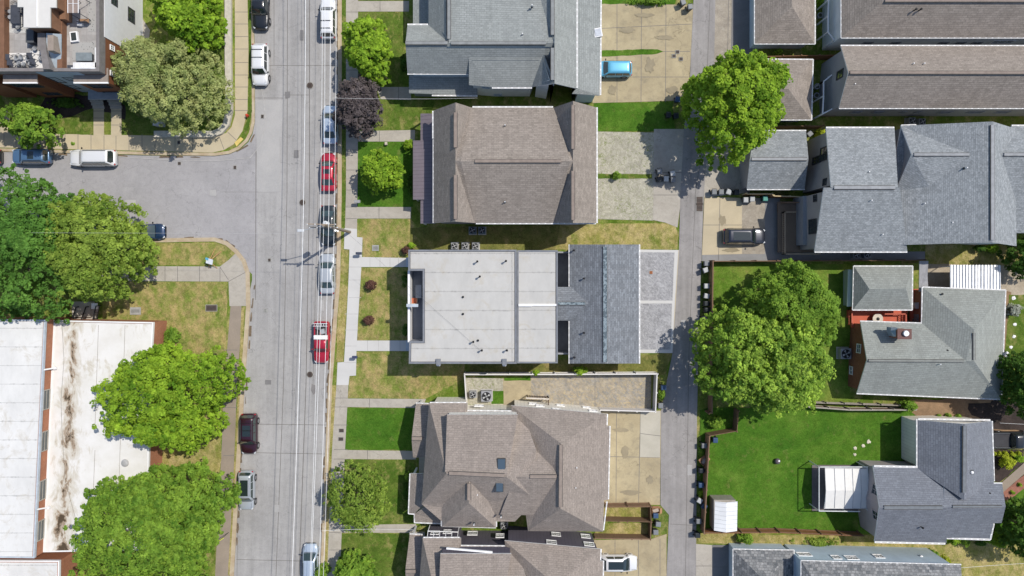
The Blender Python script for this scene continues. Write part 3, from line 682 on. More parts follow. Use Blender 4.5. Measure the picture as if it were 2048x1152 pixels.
for x, y in ((972, 174), (995, 190), (1108, 173), (1106, 188)): win(h, x, y, 1.0, .7, frame=BLUE_W)
m = MB(); p = P(1196, 65, 4.8); m.box(p, (.9, 1.0, .12), .2); m.box(p + Vector((0, 0, .08)), (.7, .8, .06), .2, 1); m.build('roof_hatch', [WHITE, plain('pale panel', (.5, .53, .58), .3)], h)

# ================================================================ brown duplex with plum metal porch
h = house('house', 'brown shingled duplex with a plum standing seam metal porch roof', 1020, 330)
RB = plain('brown ridge cap', (.25, .205, .175), .9)
V = [(867, 221, 5.8), (911, 205, 8.9), (943, 215, 5.8), (922, 322, 9.1), (911, 322, 8.95), (911, 443, 8.9), (867, 446, 5.8), (1107, 215, 5.8), (1140, 322, 9.1), (1107, 446, 5.8), (950, 446, 5.8), (1146, 202, 8.9), (1146, 322, 8.95), (1146, 446, 8.9), (1193, 215, 5.8), (1193, 446, 5.8)]
roof(h, V, [[0, 1, 4, 5, 6], [2, 3, 4, 1], [2, 7, 8, 3], [3, 8, 9, 10], [10, 5, 4, 3], [7, 11, 12, 8], [9, 8, 12, 13], [11, 14, 15, 13, 12]], SH_BROWN, GREYW)
for x0, y0, x1, y1 in ((841, 227, 870, 282), (826, 281, 870, 399), (841, 398, 870, 447)):
    roof(h, [(x0, y0, 3.1), (x1, y0, 3.8), (x1, y1, 3.8), (x0, y1, 3.1)], [[0, 3, 2, 1]], MET_PLUM, GREYW, walls=False, fascia=WHITE, name='porch_roof')
for x, y in ((828, 284), (828, 340), (828, 396), (843, 229), (843, 445)):
    q = P(x, y, 3.0); MB().box((q.x + .15, q.y, 1.5), (.16, .16, 3.0)).build('porch_post', WHITE, h)
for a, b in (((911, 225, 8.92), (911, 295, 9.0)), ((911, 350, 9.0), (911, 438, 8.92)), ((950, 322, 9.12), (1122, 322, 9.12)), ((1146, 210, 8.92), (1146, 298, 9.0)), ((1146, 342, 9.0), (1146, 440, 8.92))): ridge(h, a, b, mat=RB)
gutter(h, [(945, 214, 5.72), (1106, 214, 5.72)]); gutter(h, [(1194, 215, 5.72), (1194, 446, 5.72)]); gutter(h, [(952, 447, 5.72), (1192, 447, 5.72)]); gutter(h, [(866, 222, 5.72), (866, 277, 5.72)]); gutter(h, [(867, 279, 5.72), (867, 446, 5.72)])
for x, y, z in ((1010, 251, 7.1), (1010, 404, 7.1)): vent(h, x, y, z)

# ================================================================ white flat roofed house
h = house('house', 'modern house with a flat white membrane roof and recessed dark balcony', 960, 612)
def membrane(name, c=(.49, .48, .455), patch=None):
    t = NT(name); a = t.ramp(t.noise(.25, 5), [(.3, lin([x * .93 for x in c])), (.7, lin([min(1, x * 1.05) for x in c]))])
    s = t.n('ShaderNodeTexBrick'); s.offset = 0
    for k, v in (('Color1', G1), ('Color2', gray(.97)), ('Mortar', gray(.72)), ('Scale', 1.), ('Mortar Size', .03), ('Brick Width', 40.), ('Row Height', 2.1)): s.inputs[k].default_value = v
    t.l(t.mapped(t.pos(), (1, 1, 1)), s.inputs['Vector'])
    a = t.mix(a, s.outputs[0], 1., 'MULTIPLY')
    sd_ = t.n('ShaderNodeTexBrick'); sd_.offset = 0
    for k, v in (('Color1', G0), ('Color2', G0), ('Mortar', G1), ('Scale', 1.), ('Mortar Size', .12), ('Mortar Smooth', .5), ('Brick Width', 40.), ('Row Height', 2.1)): sd_.inputs[k].default_value = v
    t.l(t.mapped(t.pos(), (1, 1, 1)), sd_.inputs['Vector'])
    a = t.mix(a, lin([x * .55 for x in c]), t.mix(sd_.outputs[0], t.ramp(t.noise(1.9, 7, .8), [(.5, G0), (.64, gray(.95))]), 1., 'MULTIPLY'))
    a = t.mix(a, t.ramp(t.noise(.9, 6, .7, src=t.mapped(t.pos(), (1, .4, 1))), [(.35, gray(.92)), (.6, G1)]), 1., 'MULTIPLY')
    blot = t.ramp(t.noise(.5, 8, .75, dist=.7), [(.53, G0), (.76, gray(.7))])
    a = t.mix(a, lin((.4, .35, .26)), blot)
    if patch:
        b2 = t.ramp(t.noise(.42, 9, .78, src=t.mapped(t.pos(), (1.6, .6, 1)), dist=.4), [(.62, G0), (.7, G1)]); a = t.mix(a, lin(patch), b2)
        fine = t.ramp(t.noise(2.2, 7, .8, dist=1.), [(.68, G0), (.72, G1)]); a = t.mix(a, lin([x * .5 for x in patch]), t.mix(fine, b2, 1., 'MULTIPLY'))
    MATS[name] = t.done(a, .6); return MATS[name]
MEMB = membrane('warm white membrane')
out = [(817, 500), (1033, 500), (1033, 727), (818, 727), (819, 683), (846, 683), (846, 541), (817, 541)]
HOUSES[h.name]['segs'] = []
m = MB(); Z5 = 6.7
core = [P(x, y, Z5)[:2] for x, y in out]
m.prism(core, GZ, Z5 - .2); wl = m.build('wall', GREYW, h)
o2 = [P(*c, Z5) for c in out]; o2.reverse()
HOUSES[h.name]['segs'] += [(o2[i], o2[(i+1) % 8]) for i in range(8)]
m = MB(); ins = inset([Vector((a.x, a.y, 0)) for a in (o2 if sum(o2[i].x*o2[(i+1)%8].y-o2[(i+1)%8].x*o2[i].y for i in range(8)) > 0 else o2[::-1])], .2)
m.prism([(a.x, a.y) for a in ins], Z5 - .2, Z5 - .1); rf = m.build('roof', MEMB, h)
def parapet(h, outline, z0, z1, th, mat, name='parapet', conv=P):
    pts = [conv(x, y, z1) for x, y in outline]
    if sum(pts[i].x*pts[(i+1)%len(pts)].y-pts[(i+1)%len(pts)].x*pts[i].y for i in range(len(pts))) < 0: pts = pts[::-1]
    i_ = inset(pts, th); o_ = inset(pts, -.03); n = len(pts); m = MB()
    for k in range(n):
        j = (k + 1) % n; m.prism([(o_[k].x, o_[k].y), (o_[j].x, o_[j].y), (i_[j].x, i_[j].y), (i_[k].x, i_[k].y)], z0, z1)
    return m.build(name, mat, h)
parapet(h, out, Z5 - .3, Z5 + .03, .16, plain('grey coping', (.2, .21, .23), .4))
# eastern lower half of the flat roof
m = MB(); m.prism([P(x, y, 6.3)[:2] for x, y in rect(1035, 501, 1114, 725)], GZ, 6.2); m.build('wall', GREYW, h)
m = MB(); m.prism([P(x, y, 6.35)[:2] for x, y in rect(1036, 502, 1111, 724)], 6.2, 6.3); m.build('roof', MEMB, h)
parapet(h, rect(1035, 501, 1115, 726), 6.1, 6.4, .14, MATS['grey coping'])
m = MB(); m.prism([P(x, y, 6.7)[:2] for x, y in rect(1037, 608, 1064, 613)], 6.3, 6.55); m.prism([P(x, y, 6.7)[:2] for x, y in rect(1064, 608, 1113, 612)], 6.3, 6.45); m.build('parapet', WHITE, h)
for x, y in ((1012, 522), (955, 523), (960, 553), (947, 683), (964, 700), (1014, 700)): vent(h, x, y, 6.9, 'black', rf)
for x, y in ((926, 594), (926, 628), (956, 681)): vent(h, x, y, 6.72, 'drain', rf)
for x in (877, 1009): m = MB(); m.box(P(x, 724, 6.7), (.5, .7, .3)); m.box(P(x, 729, 6.2), (.35, .3, .5), m=1); m.build('scupper', [MATS['grey coping'], WHITE], h)
# recessed balcony
m = MB(); m.prism([P(x, y, 3.7)[:2] for x, y in rect(826, 540, 850, 680)], GZ, 3.7); m.build('balcony_floor', siding('dark deck boards', (.2, .22, .26), .14, False, .5), h)
m = MB(); m.prism([P(x, y, 4.8)[:2] for x, y in rect(818, 541, 822, 683)], GZ, 5.7); m.build('balcony_wall', WHITE, h)
m = MB(); m.prism([P(x, y, 6.6)[:2] for x, y in rect(813, 608, 836, 614)], 6.3, 6.6); m.prism([P(x, y, 5.)[:2] for x, y in rect(818, 609, 822, 613)], 0, 6.3); m.build('canopy_beam', plain('pale grey beam', (.45, .5, .55), .5), h)
for y0, y1 in ((515, 534), (681, 702)):
    m = MB(); m.prism([P(x, y, 3)[:2] for x, y in rect(812, y0, 826, y1)], 2.8, 3.0); m.build('door_canopy', MATS['pale grey beam'], h)
t_ = thing('patio_table', 'grey slatted table on the dark recessed balcony', 'table', P(836, 583, 3.7)); m = MB()
for k in range(6): m.box(P(832 + k * 2, 583, 4.4), (.1, 1.5, .05))
m.build('tabletop', plain('grey slats', (.4, .42, .45), .6), t_); m = MB()
for x in (-.4, .4):
    for y in (-.6, .6): q = P(836.5, 583, 4.4); m.box((q.x + x, q.y + y, 4.04), (.06, .06, .68))
m.build('leg', DKMET, t_)
t_ = thing('patio_chair', 'orange cushioned chair on the dark recessed balcony', 'chair', P(829, 601, 3.7)); q = P(829, 601, 3.7)
m = MB(); m.box(q + Vector((0, 0, .4)), (.7, .6, .14)); m.build('seat', plain('orange cushion', (.5, .15, .08), .8), t_)
m = MB(); m.box(q + Vector((0, -.35, .55)), (.75, .1, .7)); m.box(q + Vector((.38, 0, .4)), (.08, .65, .5)); m.box(q + Vector((-.38, 0, .4)), (.08, .65, .5)); m.build('frame', plain('pine frame', (.6, .45, .3), .6), t_)

# ================================================================ grey shingled garage joined behind it
h = house('garage', 'slate grey shingled rear garage wing behind the white flat roof', 1205, 607, 'garage')
roof(h, [(1139, 489, 3.9), (1278, 489, 3.9), (1278, 727, 3.9), (1139, 727, 3.9), (1210, 489, 5.6), (1210, 727, 5.6)], GAB_NS, SH_SLATE, GREYW)
roof(h, [(1112, 574, 3.95), (1180, 574, 3.95), (1180, 641, 3.95), (1112, 641, 3.95), (1112, 607, 4.8), (1180, 607, 4.8)], GAB_EW, SH_SLATE, GREYW, dz=.02)
gm = NT('patina ridge'); gc = gm.ramp(gm.noise(2.4, 2, .9), [(.35, (.1, .13, .15)), (.5, (.22, .27, .3)), (.7, (.34, .4, .42))], 'CONSTANT'); RP = gm.done(gc, .8)
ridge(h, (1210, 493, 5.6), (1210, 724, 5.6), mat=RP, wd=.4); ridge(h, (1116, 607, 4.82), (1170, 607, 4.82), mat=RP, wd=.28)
gutter(h, [(1279, 489, 3.82), (1279, 727, 3.82)]); gutter(h, [(1138, 489, 3.82), (1138, 573, 3.82)], r=.05); gutter(h, [(1138, 642, 3.82), (1138, 727, 3.82)], r=.05)
for x, y, z in ((1147, 501, 4.1), (1167, 557, 4.6), (1167, 665, 4.6), (1148, 714, 4.1)): vent(h, x, y, z, 'black')
for y0, y1 in ((505, 574), (641, 708)):
    m = MB(); m.prism([P(x, y, 1)[:2] for x, y in rect(1116, y0, 1139, y1)], GZ, .16); tag(m.build('courtyard', plain('dark court paving', (.3, .31, .33), .7)), kind='structure')
for y in (505, 708):
    m = MB(); m.prism([P(x, yy, 3)[:2] for x, yy in rect(1116, y - 2, 1139, y + 1)], GZ, 2.9); m.build('screen_wall', GREYW, h)

# ================================================================ taupe duplexes (same model twice)
def taupe(label, conv, wallm, sty, cx, cy):
    h = house('house', label, cx, cy)
    E = 5.7
    # street hip + long ridge
    roof(h, [(858, 806, E), (843, 1008, E), (893, 947, 9), (1012, 953, 9), (1072, 1000, 7.0), (1030, 1043, E), (1045, 823, E), (1072, 900, 7.8), (935, 806, E), (935, 822, E), (884, 1043, E)],
         [[0, 2, 1], [1, 2, 3, 4, 5, 10], [0, 8, 9, 6, 7, 3, 2], [3, 7, 4]], SH_BROWN2, wallm, conv=conv)
    # raised shed dormer
    roof(h, [(894, 829, 7.9), (1036, 829, 7.9), (1014, 951, 9.1), (890, 944, 9.06)], [[0, 3, 2, 1]], SH_BROWN2, wallm, t=.14, over=.12, conv=conv, low=5.5)
    # rear hip wing
    roof(h, [(1022, 811, E), (1214, 828, E), (1206, 1063, E), (1056, 1062, E), (1123, 888, 8.7), (1121, 1017, 8.7)], HIP_NS, SH_BROWN2, wallm, conv=conv, dz=.02)
    roof(h, [(1205, 852, 5.9), (1219, 852, 5.5), (1216, 1000, 5.5), (1203, 1000, 5.9)], [[0, 3, 2, 1]], SH_BROWN2, wallm, conv=conv, dz=.04, over=.2)
    # connecting gable
    roof(h, [(1000, 880, 6.4), (1122, 880, 6.4), (1122, 1030, 6.2), (1000, 1030, 6.2), (1030, 953, 8.45), (1122, 953, 8.45)], GAB_EW, SH_BROWN2, wallm, conv=conv, dz=.03, walls=False)
    # southern hip
    roof(h, [(884, 985, E), (992, 985, E), (992, 1055, E), (884, 1053, E), (938, 957, 8.3), (938, 1006, 8.3)], [[1, 4, 5, 2], [2, 5, 3], [3, 5, 4, 0], [0, 4, 1]], SH_BROWN2, wallm, conv=conv, dz=.05)
    # porch roofs
    roof(h, [(832, 807, 3.3), (858, 808, 3.3), (850, 915, 3.3), (826, 915, 3.3), (823, 877, 4.4), (852, 877, 4.4)], GAB_EW, SH_BROWN2, wallm, conv=conv, walls=False)
    roof(h, [(821, 947, 3.5), (846, 947, 4.0), (846, 1010, 4.3), (829, 1027, 3.9), (818, 1027, 3.5)], [[0, 4, 3, 2, 1]], SH_BROWN2, wallm, conv=conv, walls=False)
    roof(h, [(829, 1027, 3.5), (875, 1000, 4.9), (884, 1046, 3.5), (829, 1044, 3.3)], [[0, 3, 2, 1]], SH_BROWN2, wallm, conv=conv, walls=False)
    for x, y in ((834, 811), (828, 912), (823, 951), (822, 1022), (833, 1040)):
        q = conv(x, y, 3.1); MB().box((q.x + .2, q.y, 1.6), (.2, .2, 3.1)).build('porch_post', WHITE, h)
    mm = MB(); mm.prism([conv(x, y, .4)[:2] for x, y in rect(838, 812, 862, 1035)], GZ, .4); mm.build('porch_floor', CONC_OLD, h)
    RT = plain('taupe ridge cap', (.26, .215, .185), .9)
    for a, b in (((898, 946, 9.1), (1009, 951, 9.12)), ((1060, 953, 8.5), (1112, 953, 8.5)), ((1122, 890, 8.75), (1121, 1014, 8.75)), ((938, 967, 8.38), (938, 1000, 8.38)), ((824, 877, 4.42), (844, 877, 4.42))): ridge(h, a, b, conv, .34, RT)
    for pts in ([(1220, 852, 5.45), (1217, 998, 5.45)], [(1215, 828, 5.6), (1214, 850, 5.6)], [(1214, 1003, 5.6), (1207, 1060, 5.6)], [(883, 986, 5.6), (883, 1052, 5.6), (992, 1055, 5.6)], [(993, 990, 5.6), (993, 1053, 5.6)],
                [(935, 821, 5.6), (1032, 822, 5.6)], [(820, 947, 3.45), (817, 1027, 3.45), (829, 1028, 3.4), (829, 1045, 3.25), (883, 1047, 3.4)], [(832, 806, 3.2), (857, 807, 3.2)], [(860, 805, 5.6), (932, 805, 5.6)]): gutter(h, pts, conv=conv, r=.06)
    for x, y in ((961, 837), (1003, 848), (902, 935), (955, 988), (1002, 1033), (948, 1048)): vent(h, x, y, 7.6 if y < 900 else 7.4, 'pipe', conv=conv)
    for x, y in ((1153, 934), (1151, 974)): vent(h, x, y, 7.6, 'pipe', conv=conv)
    return h
h = taupe('big taupe shingled duplex with white board walls south of the white fence', P, CREAM_W, 0, 1020, 930)
for x, y, w_, l_, z in ((1003, 930, .75, 1.3, 8.85), (999, 974, .7, .9, 8.2)):
    q = P(x, y, z); fr = MB(); fr.box(q, (w_ + .16, l_ + .16, .22)).build('skylight', DKMET, h)
    MB().box(q + Vector((0, 0, .1)), (w_, l_, .06)).build('pane', glassm('blue skylight glass', (.06, .09, .12)), [c for c in h.children if c.name.startswith('skylight')][-1])
m = MB(); q = P(1152, 933, 7.4); m.box(q, (.7, .9, .06), .3, ry=.45); m.build('flashing', plain('lead flashing', (.35, .4, .44), .4), h)
for x, y, w_ in ((958, 812, 1.1), (1066, 808, 1.0), (1080, 812, 1.0), (1113, 819, 1.0), (1121, 811, 1.0), (1186, 822, 1.0), (1173, 815, 1.0)): win(h, x, y, w_, .9)
def conv8(x, y, z):
    p = P(x, y, z); return p + Vector((-.72, -15.1, 0))
h = taupe('taupe shingled duplex with dark slate board walls at the bottom edge', conv8, SLATE_W, 1, 1010, 1200)
for x, y, w_ in ((945, 1067, 1.2), (1000, 1072, 1.0), (1103, 1085, 1.2), (1178, 1089, 1.2), (1112, 1069, 1.1), (1171, 1073, 1.1), (870, 1066, 1.0), (895, 1064, 1.0)): win(h, x, y, w_, 1.1)
m = MB(); q0, q1 = P(893, 1096, 7.6), P(985, 1104, 7.6)
m.box((q0 + q1) / 2 + Vector((0, 0, .05)), ((q1 - q0).length, .18, .2), math.atan2((q1-q0).y, (q1-q0).x)); m.build('dormer_fascia', WHITE, h)
tl = thing('trellis', 'white window grid frame between the two taupe duplexes', 'trellis', P(885, 1066, 0) + Vector((0, 0, GZ)))
m = MB(); a, b = P(856, 1062, 4.6), P(916, 1064, 4.6)
for dz in (0, .75): m.box((a + b) / 2 + Vector((0, -dz * .6, dz)), ((b - a).length, .08, .08), math.atan2((b-a).y, (b-a).x))
for k in range(6): q = a.lerp(b, k / 5); m.tube(q, q + Vector((0, -.45, .75)), .035, 6)
m.build('grid', WHITE, tl)
for k in (0, 5): q = a.lerp(b, k / 5); MB().tube((q.x, q.y, GZ), q, .05, 8).build('post', WHITE, tl)

# ================================================================ school (lower left)
h = house('school_building', 'low brick school block with stained white flat roofs in the lower left corner', 100, 880, 'building')
SCH2 = membrane('clean white membrane', (.68, .675, .655))
def ponded(name):
    t = NT(name); sx = t.n('ShaderNodeSeparateXYZ'); t.l(t.pos(), sx.inputs[0])
    base = t.mix(lin((.64, .625, .59)), lin((.7, .69, .67)), t.ramp(t.noise(.5, 6, .7), [(.35, G0), (.6, G1)]))
    def M_(op, a, b=None, c=None):
        m_ = t.n('ShaderNodeMath', operation=op)
        for i_, v in enumerate((a, b, c)):
            if v is None: continue
            if isinstance(v, (int, float)): m_.inputs[i_].default_value = v
            else: t.l(v, m_.inputs[i_])
        return m_.outputs[0]
    k = (H - 3.3) / F                                    # drainage line runs north-south down the roof
    x0, y0 = (146 - CX) * k, (CY - 690) * k; x1, y1 = (128 - CX) * k, (CY - 1040) * k
    cx = M_('ADD', M_('MULTIPLY', M_('SUBTRACT', sx.outputs[1], y0), (x1 - x0) / (y1 - y0)), x0)
    d = M_('ABSOLUTE', M_('SUBTRACT', sx.outputs[0], cx))
    band = M_('SUBTRACT', 1.0, M_('MINIMUM', M_('DIVIDE', d, 1.7), 1.0))
    n = t.noise(.5, 9, .68, dist=.5, src=t.mapped(t.pos(), (1.5, .8, 1)))
    v = M_('ADD', n, M_('MULTIPLY', band, .26))
    halo = t.ramp(v, [(.56, G0), (.66, gray(.75))]); base = t.mix(base, lin((.5, .46, .38)), halo)
    br = t.ramp(v, [(.69, G0), (.735, gray(.8))]); br2 = t.mix(br, t.ramp(t.noise(3.5, 6, .8), [(.3, gray(.55)), (.6, G1)]), 1., 'MULTIPLY'); base = t.mix(base, lin((.24, .155, .085)), br2)
    dk = t.ramp(M_('ADD', v, M_('MULTIPLY', t.noise(3., 6, .8), .12)), [(.82, G0), (.87, gray(.9))]); base = t.mix(base, lin((.055, .038, .022)), dk)
    MATS[name] = t.done(base, .65); return MATS[name]
SCH = ponded('ponded white membrane')
Z2 = 3.3; out = [(107, 641), (306, 645), (300, 760), (296, 960), (290, 1100), (86, 1104)]
m = MB(); m.prism([P(x, y, Z2)[:2] for x, y in out], GZ, Z2); m.build('wall', BRICK2, h)
m = MB(); m.prism([P(x, y, Z2)[:2] for x, y in [(110, 644), (304, 648), (294, 960), (287, 1098), (89, 1101)]], Z2, Z2 + .06); rs = m.build('roof', SCH, h)
parapet(h, out, Z2 - .2, Z2 + .14, .12, WHITE)
m = MB()
for a in ([(124, 648), (128, 720), (122, 800), (124, 860), (130, 960), (152, 1040), (156, 1055)], [(142, 830), (141, 880)], [(190, 900), (186, 1000)], [(241, 870), (238, 970)], [(190, 850), (197, 650)], [(250, 650), (248, 720)]):
    m.path([P(x, y, Z2 + .07) for x, y in a], .018, 5)
m.build('roof_seam', plain('seam tar', (.2, .18, .16), .9), rs)
Z3 = 4.9; out = [(-300, 637), (90, 640), (68, 1116), (-300, 1112)]
m = MB(); m.prism([P(x, y, Z3)[:2] for x, y in out], GZ, Z3); m.build('wall', BRICK2, h)
m = MB(); m.prism([P(x, y, Z3)[:2] for x, y in [(-300, 640), (87, 643), (65, 1113), (-300, 1109)]], Z3, Z3 + .06); r3 = m.build('roof', SCH2, h)
parapet(h, out, Z3 - .2, Z3 + .12, .14, MATS['pale grey beam'])
HOUSES[h.name]['segs'] = [(P(68, 1116, Z3), P(90, 640, Z3))]
for y in (799, 882, 980, 1060): win(h, 92 - (y - 800) * .042, y, 2.3, 1.1, frame=plain('tan window panel', (.4, .37, .32), .6), mull=0)
m = MB(); m.prism([P(x, y, 3.6)[:2] for x, y in [(-300, 1120), (118, 1122), (112, 1600), (-300, 1600)]], GZ, 3.6); m.build('wall', BRICK2, h)
m = MB(); m.prism([P(x, y, 3.6)[:2] for x, y in [(-300, 1123), (115, 1125), (109, 1600), (-300, 1600)]], 3.6, 3.66); m.build('roof', SCH2, h)
parapet(h, [(-300, 1120), (118, 1122), (112, 1600), (-300, 1600)], 3.4, 3.72, .12, WHITE)
for y in (738, 1017):
    m = MB(); a = P(86 - (y - 738) * .045, y + 2, Z3); b = P(110 - (y - 738) * .045, y - 2, Z2 + .3); m.tube(a, b, .09, 8); m.box(b, (.3, .3, .3)); m.build('drain_pipe', WHITE, h)
m = MB(); m.lathe(P(250, 926, Z2 + .1), [(.45, 0), (.4, .12), (.2, .2)], 12); m.build('roof_vent', plain('vent grey', (.4, .4, .4), .5), rs)
m = MB()
q = P(172, 628, 0); m.box((q.x, q.y + .6, .5), (2.2, 1.8, .8)); m.build('entrance_step', CONC_OLD, h)

# ================================================================ modern townhouses (upper left)
h = house('townhouse', 'modern brown and white townhouse block with furnished roof terraces', 100, 40, 'building')
ZP, ZD = 8.7, 7.9
STUC = plain('white stucco', (.66, .66, .67), .8, var=.06)
out = [(-400, -300), (198, -300), (198, 142), (-400, 142)]
m = MB(); A = [P(x, y, ZP) for x, y in out]; m.prism([a[:2] for a in A], GZ, ZD - .05)
m.build('wall', RUST, h)
yw = P(198, 68, ZP).y; xw = P(198, 0, ZP).x
MB().box((xw + .04, (yw + A[0].y) / 2, (ZD + GZ) / 2), (.08, A[0].y - yw, ZD - GZ - .1)).build('white_wall_panel', STUC, h)
HOUSES[h.name]['segs'] = [(Vector((xw + .05, A[2].y, ZP)), Vector((xw + .05, A[1].y, ZP))), (Vector((A[3].x, A[3].y, ZP)), Vector((A[2].x, A[2].y, ZP)))]
TILE = brickm('terrace tiles', (.33, .315, .3), (.4, .385, .37), (.28, .27, .26), .6, .6, .012, 0)
m = MB(); m.prism([P(x, y, ZD)[:2] for x, y in [(-400, -300), (196, -300), (196, 140), (-400, 140)]], ZD - .05, ZD); m.build('terrace_floor', TILE, h)
COP = plain('grey brown coping', (.2, .185, .18), .5)
parapet(h, out, ZD - .3, ZP, .32, COP)
m = MB()
for x0, x1 in ((-4, 8), (114, 124)): m.prism([P(x, y, ZP)[:2] for x, y in rect(x0, -300, x1, 138)], ZD, ZP - .02)
m.build('dividing_wall', plain('brown parapet', (.19, .1, .06), .7), h)
# penthouse
BR = plain('brown stucco', (.23, .125, .075), .8)
m = MB(); m.prism([P(x, y, 10.6)[:2] for x, y in [(38, -300), (110, -300), (110, 12), (98, 12), (98, 52), (49, 52), (49, 10), (38, 10)]], ZD, 10.6); m.build('penthouse_wall', BR, h)
PRF = [(34, -300), (112, -300), (112, 15), (100, 15), (100, 55), (47, 55), (47, 14), (35, 14)]
m = MB(); m.prism([P(x, y, 10.8)[:2] for x, y in PRF], 10.62, 10.8); m.build('penthouse_roof', plain('cream membrane', (.6, .585, .55), .6, var=.04), h)
m = MB(); m.prism([P(x, y, 10.86)[:2] for x, y in rect(73, -300, 75, 53)], 10.78, 10.86); m.build('roof_seam', WHITE, h)
m = MB(); m.prism([P(x, y, 9.6)[:2] for x, y in rect(112, -300, 124, 34)], ZD, 9.0); m.build('stair_wall', BR, h)
m = MB(); m.prism([P(x, y, 9.3)[:2] for x, y in [(75, 66), (90, 66), (92, 98), (100, 138), (86, 138), (80, 100), (75, 98)]], ZD, 9.3); m.build('stair_wall', MATS['grey brown coping'], h)
m = MB(); m.slab([P(92, 66, 9.4), P(122, 68, 9.4), P(122, 137, 8.4), P(99, 137, 8.4), P(93, 100, 9.0)], [[0, 1, 2, 3, 4]], .12); m.build('stair_roof', plain('pale blue metal', (.42, .48, .52), .35, .2), h)
m = MB(); m.prism([P(x, y, 10)[:2] for x, y in rect(95, 70, 107, 101)], ZD, 10.0); m.build('chimney', plain('taupe box', (.3, .25, .21), .7), h)
# bays and recess on the street side
BAYM = plain('taupe bay', (.27, .23, .2), .7)
for bx0, bx1 in ((-75, -10), (8, 72), (149, 214)):
    m = MB(); m.prism([P(x, y, 7.2)[:2] for x, y in rect(bx0, 135, bx1, 164)], .6, 7.2); m.build('bay', RUST, h)
    m = MB(); m.prism([P(x, y, 7.35)[:2] for x, y in rect(bx0 - 2, 136, bx1 + 2, 166)], 7.22, 7.35); b_ = m.build('bay_roof', BAYM, h)
    m = MB(); m.prism([P(x, y, 7.4)[:2] for x, y in rect(bx0 - 2, 164, bx1 + 2, 167)], 7.25, 7.42); m.build('gutter', WHITE, b_)
    a, b = P(bx0, 164, 7.2), P(bx1, 164, 7.2); HOUSES[h.name]['segs'].append((a, b))
m = MB(); yq = A[2].y; m.box(((P(72, 0, ZP).x + P(149, 0, ZP).x) / 2, yq - .03, 4.4), (P(149, 0, ZP).x - P(72, 0, ZP).x + .5, .06, 8.1)); m.build('recess_panel', siding('pale blue panel', (.36, .42, .48), .5), h)
DKF = plain('dark frame', (.05, .05, .055), .5)
for x, y, w_, hh in ((113, 159, 1.1, 2.0), (146, 173, 1.1, 1.5), (140, 157, 1.0, 1.4), (200, 172, 2.2, 1.2), (225, 185, 1.8, .9), (65, 171, 2.0, 1.1), (105, 187, 1.8, .9), (28, 170, 1.2, 1.2)): win(h, x, y, w_, hh, frame=DKF)
for x, y, w_, hh in ((262, 31, 1.6, 1.4), (228, 0, 1.2, 1.2), (224, 96, .6, .8), (224, 151, .6, .8)): win(h, x, y, w_, hh, frame=DKF if y < 60 else WHITE)
m = MB(); m.prism([P(x, y, 3)[:2] for x, y in rect(176, 180, 244, 199)], 2.8, 3.0); m.build('porch_canopy', plain('blue grey slab', (.25, .28, .31), .6), h)
for x0, x1 in ((185, 208), (220, 243)):
    m = MB()
    for k in range(3): m.prism([P(x, y, .3)[:2] for x, y in rect(x0 - k, 198, x1, 217 - k * 6)], GZ, .3 + k * .17)
    m.build('entrance_step', CONC_OLD, h)
for x in (193, 240): MB().box(P(x, 197, 1.2), (.15, .15, 2.6)).build('porch_post', DKMET, h)
# ================================================================ right hand houses
def simple(label, cx, cy, V, faces, mat, wallm, ridges=(), gutters=(), cat='house', rm=None, over=.35, name=None):
    h = house(name or ('house' if cat == 'house' else cat), label, cx, cy, cat)
    roof(h, V, faces, mat, wallm, over=over)
    for a, b in ridges: ridge(h, a, b, mat=rm or RB, wd=.28)
    for g_ in gutters: gutter(h, g_, r=.06)
    return h
h = simple('brown hip roofed garage by the alley at the top edge, pale blue walls', 1570, 0, [(1510, -140, 3), (1629, -140, 3), (1629, 87, 3), (1510, 87, 3), (1584, -80, 4.9), (1584, 12, 4.9)], HIP_NS, SH_BROWN, BLUE_W,
           gutters=[[(1509, -140, 2.92), (1509, 88, 2.92), (1630, 88, 2.92), (1630, -140, 2.92)]], cat='garage')
h = simple('long taupe hip roofed house in the top right corner with a white framed porch', 1850, 10, [(1683, -80, 5.6), (2500, -80, 5.6), (2500, 75, 5.6), (1683, 75, 5.6), (1768, 0, 8), (2420, 0, 8)], HIP_EW, SH_BROWN, WHITE_W,
           ridges=[((1770, 1, 8.03), (2400, 1, 8.03))], gutters=[[(1682, -80, 5.52), (1682, 76, 5.52), (2500, 76, 5.52)]])
for x in (1735, 1790, 1886, 1920, 1953): win(h, x, 86, 1.1, .8, frame=GREYW)
win(h, 2005, 83, 2.5, .9, frame=WHITE, mull=2)
for x in (1828, 1838): vent(h, x, 21, 7.4, 'black')
def porchframe(h, pts, z0, z1):
    m = MB()
    for i, (x, y) in enumerate(pts):
        a = P(x, y, z1); m.box((a.x, a.y, (z0 + z1) / 2), (.14, .14, z1 - z0))
    for i in range(len(pts) - 1): m.tube(P(pts[i][0], pts[i][1], z1), P(pts[i+1][0], pts[i+1][1], z1), .09, 4)
    m.tube(P(pts[0][0], pts[0][1], z0 + 1), P(pts[-1][0], pts[-1][1], z0 + 1), .05, 4)
    m.build('porch_frame', WHITE, h)
porchframe(h, [(1657, -60), (1657, 0), (1656, 32), (1656, 64), (1668, 80)], .3, 3.2); porchframe(h, [(1668, 0), (1668, 64)], .3, 2.9)
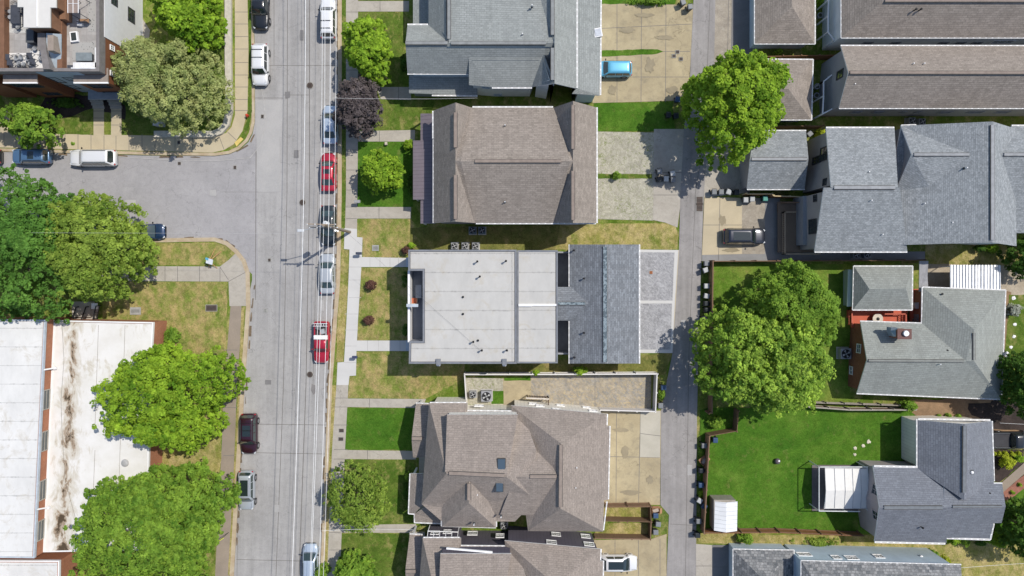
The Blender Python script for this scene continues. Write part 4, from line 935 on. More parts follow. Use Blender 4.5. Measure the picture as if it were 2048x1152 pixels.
h = simple('long brown gabled house with a blue grey end wall and narrow window', 1850, 155, [(1682, 92, 5.6), (2500, 92, 5.6), (2500, 216, 5.6), (1678, 216, 5.6), (1697, 145, 8), (2500, 145, 8)], GAB_EW, SH_BROWN, GREYW,
           ridges=[((1700, 145, 8.03), (2500, 146, 8.03))], gutters=[[(1681, 91, 5.52), (2500, 92, 5.52)], [(1678, 217, 5.52), (2500, 217, 5.52)]])
win(h, 1679, 164, 1.0, 1.5, frame=DKF, mull=0)
for x, w_ in ((1712, 1.2), (1756, 1.2), (1806, .6), (1836, .7), (1890, 1.5), (1950, 1.8), (2004, 1.6)): win(h, x, 224, w_, .8, frame=GREYW)
for x, y in ((1825, 128), (1846, 128)): vent(h, x, y, 7.2)
vent(h, 1708, 169, 7)
porchframe(h, [(1647, 163), (1647, 192), (1645, 228), (1664, 218)], .3, 3.2); porchframe(h, [(1647, 163), (1664, 150)], 2.2, 3.2)
MB().prism([P(x, y, .4)[:2] for x, y in rect(1645, 130, 1672, 232)], GZ, .35).build('porch_floor', DECK, h)
h = simple('brown hip roofed garage half under the big bright alley tree', 1560, 180, [(1502, 119, 3), (1625, 120, 3), (1622, 239, 3), (1500, 239, 3), (1563, 178, 4.7), (1577, 178, 4.7)], HIP_EW, SH_BROWN, BLUE_W,
           gutters=[[(1502, 118, 2.92), (1626, 119, 2.92), (1623, 240, 2.92), (1500, 240, 2.92)]], cat='garage')
RH = plain('stone grey ridge', (.3, .31, .32), .9)
h = simple('grey gabled garage beside the alley with a fence at its south side', 1555, 320, [(1508, 262, 3), (1612, 262, 3), (1609, 378, 3), (1494, 378, 3), (1500, 318, 4.8), (1617, 318, 4.8)], GAB_EW, SH_HOUSE, TAUPE_W,
           ridges=[((1503, 318, 4.82), (1614, 318, 4.82))], gutters=[[(1508, 261, 2.92), (1612, 261, 2.92)], [(1494, 379, 2.92), (1609, 379, 2.92)]], cat='garage', rm=RH)
# grey house 14
h = house('house', 'grey shingled taupe walled house with a brown rear deck', 1710, 380)
roof(h, [(1652, 256, 5.6), (1789, 256, 5.6), (1796, 375, 8.2), (1662, 375, 8.2)], [[0, 3, 2, 1]], SH_HOUSE, TAUPE_W)
roof(h, [(1648, 375, 8.15), (1800, 375, 8.15), (1815, 503, 5.6), (1629, 503, 5.6)], [[0, 3, 2, 1]], SH_HOUSE, TAUPE_W, dz=-.01)
ridge(h, (1668, 375, 8.2), (1790, 375, 8.2), mat=RH); gutter(h, [(1652, 255, 5.52), (1788, 255, 5.52)]); gutter(h, [(1629, 504, 5.52), (1814, 504, 5.52)])
m = MB(); m.prism([P(x, y, 2.9)[:2] for x, y in rect(1606, 392, 1640, 490)], GZ, 2.9); m.build('wall', GREYW, h)
for x, y, w_, hh in ((1648, 308, 1.6, 1.8), (1650, 364, .8, .9), (1631, 396, .8, .9), (1626, 453, 1.7, 2.0), (1634, 320, .9, 2.2)): win(h, x, y, w_, hh, frame=DKF)
for x, y, z in ((1736, 344, 7.4), (1741, 401, 7.6), (1763, 469, 6.2)): vent(h, x, y, z)
# big grey house 15
h = house('house', 'broad grey shingled house with a tall north south ridge at the right', 1900, 370)
roof(h, [(1985, 243, 9), (1985, 485, 9), (1793, 490, 5.7), (1793, 300, 5.7), (1803, 252, 5.75), (1850, 249, 6.7)], [[0, 5, 4, 3, 2, 1]], SH_HOUSE, GREYW)
roof(h, [(1801, 251, 5.7), (1850, 250, 5.75), (1948, 309, 8.25), (1823, 309, 7.8), (1860, 379, 6.7), (1792, 379, 5.7)], [[0, 3, 2, 1], [3, 5, 4, 2]], SH_HOUSE, GREYW, dz=.06, over=.25)
roof(h, [(1985, 243, 9), (2030, 257, 6.5), (2033, 492, 6.5), (1985, 485, 9)], [[0, 3, 2, 1]], SH_HOUSE, WHITE_W, dz=.01)
roof(h, [(2002, 309, 8.1), (2500, 309, 8.1), (2500, 252, 5.9), (2023, 252, 5.9), (2500, 466, 5.3), (2014, 466, 5.3)], [[0, 1, 2, 3], [0, 5, 4, 1]], SH_HOUSE, CREAM_W, dz=.02)
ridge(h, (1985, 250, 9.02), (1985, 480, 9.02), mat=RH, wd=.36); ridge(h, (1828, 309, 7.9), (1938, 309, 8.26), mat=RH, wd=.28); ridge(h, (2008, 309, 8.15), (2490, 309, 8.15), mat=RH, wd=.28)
gutter(h, [(1792, 380, 5.6), (1792, 489, 5.6)]); gutter(h, [(1802, 251, 5.65), (1832, 250, 5.7)]); gutter(h, [(2023, 251, 5.8), (2490, 251, 5.8)])
for x, y, z in ((1931, 336, 8.3), (1847, 407, 6.6), (1902, 445, 7.4)): vent(h, x, y, z)
# pavilion 16
GT = dict(r=.06)
h = simple('small sage hip roofed cottage beside the red deck', 1765, 577, [(1708, 533, 3), (1824, 533, 3), (1823, 619, 3), (1706, 619, 3), (1739, 578, 4.4), (1812, 577, 4.4)], HIP_EW, SH_GREEN, MINT_W,
           gutters=[[(1707, 532, 2.93), (1825, 532, 2.93), (1824, 620, 2.93), (1705, 620, 2.93), (1707, 532, 2.93)]], cat='cottage')
m = MB(); m.slab([P(1696, 539, 2.4), P(1709, 539, 2.7), P(1709, 613, 2.7), P(1694, 613, 2.4)], [[0, 1, 2, 3]], .1); m.build('side_roof', MINT_W, h)
m = MB(); m.box(P(1700, 576, 1.2), (.6, 4.2, 2.3)); m.build('side_wall', MINT_W, h)
# brick house 17
h = house('house', 'red brick house with an L shaped sage hip roof and square chimney', 1860, 690)
roof(h, [(1846, 575, 3), (2010, 581, 3), (2002, 798, 3), (1714, 786, 3), (1734, 720, 5.0), (1721, 643, 3), (1844, 647, 3), (1932, 722, 5.25), (1949, 660, 5.4), (1948, 722, 5.4)],
     [[0, 8, 1], [1, 8, 9, 2], [2, 9, 7, 4, 3], [4, 7, 6, 5], [6, 7, 9, 8, 0]], SH_GREEN, BRICK)
ridge(h, (1737, 721, 5.05), (1928, 722, 5.28), mat=plain('sage ridge', (.23, .24, .225), .9), wd=.2); ridge(h, (1948, 666, 5.42), (1948, 720, 5.42), mat=plain('sage ridge', (.23, .24, .225), .9), wd=.2)
gutter(h, [(1845, 574, 2.93), (2011, 580, 2.93), (2003, 799, 2.93), (1713, 787, 2.93)], r=.06); gutter(h, [(1844, 574, 2.93), (1843, 646, 2.93), (1720, 642, 2.93)], r=.06)
q = P(1807, 668, 5.6); c_ = MB().box((q.x, q.y, 4.9), (1.45, 1.0, 1.7)).build('chimney', BRICK, h)
m = MB(); m.box((q.x, q.y, 5.78), (1.6, 1.15, .08)); m.build('chimney_cap', plain('maroon cap', (.15, .08, .07), .7), c_)
m = MB(); m.lathe((q.x + .05, q.y + .1, 5.8), [(.28, 0), (.28, .15), (.34, .2), (.3, .32)], 14); m.build('chimney_pot', WHITE, c_)
m = MB(); m.slab([P(1782, 655, 5.5), P(1795, 655, 5.5), P(1795, 674, 5.5), P(1786, 673, 5.0), P(1782, 664, 5.0)], [[0, 1, 2, 3, 4]], .9); m.build('chimney_saddle', plain('blue flashing', (.35, .42, .48), .35, .4), c_)
for x, y, z in ((1885, 588, 3.6), (1895, 701, 4.6)): vent(h, x, y, z, 'drain')
vent(h, 1878, 728, 5.0)
for x, y, w_, hh in ((1718, 697, 1.1, .9), (1700, 740, 1.0, .7)): win(h, x, y, w_, hh)
m = MB(); m.slab([P(1901, 530, 2.6), P(2000, 530, 2.6), P(2000, 582, 2.85), P(1901, 582, 2.85)], [[0, 1, 2, 3]], .04)
for k in range(17): m.tube(P(1901 + k * 6.15, 530, 2.63), P(1901 + k * 6.15, 582, 2.88), .1 if k % 3 else .07, 6)
aw = thing('awning', 'white ribbed metal awning on the north side of the brick house', 'awning', P(1950, 556, 0) + Vector((0, 0, GZ)))
m.build('roof_panel', plain('white ribbed metal', (.7, .71, .72), .35, .3), aw)
for x, y in ((1904, 533), (1950, 533), (1997, 533)): q = P(x, y, 2.55); MB().tube((q.x, q.y, GZ), q, .05, 8).build('post', WHITE, aw)
m = MB(); m.slab([P(1839, 522, 2.5), P(1857, 522, 2.5), P(1855, 552, 2.6), P(1857, 583, 2.5), P(1838, 583, 2.5)], [[0, 1, 2, 3, 4]], .1)
cp = thing('lean_to', 'narrow grey flat lean-to roof between cottage and awning', 'lean-to', P(1847, 552, 0) + Vector((0, 0, GZ))); m.build('roof_panel', plain('grey felt', (.3, .3, .31), .8), cp)
for x, y in ((1840, 524), (1855, 524), (1840, 581), (1855, 581)): q = P(x, y, 2.45); MB().box((q.x, q.y, 1.25), (.1, .1, 2.4)).build('post', WOODF, cp)
# red deck
rdk = thing('deck', 'red painted timber deck with railing and stairs between cottage and brick house', 'deck', P(1750, 640, 0) + Vector((0, 0, GZ)))
m = MB(); m.prism([P(x, y, .9)[:2] for x, y in [(1703, 610), (1815, 610), (1815, 636), (1818, 646), (1812, 655), (1703, 655)]], .7, .9); m.prism([P(x, y, .9)[:2] for x, y in rect(1822, 578, 1846, 645)], .55, .8); m.build('deck_floor', REDDECK, rdk)
REDP = plain('red painted rail', (.5, .13, .08), .6)
def railing(parent, pts, z0, z1, mat, conv=P, bal=.22, name='railing'):
    m = MB()
    for k in range(len(pts) - 1):
        a, b = conv(*pts[k], z1), conv(*pts[k+1], z1); L = (b - a).length
        m.box((a + b) / 2, (L, .12, .05), math.atan2((b-a).y, (b-a).x)); m.box((a + b) / 2 - Vector((0, 0, (z1 - z0) * .8)), (L, .05, .05), math.atan2((b-a).y, (b-a).x))
        for i in range(int(L / bal) + 1):
            q = a + (b - a) * min(1, i * bal / L); m.box((q.x, q.y, (z0 + z1) / 2), (.04, .04, z1 - z0))
        for q in (a, b): m.box((q.x, q.y, (z0 + z1) / 2), (.1, .1, z1 - z0 + .1))
    return m.build(name, mat, parent)
railing(rdk, [(1704, 624), (1704, 650)], .9, 1.8, REDP); railing(rdk, [(1770, 628), (1812, 628), (1812, 645), (1770, 645)], .9, 1.8, REDP)
m = MB()
for k in range(4): m.prism([P(x, y, .5)[:2] for x, y in rect(1696 - k * 0, 620 + k * 4, 1704, 624 + k * 4)], GZ, .75 - k * .17)
m.build('stairs', REDDECK, rdk)
tb = thing('fire_table', 'round white topped table on the red deck', 'table', P(1750, 637, .9)); m = MB(); q = P(1750, 637, .9)
m.lathe(q, [(.3, 0), (.3, .5), (.62, .55), (.62, .65), (.3, .66)], 20); m.build('tabletop', plain('beige stone top', (.55, .5, .42), .6), tb)
MB().lathe(q + Vector((0, 0, .66)), [(.2, 0), (.18, .06), (.05, .1)], 10).build('burner', BLACK, tb)
for i, (x, y, s, lab, c) in enumerate(((1829, 610, .8, 'small grey storage box on the red deck by the brick house', (.42, .38, .38)), (1833, 632, .7, 'upper of the two dark bins on the red deck', (.2, .2, .21)), (1830, 640, .6, 'lower of the two dark bins on the red deck', (.16, .16, .17)))):
    bx = thing('deck_box', lab, 'storage box', P(x, y, .85)); q = P(x, y, .85)
    MB().box(q + Vector((0, 0, .4)), (s, s * .8, .8), .2).build('body', plain('deck box %d' % i, c, .6), bx, bevel=.03); MB().box(q + Vector((0, 0, .84)), (s + .06, s * .8 + .06, .07), .2).build('lid', plain('deck lid %d' % i, [v * 1.3 for v in c], .5), bx, bevel=.02)
# house 18
h = house('house', 'large blue grey shingled house with mauve end wall beside the white canopy', 1880, 980)
E, T_ = 3.9, 6.4
roof(h, [(1746, 932, E), (1893, 936, E), (1893, 1015, T_), (1759, 1015, T_), (1893, 1086, E), (1749, 1083, E)], [[0, 3, 2, 1], [3, 5, 4, 2]], SH_BGREY, PINK_W)
roof(h, [(1888, 936, 4.1), (1982, 936, 4.1), (1987, 967, 4.9), (2004, 967, 4.9), (2011, 1013, 6.3), (1888, 1013, 6.3), (1888, 1077, 4.1), (1980, 1077, 4.1), (1987, 1046, 5.1), (2003, 1046, 5.1)], [[0, 5, 4, 3, 2, 1], [5, 6, 7, 8, 9, 4]], SH_BGREY, PINK_W, dz=.02)
roof(h, [(1834, 840, E), (1983, 842, E), (1988, 967, E+.2), (1928, 1000, T_), (1834, 937, E), (1929, 848, T_)], [[0, 4, 3, 5], [5, 3, 2, 1]], SH_BGREY, CREAM_W, dz=.04)
ridge(h, (1929, 852, T_ + .02), (1928, 985, T_ + .02), mat=plain('bluegrey ridge', (.17, .185, .2), .9)); ridge(h, (1768, 1015, T_), (1885, 1015, T_), mat=MATS['bluegrey ridge']); ridge(h, (1905, 1013, 6.33), (2004, 1013, 6.33), mat=MATS['bluegrey ridge'], wd=.2)
gutter(h, [(1748, 932, E), (1892, 935, E)], r=.1); gutter(h, [(1749, 1084, E), (1890, 1087, E)], r=.1); gutter(h, [(1893, 1076, 4.1), (1980, 1079, 4.1), (1987, 1047, 4.8)], r=.1); gutter(h, [(1987, 967, 4.8), (2004, 967, 4.8)], r=.1); gutter(h, [(1833, 838, E), (1833, 932, E)], r=.06); gutter(h, [(1984, 842, E), (1988, 962, E)], r=.06); gutter(h, [(1836, 838, E), (1980, 840, E)], r=.09)
for x, y in ((1751, 980), (1752, 1031)): win(h, x, y, 1.2, 1.3, frame=plain('mauve frame', (.4, .35, .35), .6))
vent(h, 1942, 944, 5.9, 'box'); vent(h, 1980, 987, 5.5, 'drain'); vent(h, 1841, 1053, 5.0, 'black')
# canopy
cn = thing('canopy', 'white panelled garden canopy against the mauve wall with a dark net frame', 'canopy', P(1690, 980, 0) + Vector((0, 0, GZ)))
m = MB(); m.slab([P(1650, 936, 2.5), P(1736, 937, 2.5), P(1738, 981, 3.0), P(1652, 981, 3.0), P(1736, 1017, 2.5), P(1648, 1017, 2.5)], [[0, 3, 2, 1], [3, 5, 4, 2]], .04); m.build('canopy_panel', plain('white canopy cloth', (.7, .69, .66), .7, var=.05), cn)
m = MB()
for x in (1650, 1669, 1689, 1705, 1721, 1736):
    m.tube(P(x, 936, 2.53), P(x + 2, 981, 3.03), .035, 6); m.tube(P(x + 2, 981, 3.03), P(x, 1017, 2.53), .035, 6)
for a, b in (((1650, 936), (1736, 937)), ((1648, 1017), (1736, 1017))): m.tube(P(*a, 2.53), P(*b, 2.53), .04, 6)
m.build('canopy_rib', plain('canopy rib', (.5, .5, .5), .5), cn)
m = MB()
for a, b in (((1640, 934), (1736, 934)), ((1638, 934), (1638, 1022)), ((1638, 1022), (1720, 1023))): m.tube(P(*a, 2.7), P(*b, 2.7), .06, 6)
for x, y in ((1638, 934), (1638, 1022), (1735, 936), (1735, 1020), (1690, 1022)): q = P(x, y, 2.7); m.tube((q.x, q.y, GZ), q, .06, 6)
m.build('frame', plain('pale pole', (.6, .62, .62), .4), cn)
m = MB(); m.prism([P(x, y, .2)[:2] for x, y in rect(1624, 930, 1745, 1022)], GZ, .22); m.build('patio_floor', plain('dark patio', (.16, .14, .14), .8), cn)
# shed
sh = thing('garden_shed', 'white ridged metal garden shed beside the brown alley fence', 'shed', P(1450, 1030, 0) + Vector((0, 0, GZ)))
m = MB(); m.slab([P(1430, 1003, 2.0), P(1453, 1005, 2.35), P(1475, 1003, 2.0), P(1474, 1062, 2.0), P(1452, 1065, 2.35), P(1428, 1061, 2.0)], [[0, 5, 4, 1], [1, 4, 3, 2]], .05); m.build('roof', MET_WHITE, sh)
m = MB(); a, b = P(1428, 1000, 2.0), P(1473, 1063, 2.0); m.prism([(a.x, b.y + .1), (b.x - .1, b.y + .1), (b.x - .1, a.y), (a.x, a.y)], GZ, 1.97); m.build('wall', plain('shed taupe wall', (.33, .3, .26), .6), sh)
# bottom right pair
h = simple('small mottled grey hip roofed garage at the bottom edge, pale blue walls', 1525, 1160, [(1467, 1099, 3), (1587, 1101, 3), (1587, 1290, 3), (1467, 1290, 3), (1527, 1160, 5), (1527, 1230, 5)], HIP_NS, SH_MOTT, BLUE_W,
           gutters=[[(1466, 1200, 2.93), (1466, 1098, 2.93), (1588, 1100, 2.93), (1588, 1200, 2.93)]], cat='garage')
h = simple('pale blue house with a mottled grey roof at the bottom right', 1760, 1200, [(1603, 1122, 5.8), (1922, 1130, 5.8), (1940, 1400, 5.8), (1603, 1400, 5.8), (1680, 1250, 8.4), (1930, 1255, 8.4)], [[0, 4, 5, 1], [2, 5, 4, 3], [3, 4, 0]], SH_MOTT, BLUE_W,
           gutters=[[(1602, 1300, 5.72), (1602, 1121, 5.72), (1922, 1129, 5.72)]])
m = MB(); a = P(1594, 1112, 6.0); 
for x, y, w_ in ((1608, 1109, 1.6), (1672, 1115, 1.0), (1703, 1116, 1.4), (1757, 1113, 1.1)): win(h, x, y, w_, 1.0)
m = MB()
for k, x in enumerate((1840, 1854, 1866)):
    q = P(x, 1112 + k * 4, 2.6); m.lathe(q, [(.16, 0), (.2, .3), (.08, .4)], 8); m.tube(q, (q.x, q.y - .3, 1.0), .05, 6)
m.build('meter_pipe', WHITE, h)

# ================================================================ fences
def fence(name, label, pts, hh, mat, post=None, step=2.4, rail=True, conv=P, postw=.12, th=.03, cap=None, base=GZ, boards=.145):
    o = thing(name, label, 'fence', conv(*pts[0], 0) + Vector((0, 0, base))); post = post or mat
    pm, bm, rm = MB(), MB(), MB()
    for k in range(len(pts) - 1):
        a, b = conv(*pts[k], hh), conv(*pts[k+1], hh); d = b - a; L = d.length; rz = math.atan2(d.y, d.x); n = Vector((-d.y, d.x, 0)).normalized()
        cnt = max(1, round(L / boards)); rr = random.Random(k)
        for i in range(cnt):
            q = a + d * ((i + .5) / cnt); top = hh + rr.uniform(-.02, .02)
            bm.box((q.x, q.y, (top + base) / 2), (L / cnt * .93, th, top - base), rz)
        for z in (.35, hh - .25):
            if rail: c = (a + b) / 2 + n * .05; rm.box((c.x, c.y, base + z), (L, .06, .09), rz)
        if cap: c = (a + b) / 2; rm.box((c.x, c.y, hh + .04), (L, .12, .07), rz)
        np_ = max(1, round(L / step))
        for i in range(np_ + (1 if k == len(pts) - 2 else 0)):
            q = a + d * (i / np_) + n * .09; MB().box((q.x, q.y, (hh + .08 + base) / 2), (postw, postw, hh + .08 - base), rz).build('post', post, o)
    bm.build('boards', mat, o); rm.build('rail', post, o)
    return o
WF = plain('white vinyl', (.66, .64, .62), .5, var=.04); WOODP = plain('brown fence post', (.2, .125, .08), .85); WOODP2 = plain('tan fence top', (.5, .4, .24), .8)
fence('picket_fence', 'long white vinyl fence round the paved side yard', [(933, 808), (929, 749), (1110, 749), (1314, 748), (1311, 823), (1200, 820)], 1.8, WF, cap=True)
fence('wooden_fence', 'tall brown fence along the alley beside the two large trees', [(1426, 521), (1424, 700), (1424, 825), (1418, 826)], 1.8, WOODF, WOODP, cap=True)
fence('wooden_fence', 'brown fence between the long blue grey walk and the tree yard', [(1428, 523), (1852, 521)], 1.8, WOODF, WOODP)
fence('wooden_fence', 'jagged brown fence at the corner under the clipped green tree', [(1477, 822), (1474, 862), (1418, 872)], 1.8, WOODF, WOODP)
fence('wooden_fence', 'long dark fence between alley bins and the lush lawn', [(1419, 872), (1413, 980), (1408, 1068)], 1.8, WOODF, WOODP, cap=True)
fence('wooden_fence', 'warm brown fence along the bottom of the lush lawn', [(1408, 1067), (1560, 1066), (1727, 1073)], 1.7, WOODR, WOODP)
fence('wooden_fence', 'weathered double fence at the top of the lush lawn', [(1617, 814), (1700, 820), (1833, 820)], 1.6, WOODF, plain('grey fence', (.33, .3, .26), .85), cap=True)
fence('wooden_fence', 'grey plank fence just north of the weathered fence', [(1617, 806), (1800, 812)], 1.2, plain('grey fence', (.33, .3, .26), .85))
fence('wooden_fence', 'red brown fence between the two brown garages at the top right', [(1530, 113), (1676, 110)], 1.8, WOODR, WOODP)
fence('wooden_fence', 'short tan topped fence behind the grey gabled garage', [(1494, 388), (1544, 388), (1548, 392), (1612, 394)], 1.8, WOODR, WOODP2, cap=True)
fence('wooden_fence', 'dark fence north of the grey gabled garage', [(1500, 252), (1648, 252)], 1.7, WOODF, WOODP)
fence('wooden_fence', 'brown fence of the upper little back yard', [(1212, 1015), (1301, 1014), (1302, 1044), (1208, 1042)], 1.7, WOODF, WOODP)
fence('wooden_fence', 'brown fence of the lower little back yard with open rails', [(1302, 1044), (1301, 1078), (1190, 1076)], 1.6, WOODF, WOODP, cap=True, boards=.32)
# brown deck of the grey house
dk = thing('deck', 'brown timber deck with rails behind the grey taupe walled house', 'deck', P(1580, 450, 0) + Vector((0, 0, GZ)))
m = MB(); m.prism([P(x, y, 1.0)[:2] for x, y in rect(1556, 403, 1632, 505)], .85, 1.0); m.build('deck_floor', DECK, dk)
railing(dk, [(1568, 405), (1612, 405)], 1.0, 1.9, WOODF); railing(dk, [(1592, 424), (1570, 424), (1570, 508), (1640, 508)], 1.0, 1.9, plain('tan rail', (.36, .28, .2), .8))
m = MB()
for k in range(4): m.prism([P(x, y, .5)[:2] for x, y in rect(1556 + k * 5, 408, 1561 + k * 5, 424)], GZ, .35 + k * .18)
m.build('stairs', DECK, dk)
# retaining wall beside the pavement
rw = MB(); wp = [(455, -300), (456, 120), (458, 222), (452, 248), (440, 262), (424, 268), (308, 268)]
a = [P(x, y, .5)[:2] for x, y in wp]; o_ = strip([tuple(p) for p in a], .75); n = len(a)
for i in range(n - 1): rw.prism([o_[i], o_[i+1], o_[2*n-2-i], o_[2*n-1-i]], GZ, .55, bottom=False)
o = rw.build('retaining_wall', plain('pale wall concrete', (.5, .47, .4), .8)); tag(o, 'low curved pale retaining wall along the townhouse pavement', 'wall')
# ramp rails and steps by the school
rp = thing('entry_ramp', 'brick edged entry ramp with black handrails north of the school', 'ramp', P(170, 622, 0) + Vector((0, 0, GZ)))
m = MB(); m.prism([P(x, y, .5)[:2] for x, y in [(158, 612), (196, 612), (190, 640), (148, 640)]], GZ, .5); m.build('ramp_slab', CONC_OLD, rp)
railing(rp, [(152, 614), (145, 636)], .5, 1.4, BLACK, bal=.8); railing(rp, [(172, 614), (162, 640)], .5, 1.4, BLACK, bal=.8); railing(rp, [(192, 612), (186, 638)], .5, 1.4, BLACK, bal=.8)
# pergola-like stair cage by the taupe duplex
sc_ = thing('stair_railing', 'brown stair cage against the cream north wall of the taupe duplex', 'railing', P(1075, 802, 0) + Vector((0, 0, GZ)))
railing(sc_, [(1055, 795), (1097, 797), (1097, 812)], .2, 1.7, plain('dark brown rail', (.1, .07, .055), .7), bal=.3)
m = MB(); a, b = P(1052, 796, 1.75), P(1098, 798, 1.75); m.box((a + b) / 2, ((b-a).length, .16, .08), math.atan2((b-a).y, (b-a).x)); m.build('handrail', plain('pale handrail', (.6, .55, .48), .6), sc_)
# ---------------------------------------------------------------- vehicles
TYRE = plain('tyre rubber', (.02, .02, .02), .9); RIM = plain('alloy rim', (.45, .46, .48), .3, .8)
CGL = glassm('car glass', (.018, .028, .028), .04); CGL2 = glassm('car glass green', (.03, .05, .047), .04); TRIMB = plain('black trim', (.015, .015, .016), .4)
LAMPW = glassm('headlight lens', (.6, .62, .64), .1); LAMPR = glassm('tail light lens', (.35, .01, .015), .15)
def loft(m, secs, mi=0):
    """secs: list of closed rings (same count)"""
    n = len(secs[0]); b = len(m.v)
    for s in secs: m.v += [tuple(p) for p in s]
    for k in range(len(secs) - 1):
        for i in range(n):
            j = (i + 1) % n; m.f.append((b + k*n + i, b + k*n + j, b + (k+1)*n + j, b + (k+1)*n + i)); m.mi.append(mi)
    m.f.append(tuple(reversed(range(b, b + n)))); m.mi.append(mi); m.f.append(tuple(range(b + (len(secs)-1)*n, b + len(secs)*n))); m.mi.append(mi)
def interp(x, tab):
    for i in range(len(tab) - 1):
        if x <= tab[i+1][0]: 
            t = (x - tab[i][0]) / (tab[i+1][0] - tab[i][0]); return tab[i][1] + (tab[i+1][1] - tab[i][1]) * max(0, t)
    return tab[-1][1]
def vehicle(name, label, cat, L, W, HT, kind, pmat, px, py, heading, z=.03, glass=None, rails=False, sunroof=False, roofmat=None, group='cars parked along the kerb', rackbars=False):
    """heading: degrees, 0 = nose to the right in the photo, 90 = nose up. px,py = middle of the body in the photo"""
    t = thing(name, label, cat, (P(px, py, .7).x, P(px, py, .7).y, z), group, R(heading))
    gl = glass or CGL; h2 = W / 2; x0, x1 = -L / 2, L / 2
    if kind == 'sedan': wb, wt, rt, rb, belt, hood, trunk = .27, .11, -.2, -.36, .9, .82, .92
    elif kind == 'suv': wb, wt, rt, rb, belt, hood, trunk = .25, .13, -.41, -.47, 1.05, 1.0, 1.05
    elif kind == 'hatch': wb, wt, rt, rb, belt, hood, trunk = .28, .1, -.3, -.45, .92, .85, .95
    else: wb, wt, rt, rb, belt, hood, trunk = .22, .12, -.06, -.1, 1.05, 1.02, 1.0
    wb, wt, rt, rb = [v * L for v in (wb, wt, rt, rb)]
    top = [(x0, trunk - .12), (x0 + .1, trunk - .03), (x0 + .35, trunk), (rb, trunk + .02), (wb - .1, belt), (wb + .05, belt - .01), (x1 - .5, hood), (x1 - .15, hood - .1), (x1, hood - .3)]
    wid = [(x0, .76), (x0 + .08, .88), (x0 + .3, .96), (x0 + .8, 1.0), (x1 - 1.2, 1.0), (x1 - .6, .965), (x1 - .3, .9), (x1 - .1, .78), (x1, .62)]
    xs = sorted(set([x0, x0 + .04, x0 + .1, x0 + .2, x0 + .35, x0 + .6, x0 + .9, rb, 0, wb - .1, wb + .1, x1 - 1.1, x1 - .8, x1 - .5, x1 - .3, x1 - .15, x1 - .06, x1] + [x0 + L * k / 10 for k in range(2, 9)]))
    secs = []
    for x in xs:
        if kind == 'pickup' and x < rb: pass
        hw = h2 * interp(x, wid); tz = interp(x, top); zb = .22 + .12 * max(0, abs(x) / (L/2) - .85) / .15
        half = [(0, zb), (hw * .9, zb), (hw * .99, zb + .15), (hw, .55), (hw * .985, tz - .16), (hw * .93, tz - .05), (hw * .8, tz), (hw * .4, tz + .025), (0, tz + .035)]
        ring = [(x, y, z_) for y, z_ in half] + [(x, -y, z_) for y, z_ in half[-2:0:-1]]
        secs.append(ring)
    m = MB(); loft(m, secs); body = m.build('body', pmat, t, smooth=True, local=True)
    # cabin
    def cw(z_): return h2 * (.93 - .2 * (z_ - belt) / (HT - belt))
    cs = []
    rbz = trunk if kind != 'pickup' else belt
    tab = [(rb - .02, rbz - .05), (rb + (rt - rb) * .5, (rbz + HT) / 2 + .04), (rt, HT - .02), (rt + .25, HT), (0.0 if rt < -.3 else rt + .5, HT + .005), (wt - .25, HT - .005), (wt, HT - .03), (wt + (wb - wt) * .5, (belt + HT) / 2 + .03), (wb + .03, belt - .05)]
    tab = sorted(tab)
    for x, zz in tab:
        wbm = cw(belt) ; wt_ = cw(max(zz, belt))
        half = [(0, .7), (wbm, .7), (wbm, min(belt, zz)), (wt_ + .03, zz - .07 if zz > belt + .1 else zz - .01), (wt_ - .03, zz - .015), (wt_ * .6, zz + .015), (0, zz + .025)]
        cs.append([(x, y, z_) for y, z_ in half] + [(x, -y, z_) for y, z_ in half[-2:0:-1]])
    m = MB(); loft(m, cs); m.build('cabin', pmat, t, smooth=True, local=True)
    def panel(nm, xa, za, xb, zb_, fa, fb, mat, off=.022, n=6, par=t, crown=.03):
        m = MB(); k0 = len(m.v); rows = []
        for (x, zz, f) in ((xa, za, fa), ((xa + xb) / 2, (za + zb_) / 2 + .045, (fa + fb) / 2), (xb, zb_, fb)):
            row = []
            for i in range(n + 1):
                s = i / n * 2 - 1; w_ = cw(max(zz, belt)) * f
                row.append((x + (.05 if xa > xb else -.05) * (1 - s * s) * (1 if x == xa else .4), s * w_, zz + off + crown * (1 - s * s)))
            rows.append(row)
        for r_ in rows: m.v += r_
        for a in range(2):
            for i in range(n):
                q = (k0 + a*(n+1) + i, k0 + a*(n+1) + i + 1, k0 + (a+1)*(n+1) + i + 1, k0 + (a+1)*(n+1) + i)
                m.f.append(q if xa > xb else q[::-1]); m.mi.append(0)
        return m.build(nm, mat, par, smooth=True, local=True)
    panel('windshield', wb - .04, belt + .0, wt + .08, HT - .05, .88, .86, gl)
    panel('rear_window', rb + .03, rbz + .0, rt - .05, HT - .05, .84, .84, gl)
    # side windows
    segs = [(rt + .12, (rt + wt) / 2 - .06), ((rt + wt) / 2 + .04, wt - .02)] if kind != 'pickup' else [(rt + .1, wt - .02)]
    if kind == 'suv': a_, b_ = rt + .1, wt - .02; d_ = (b_ - a_) / 3; segs = [(a_, a_ + d_ * .8), (a_ + d_ * .9, a_ + d_ * 1.9), (a_ + d_ * 2.0, b_)]
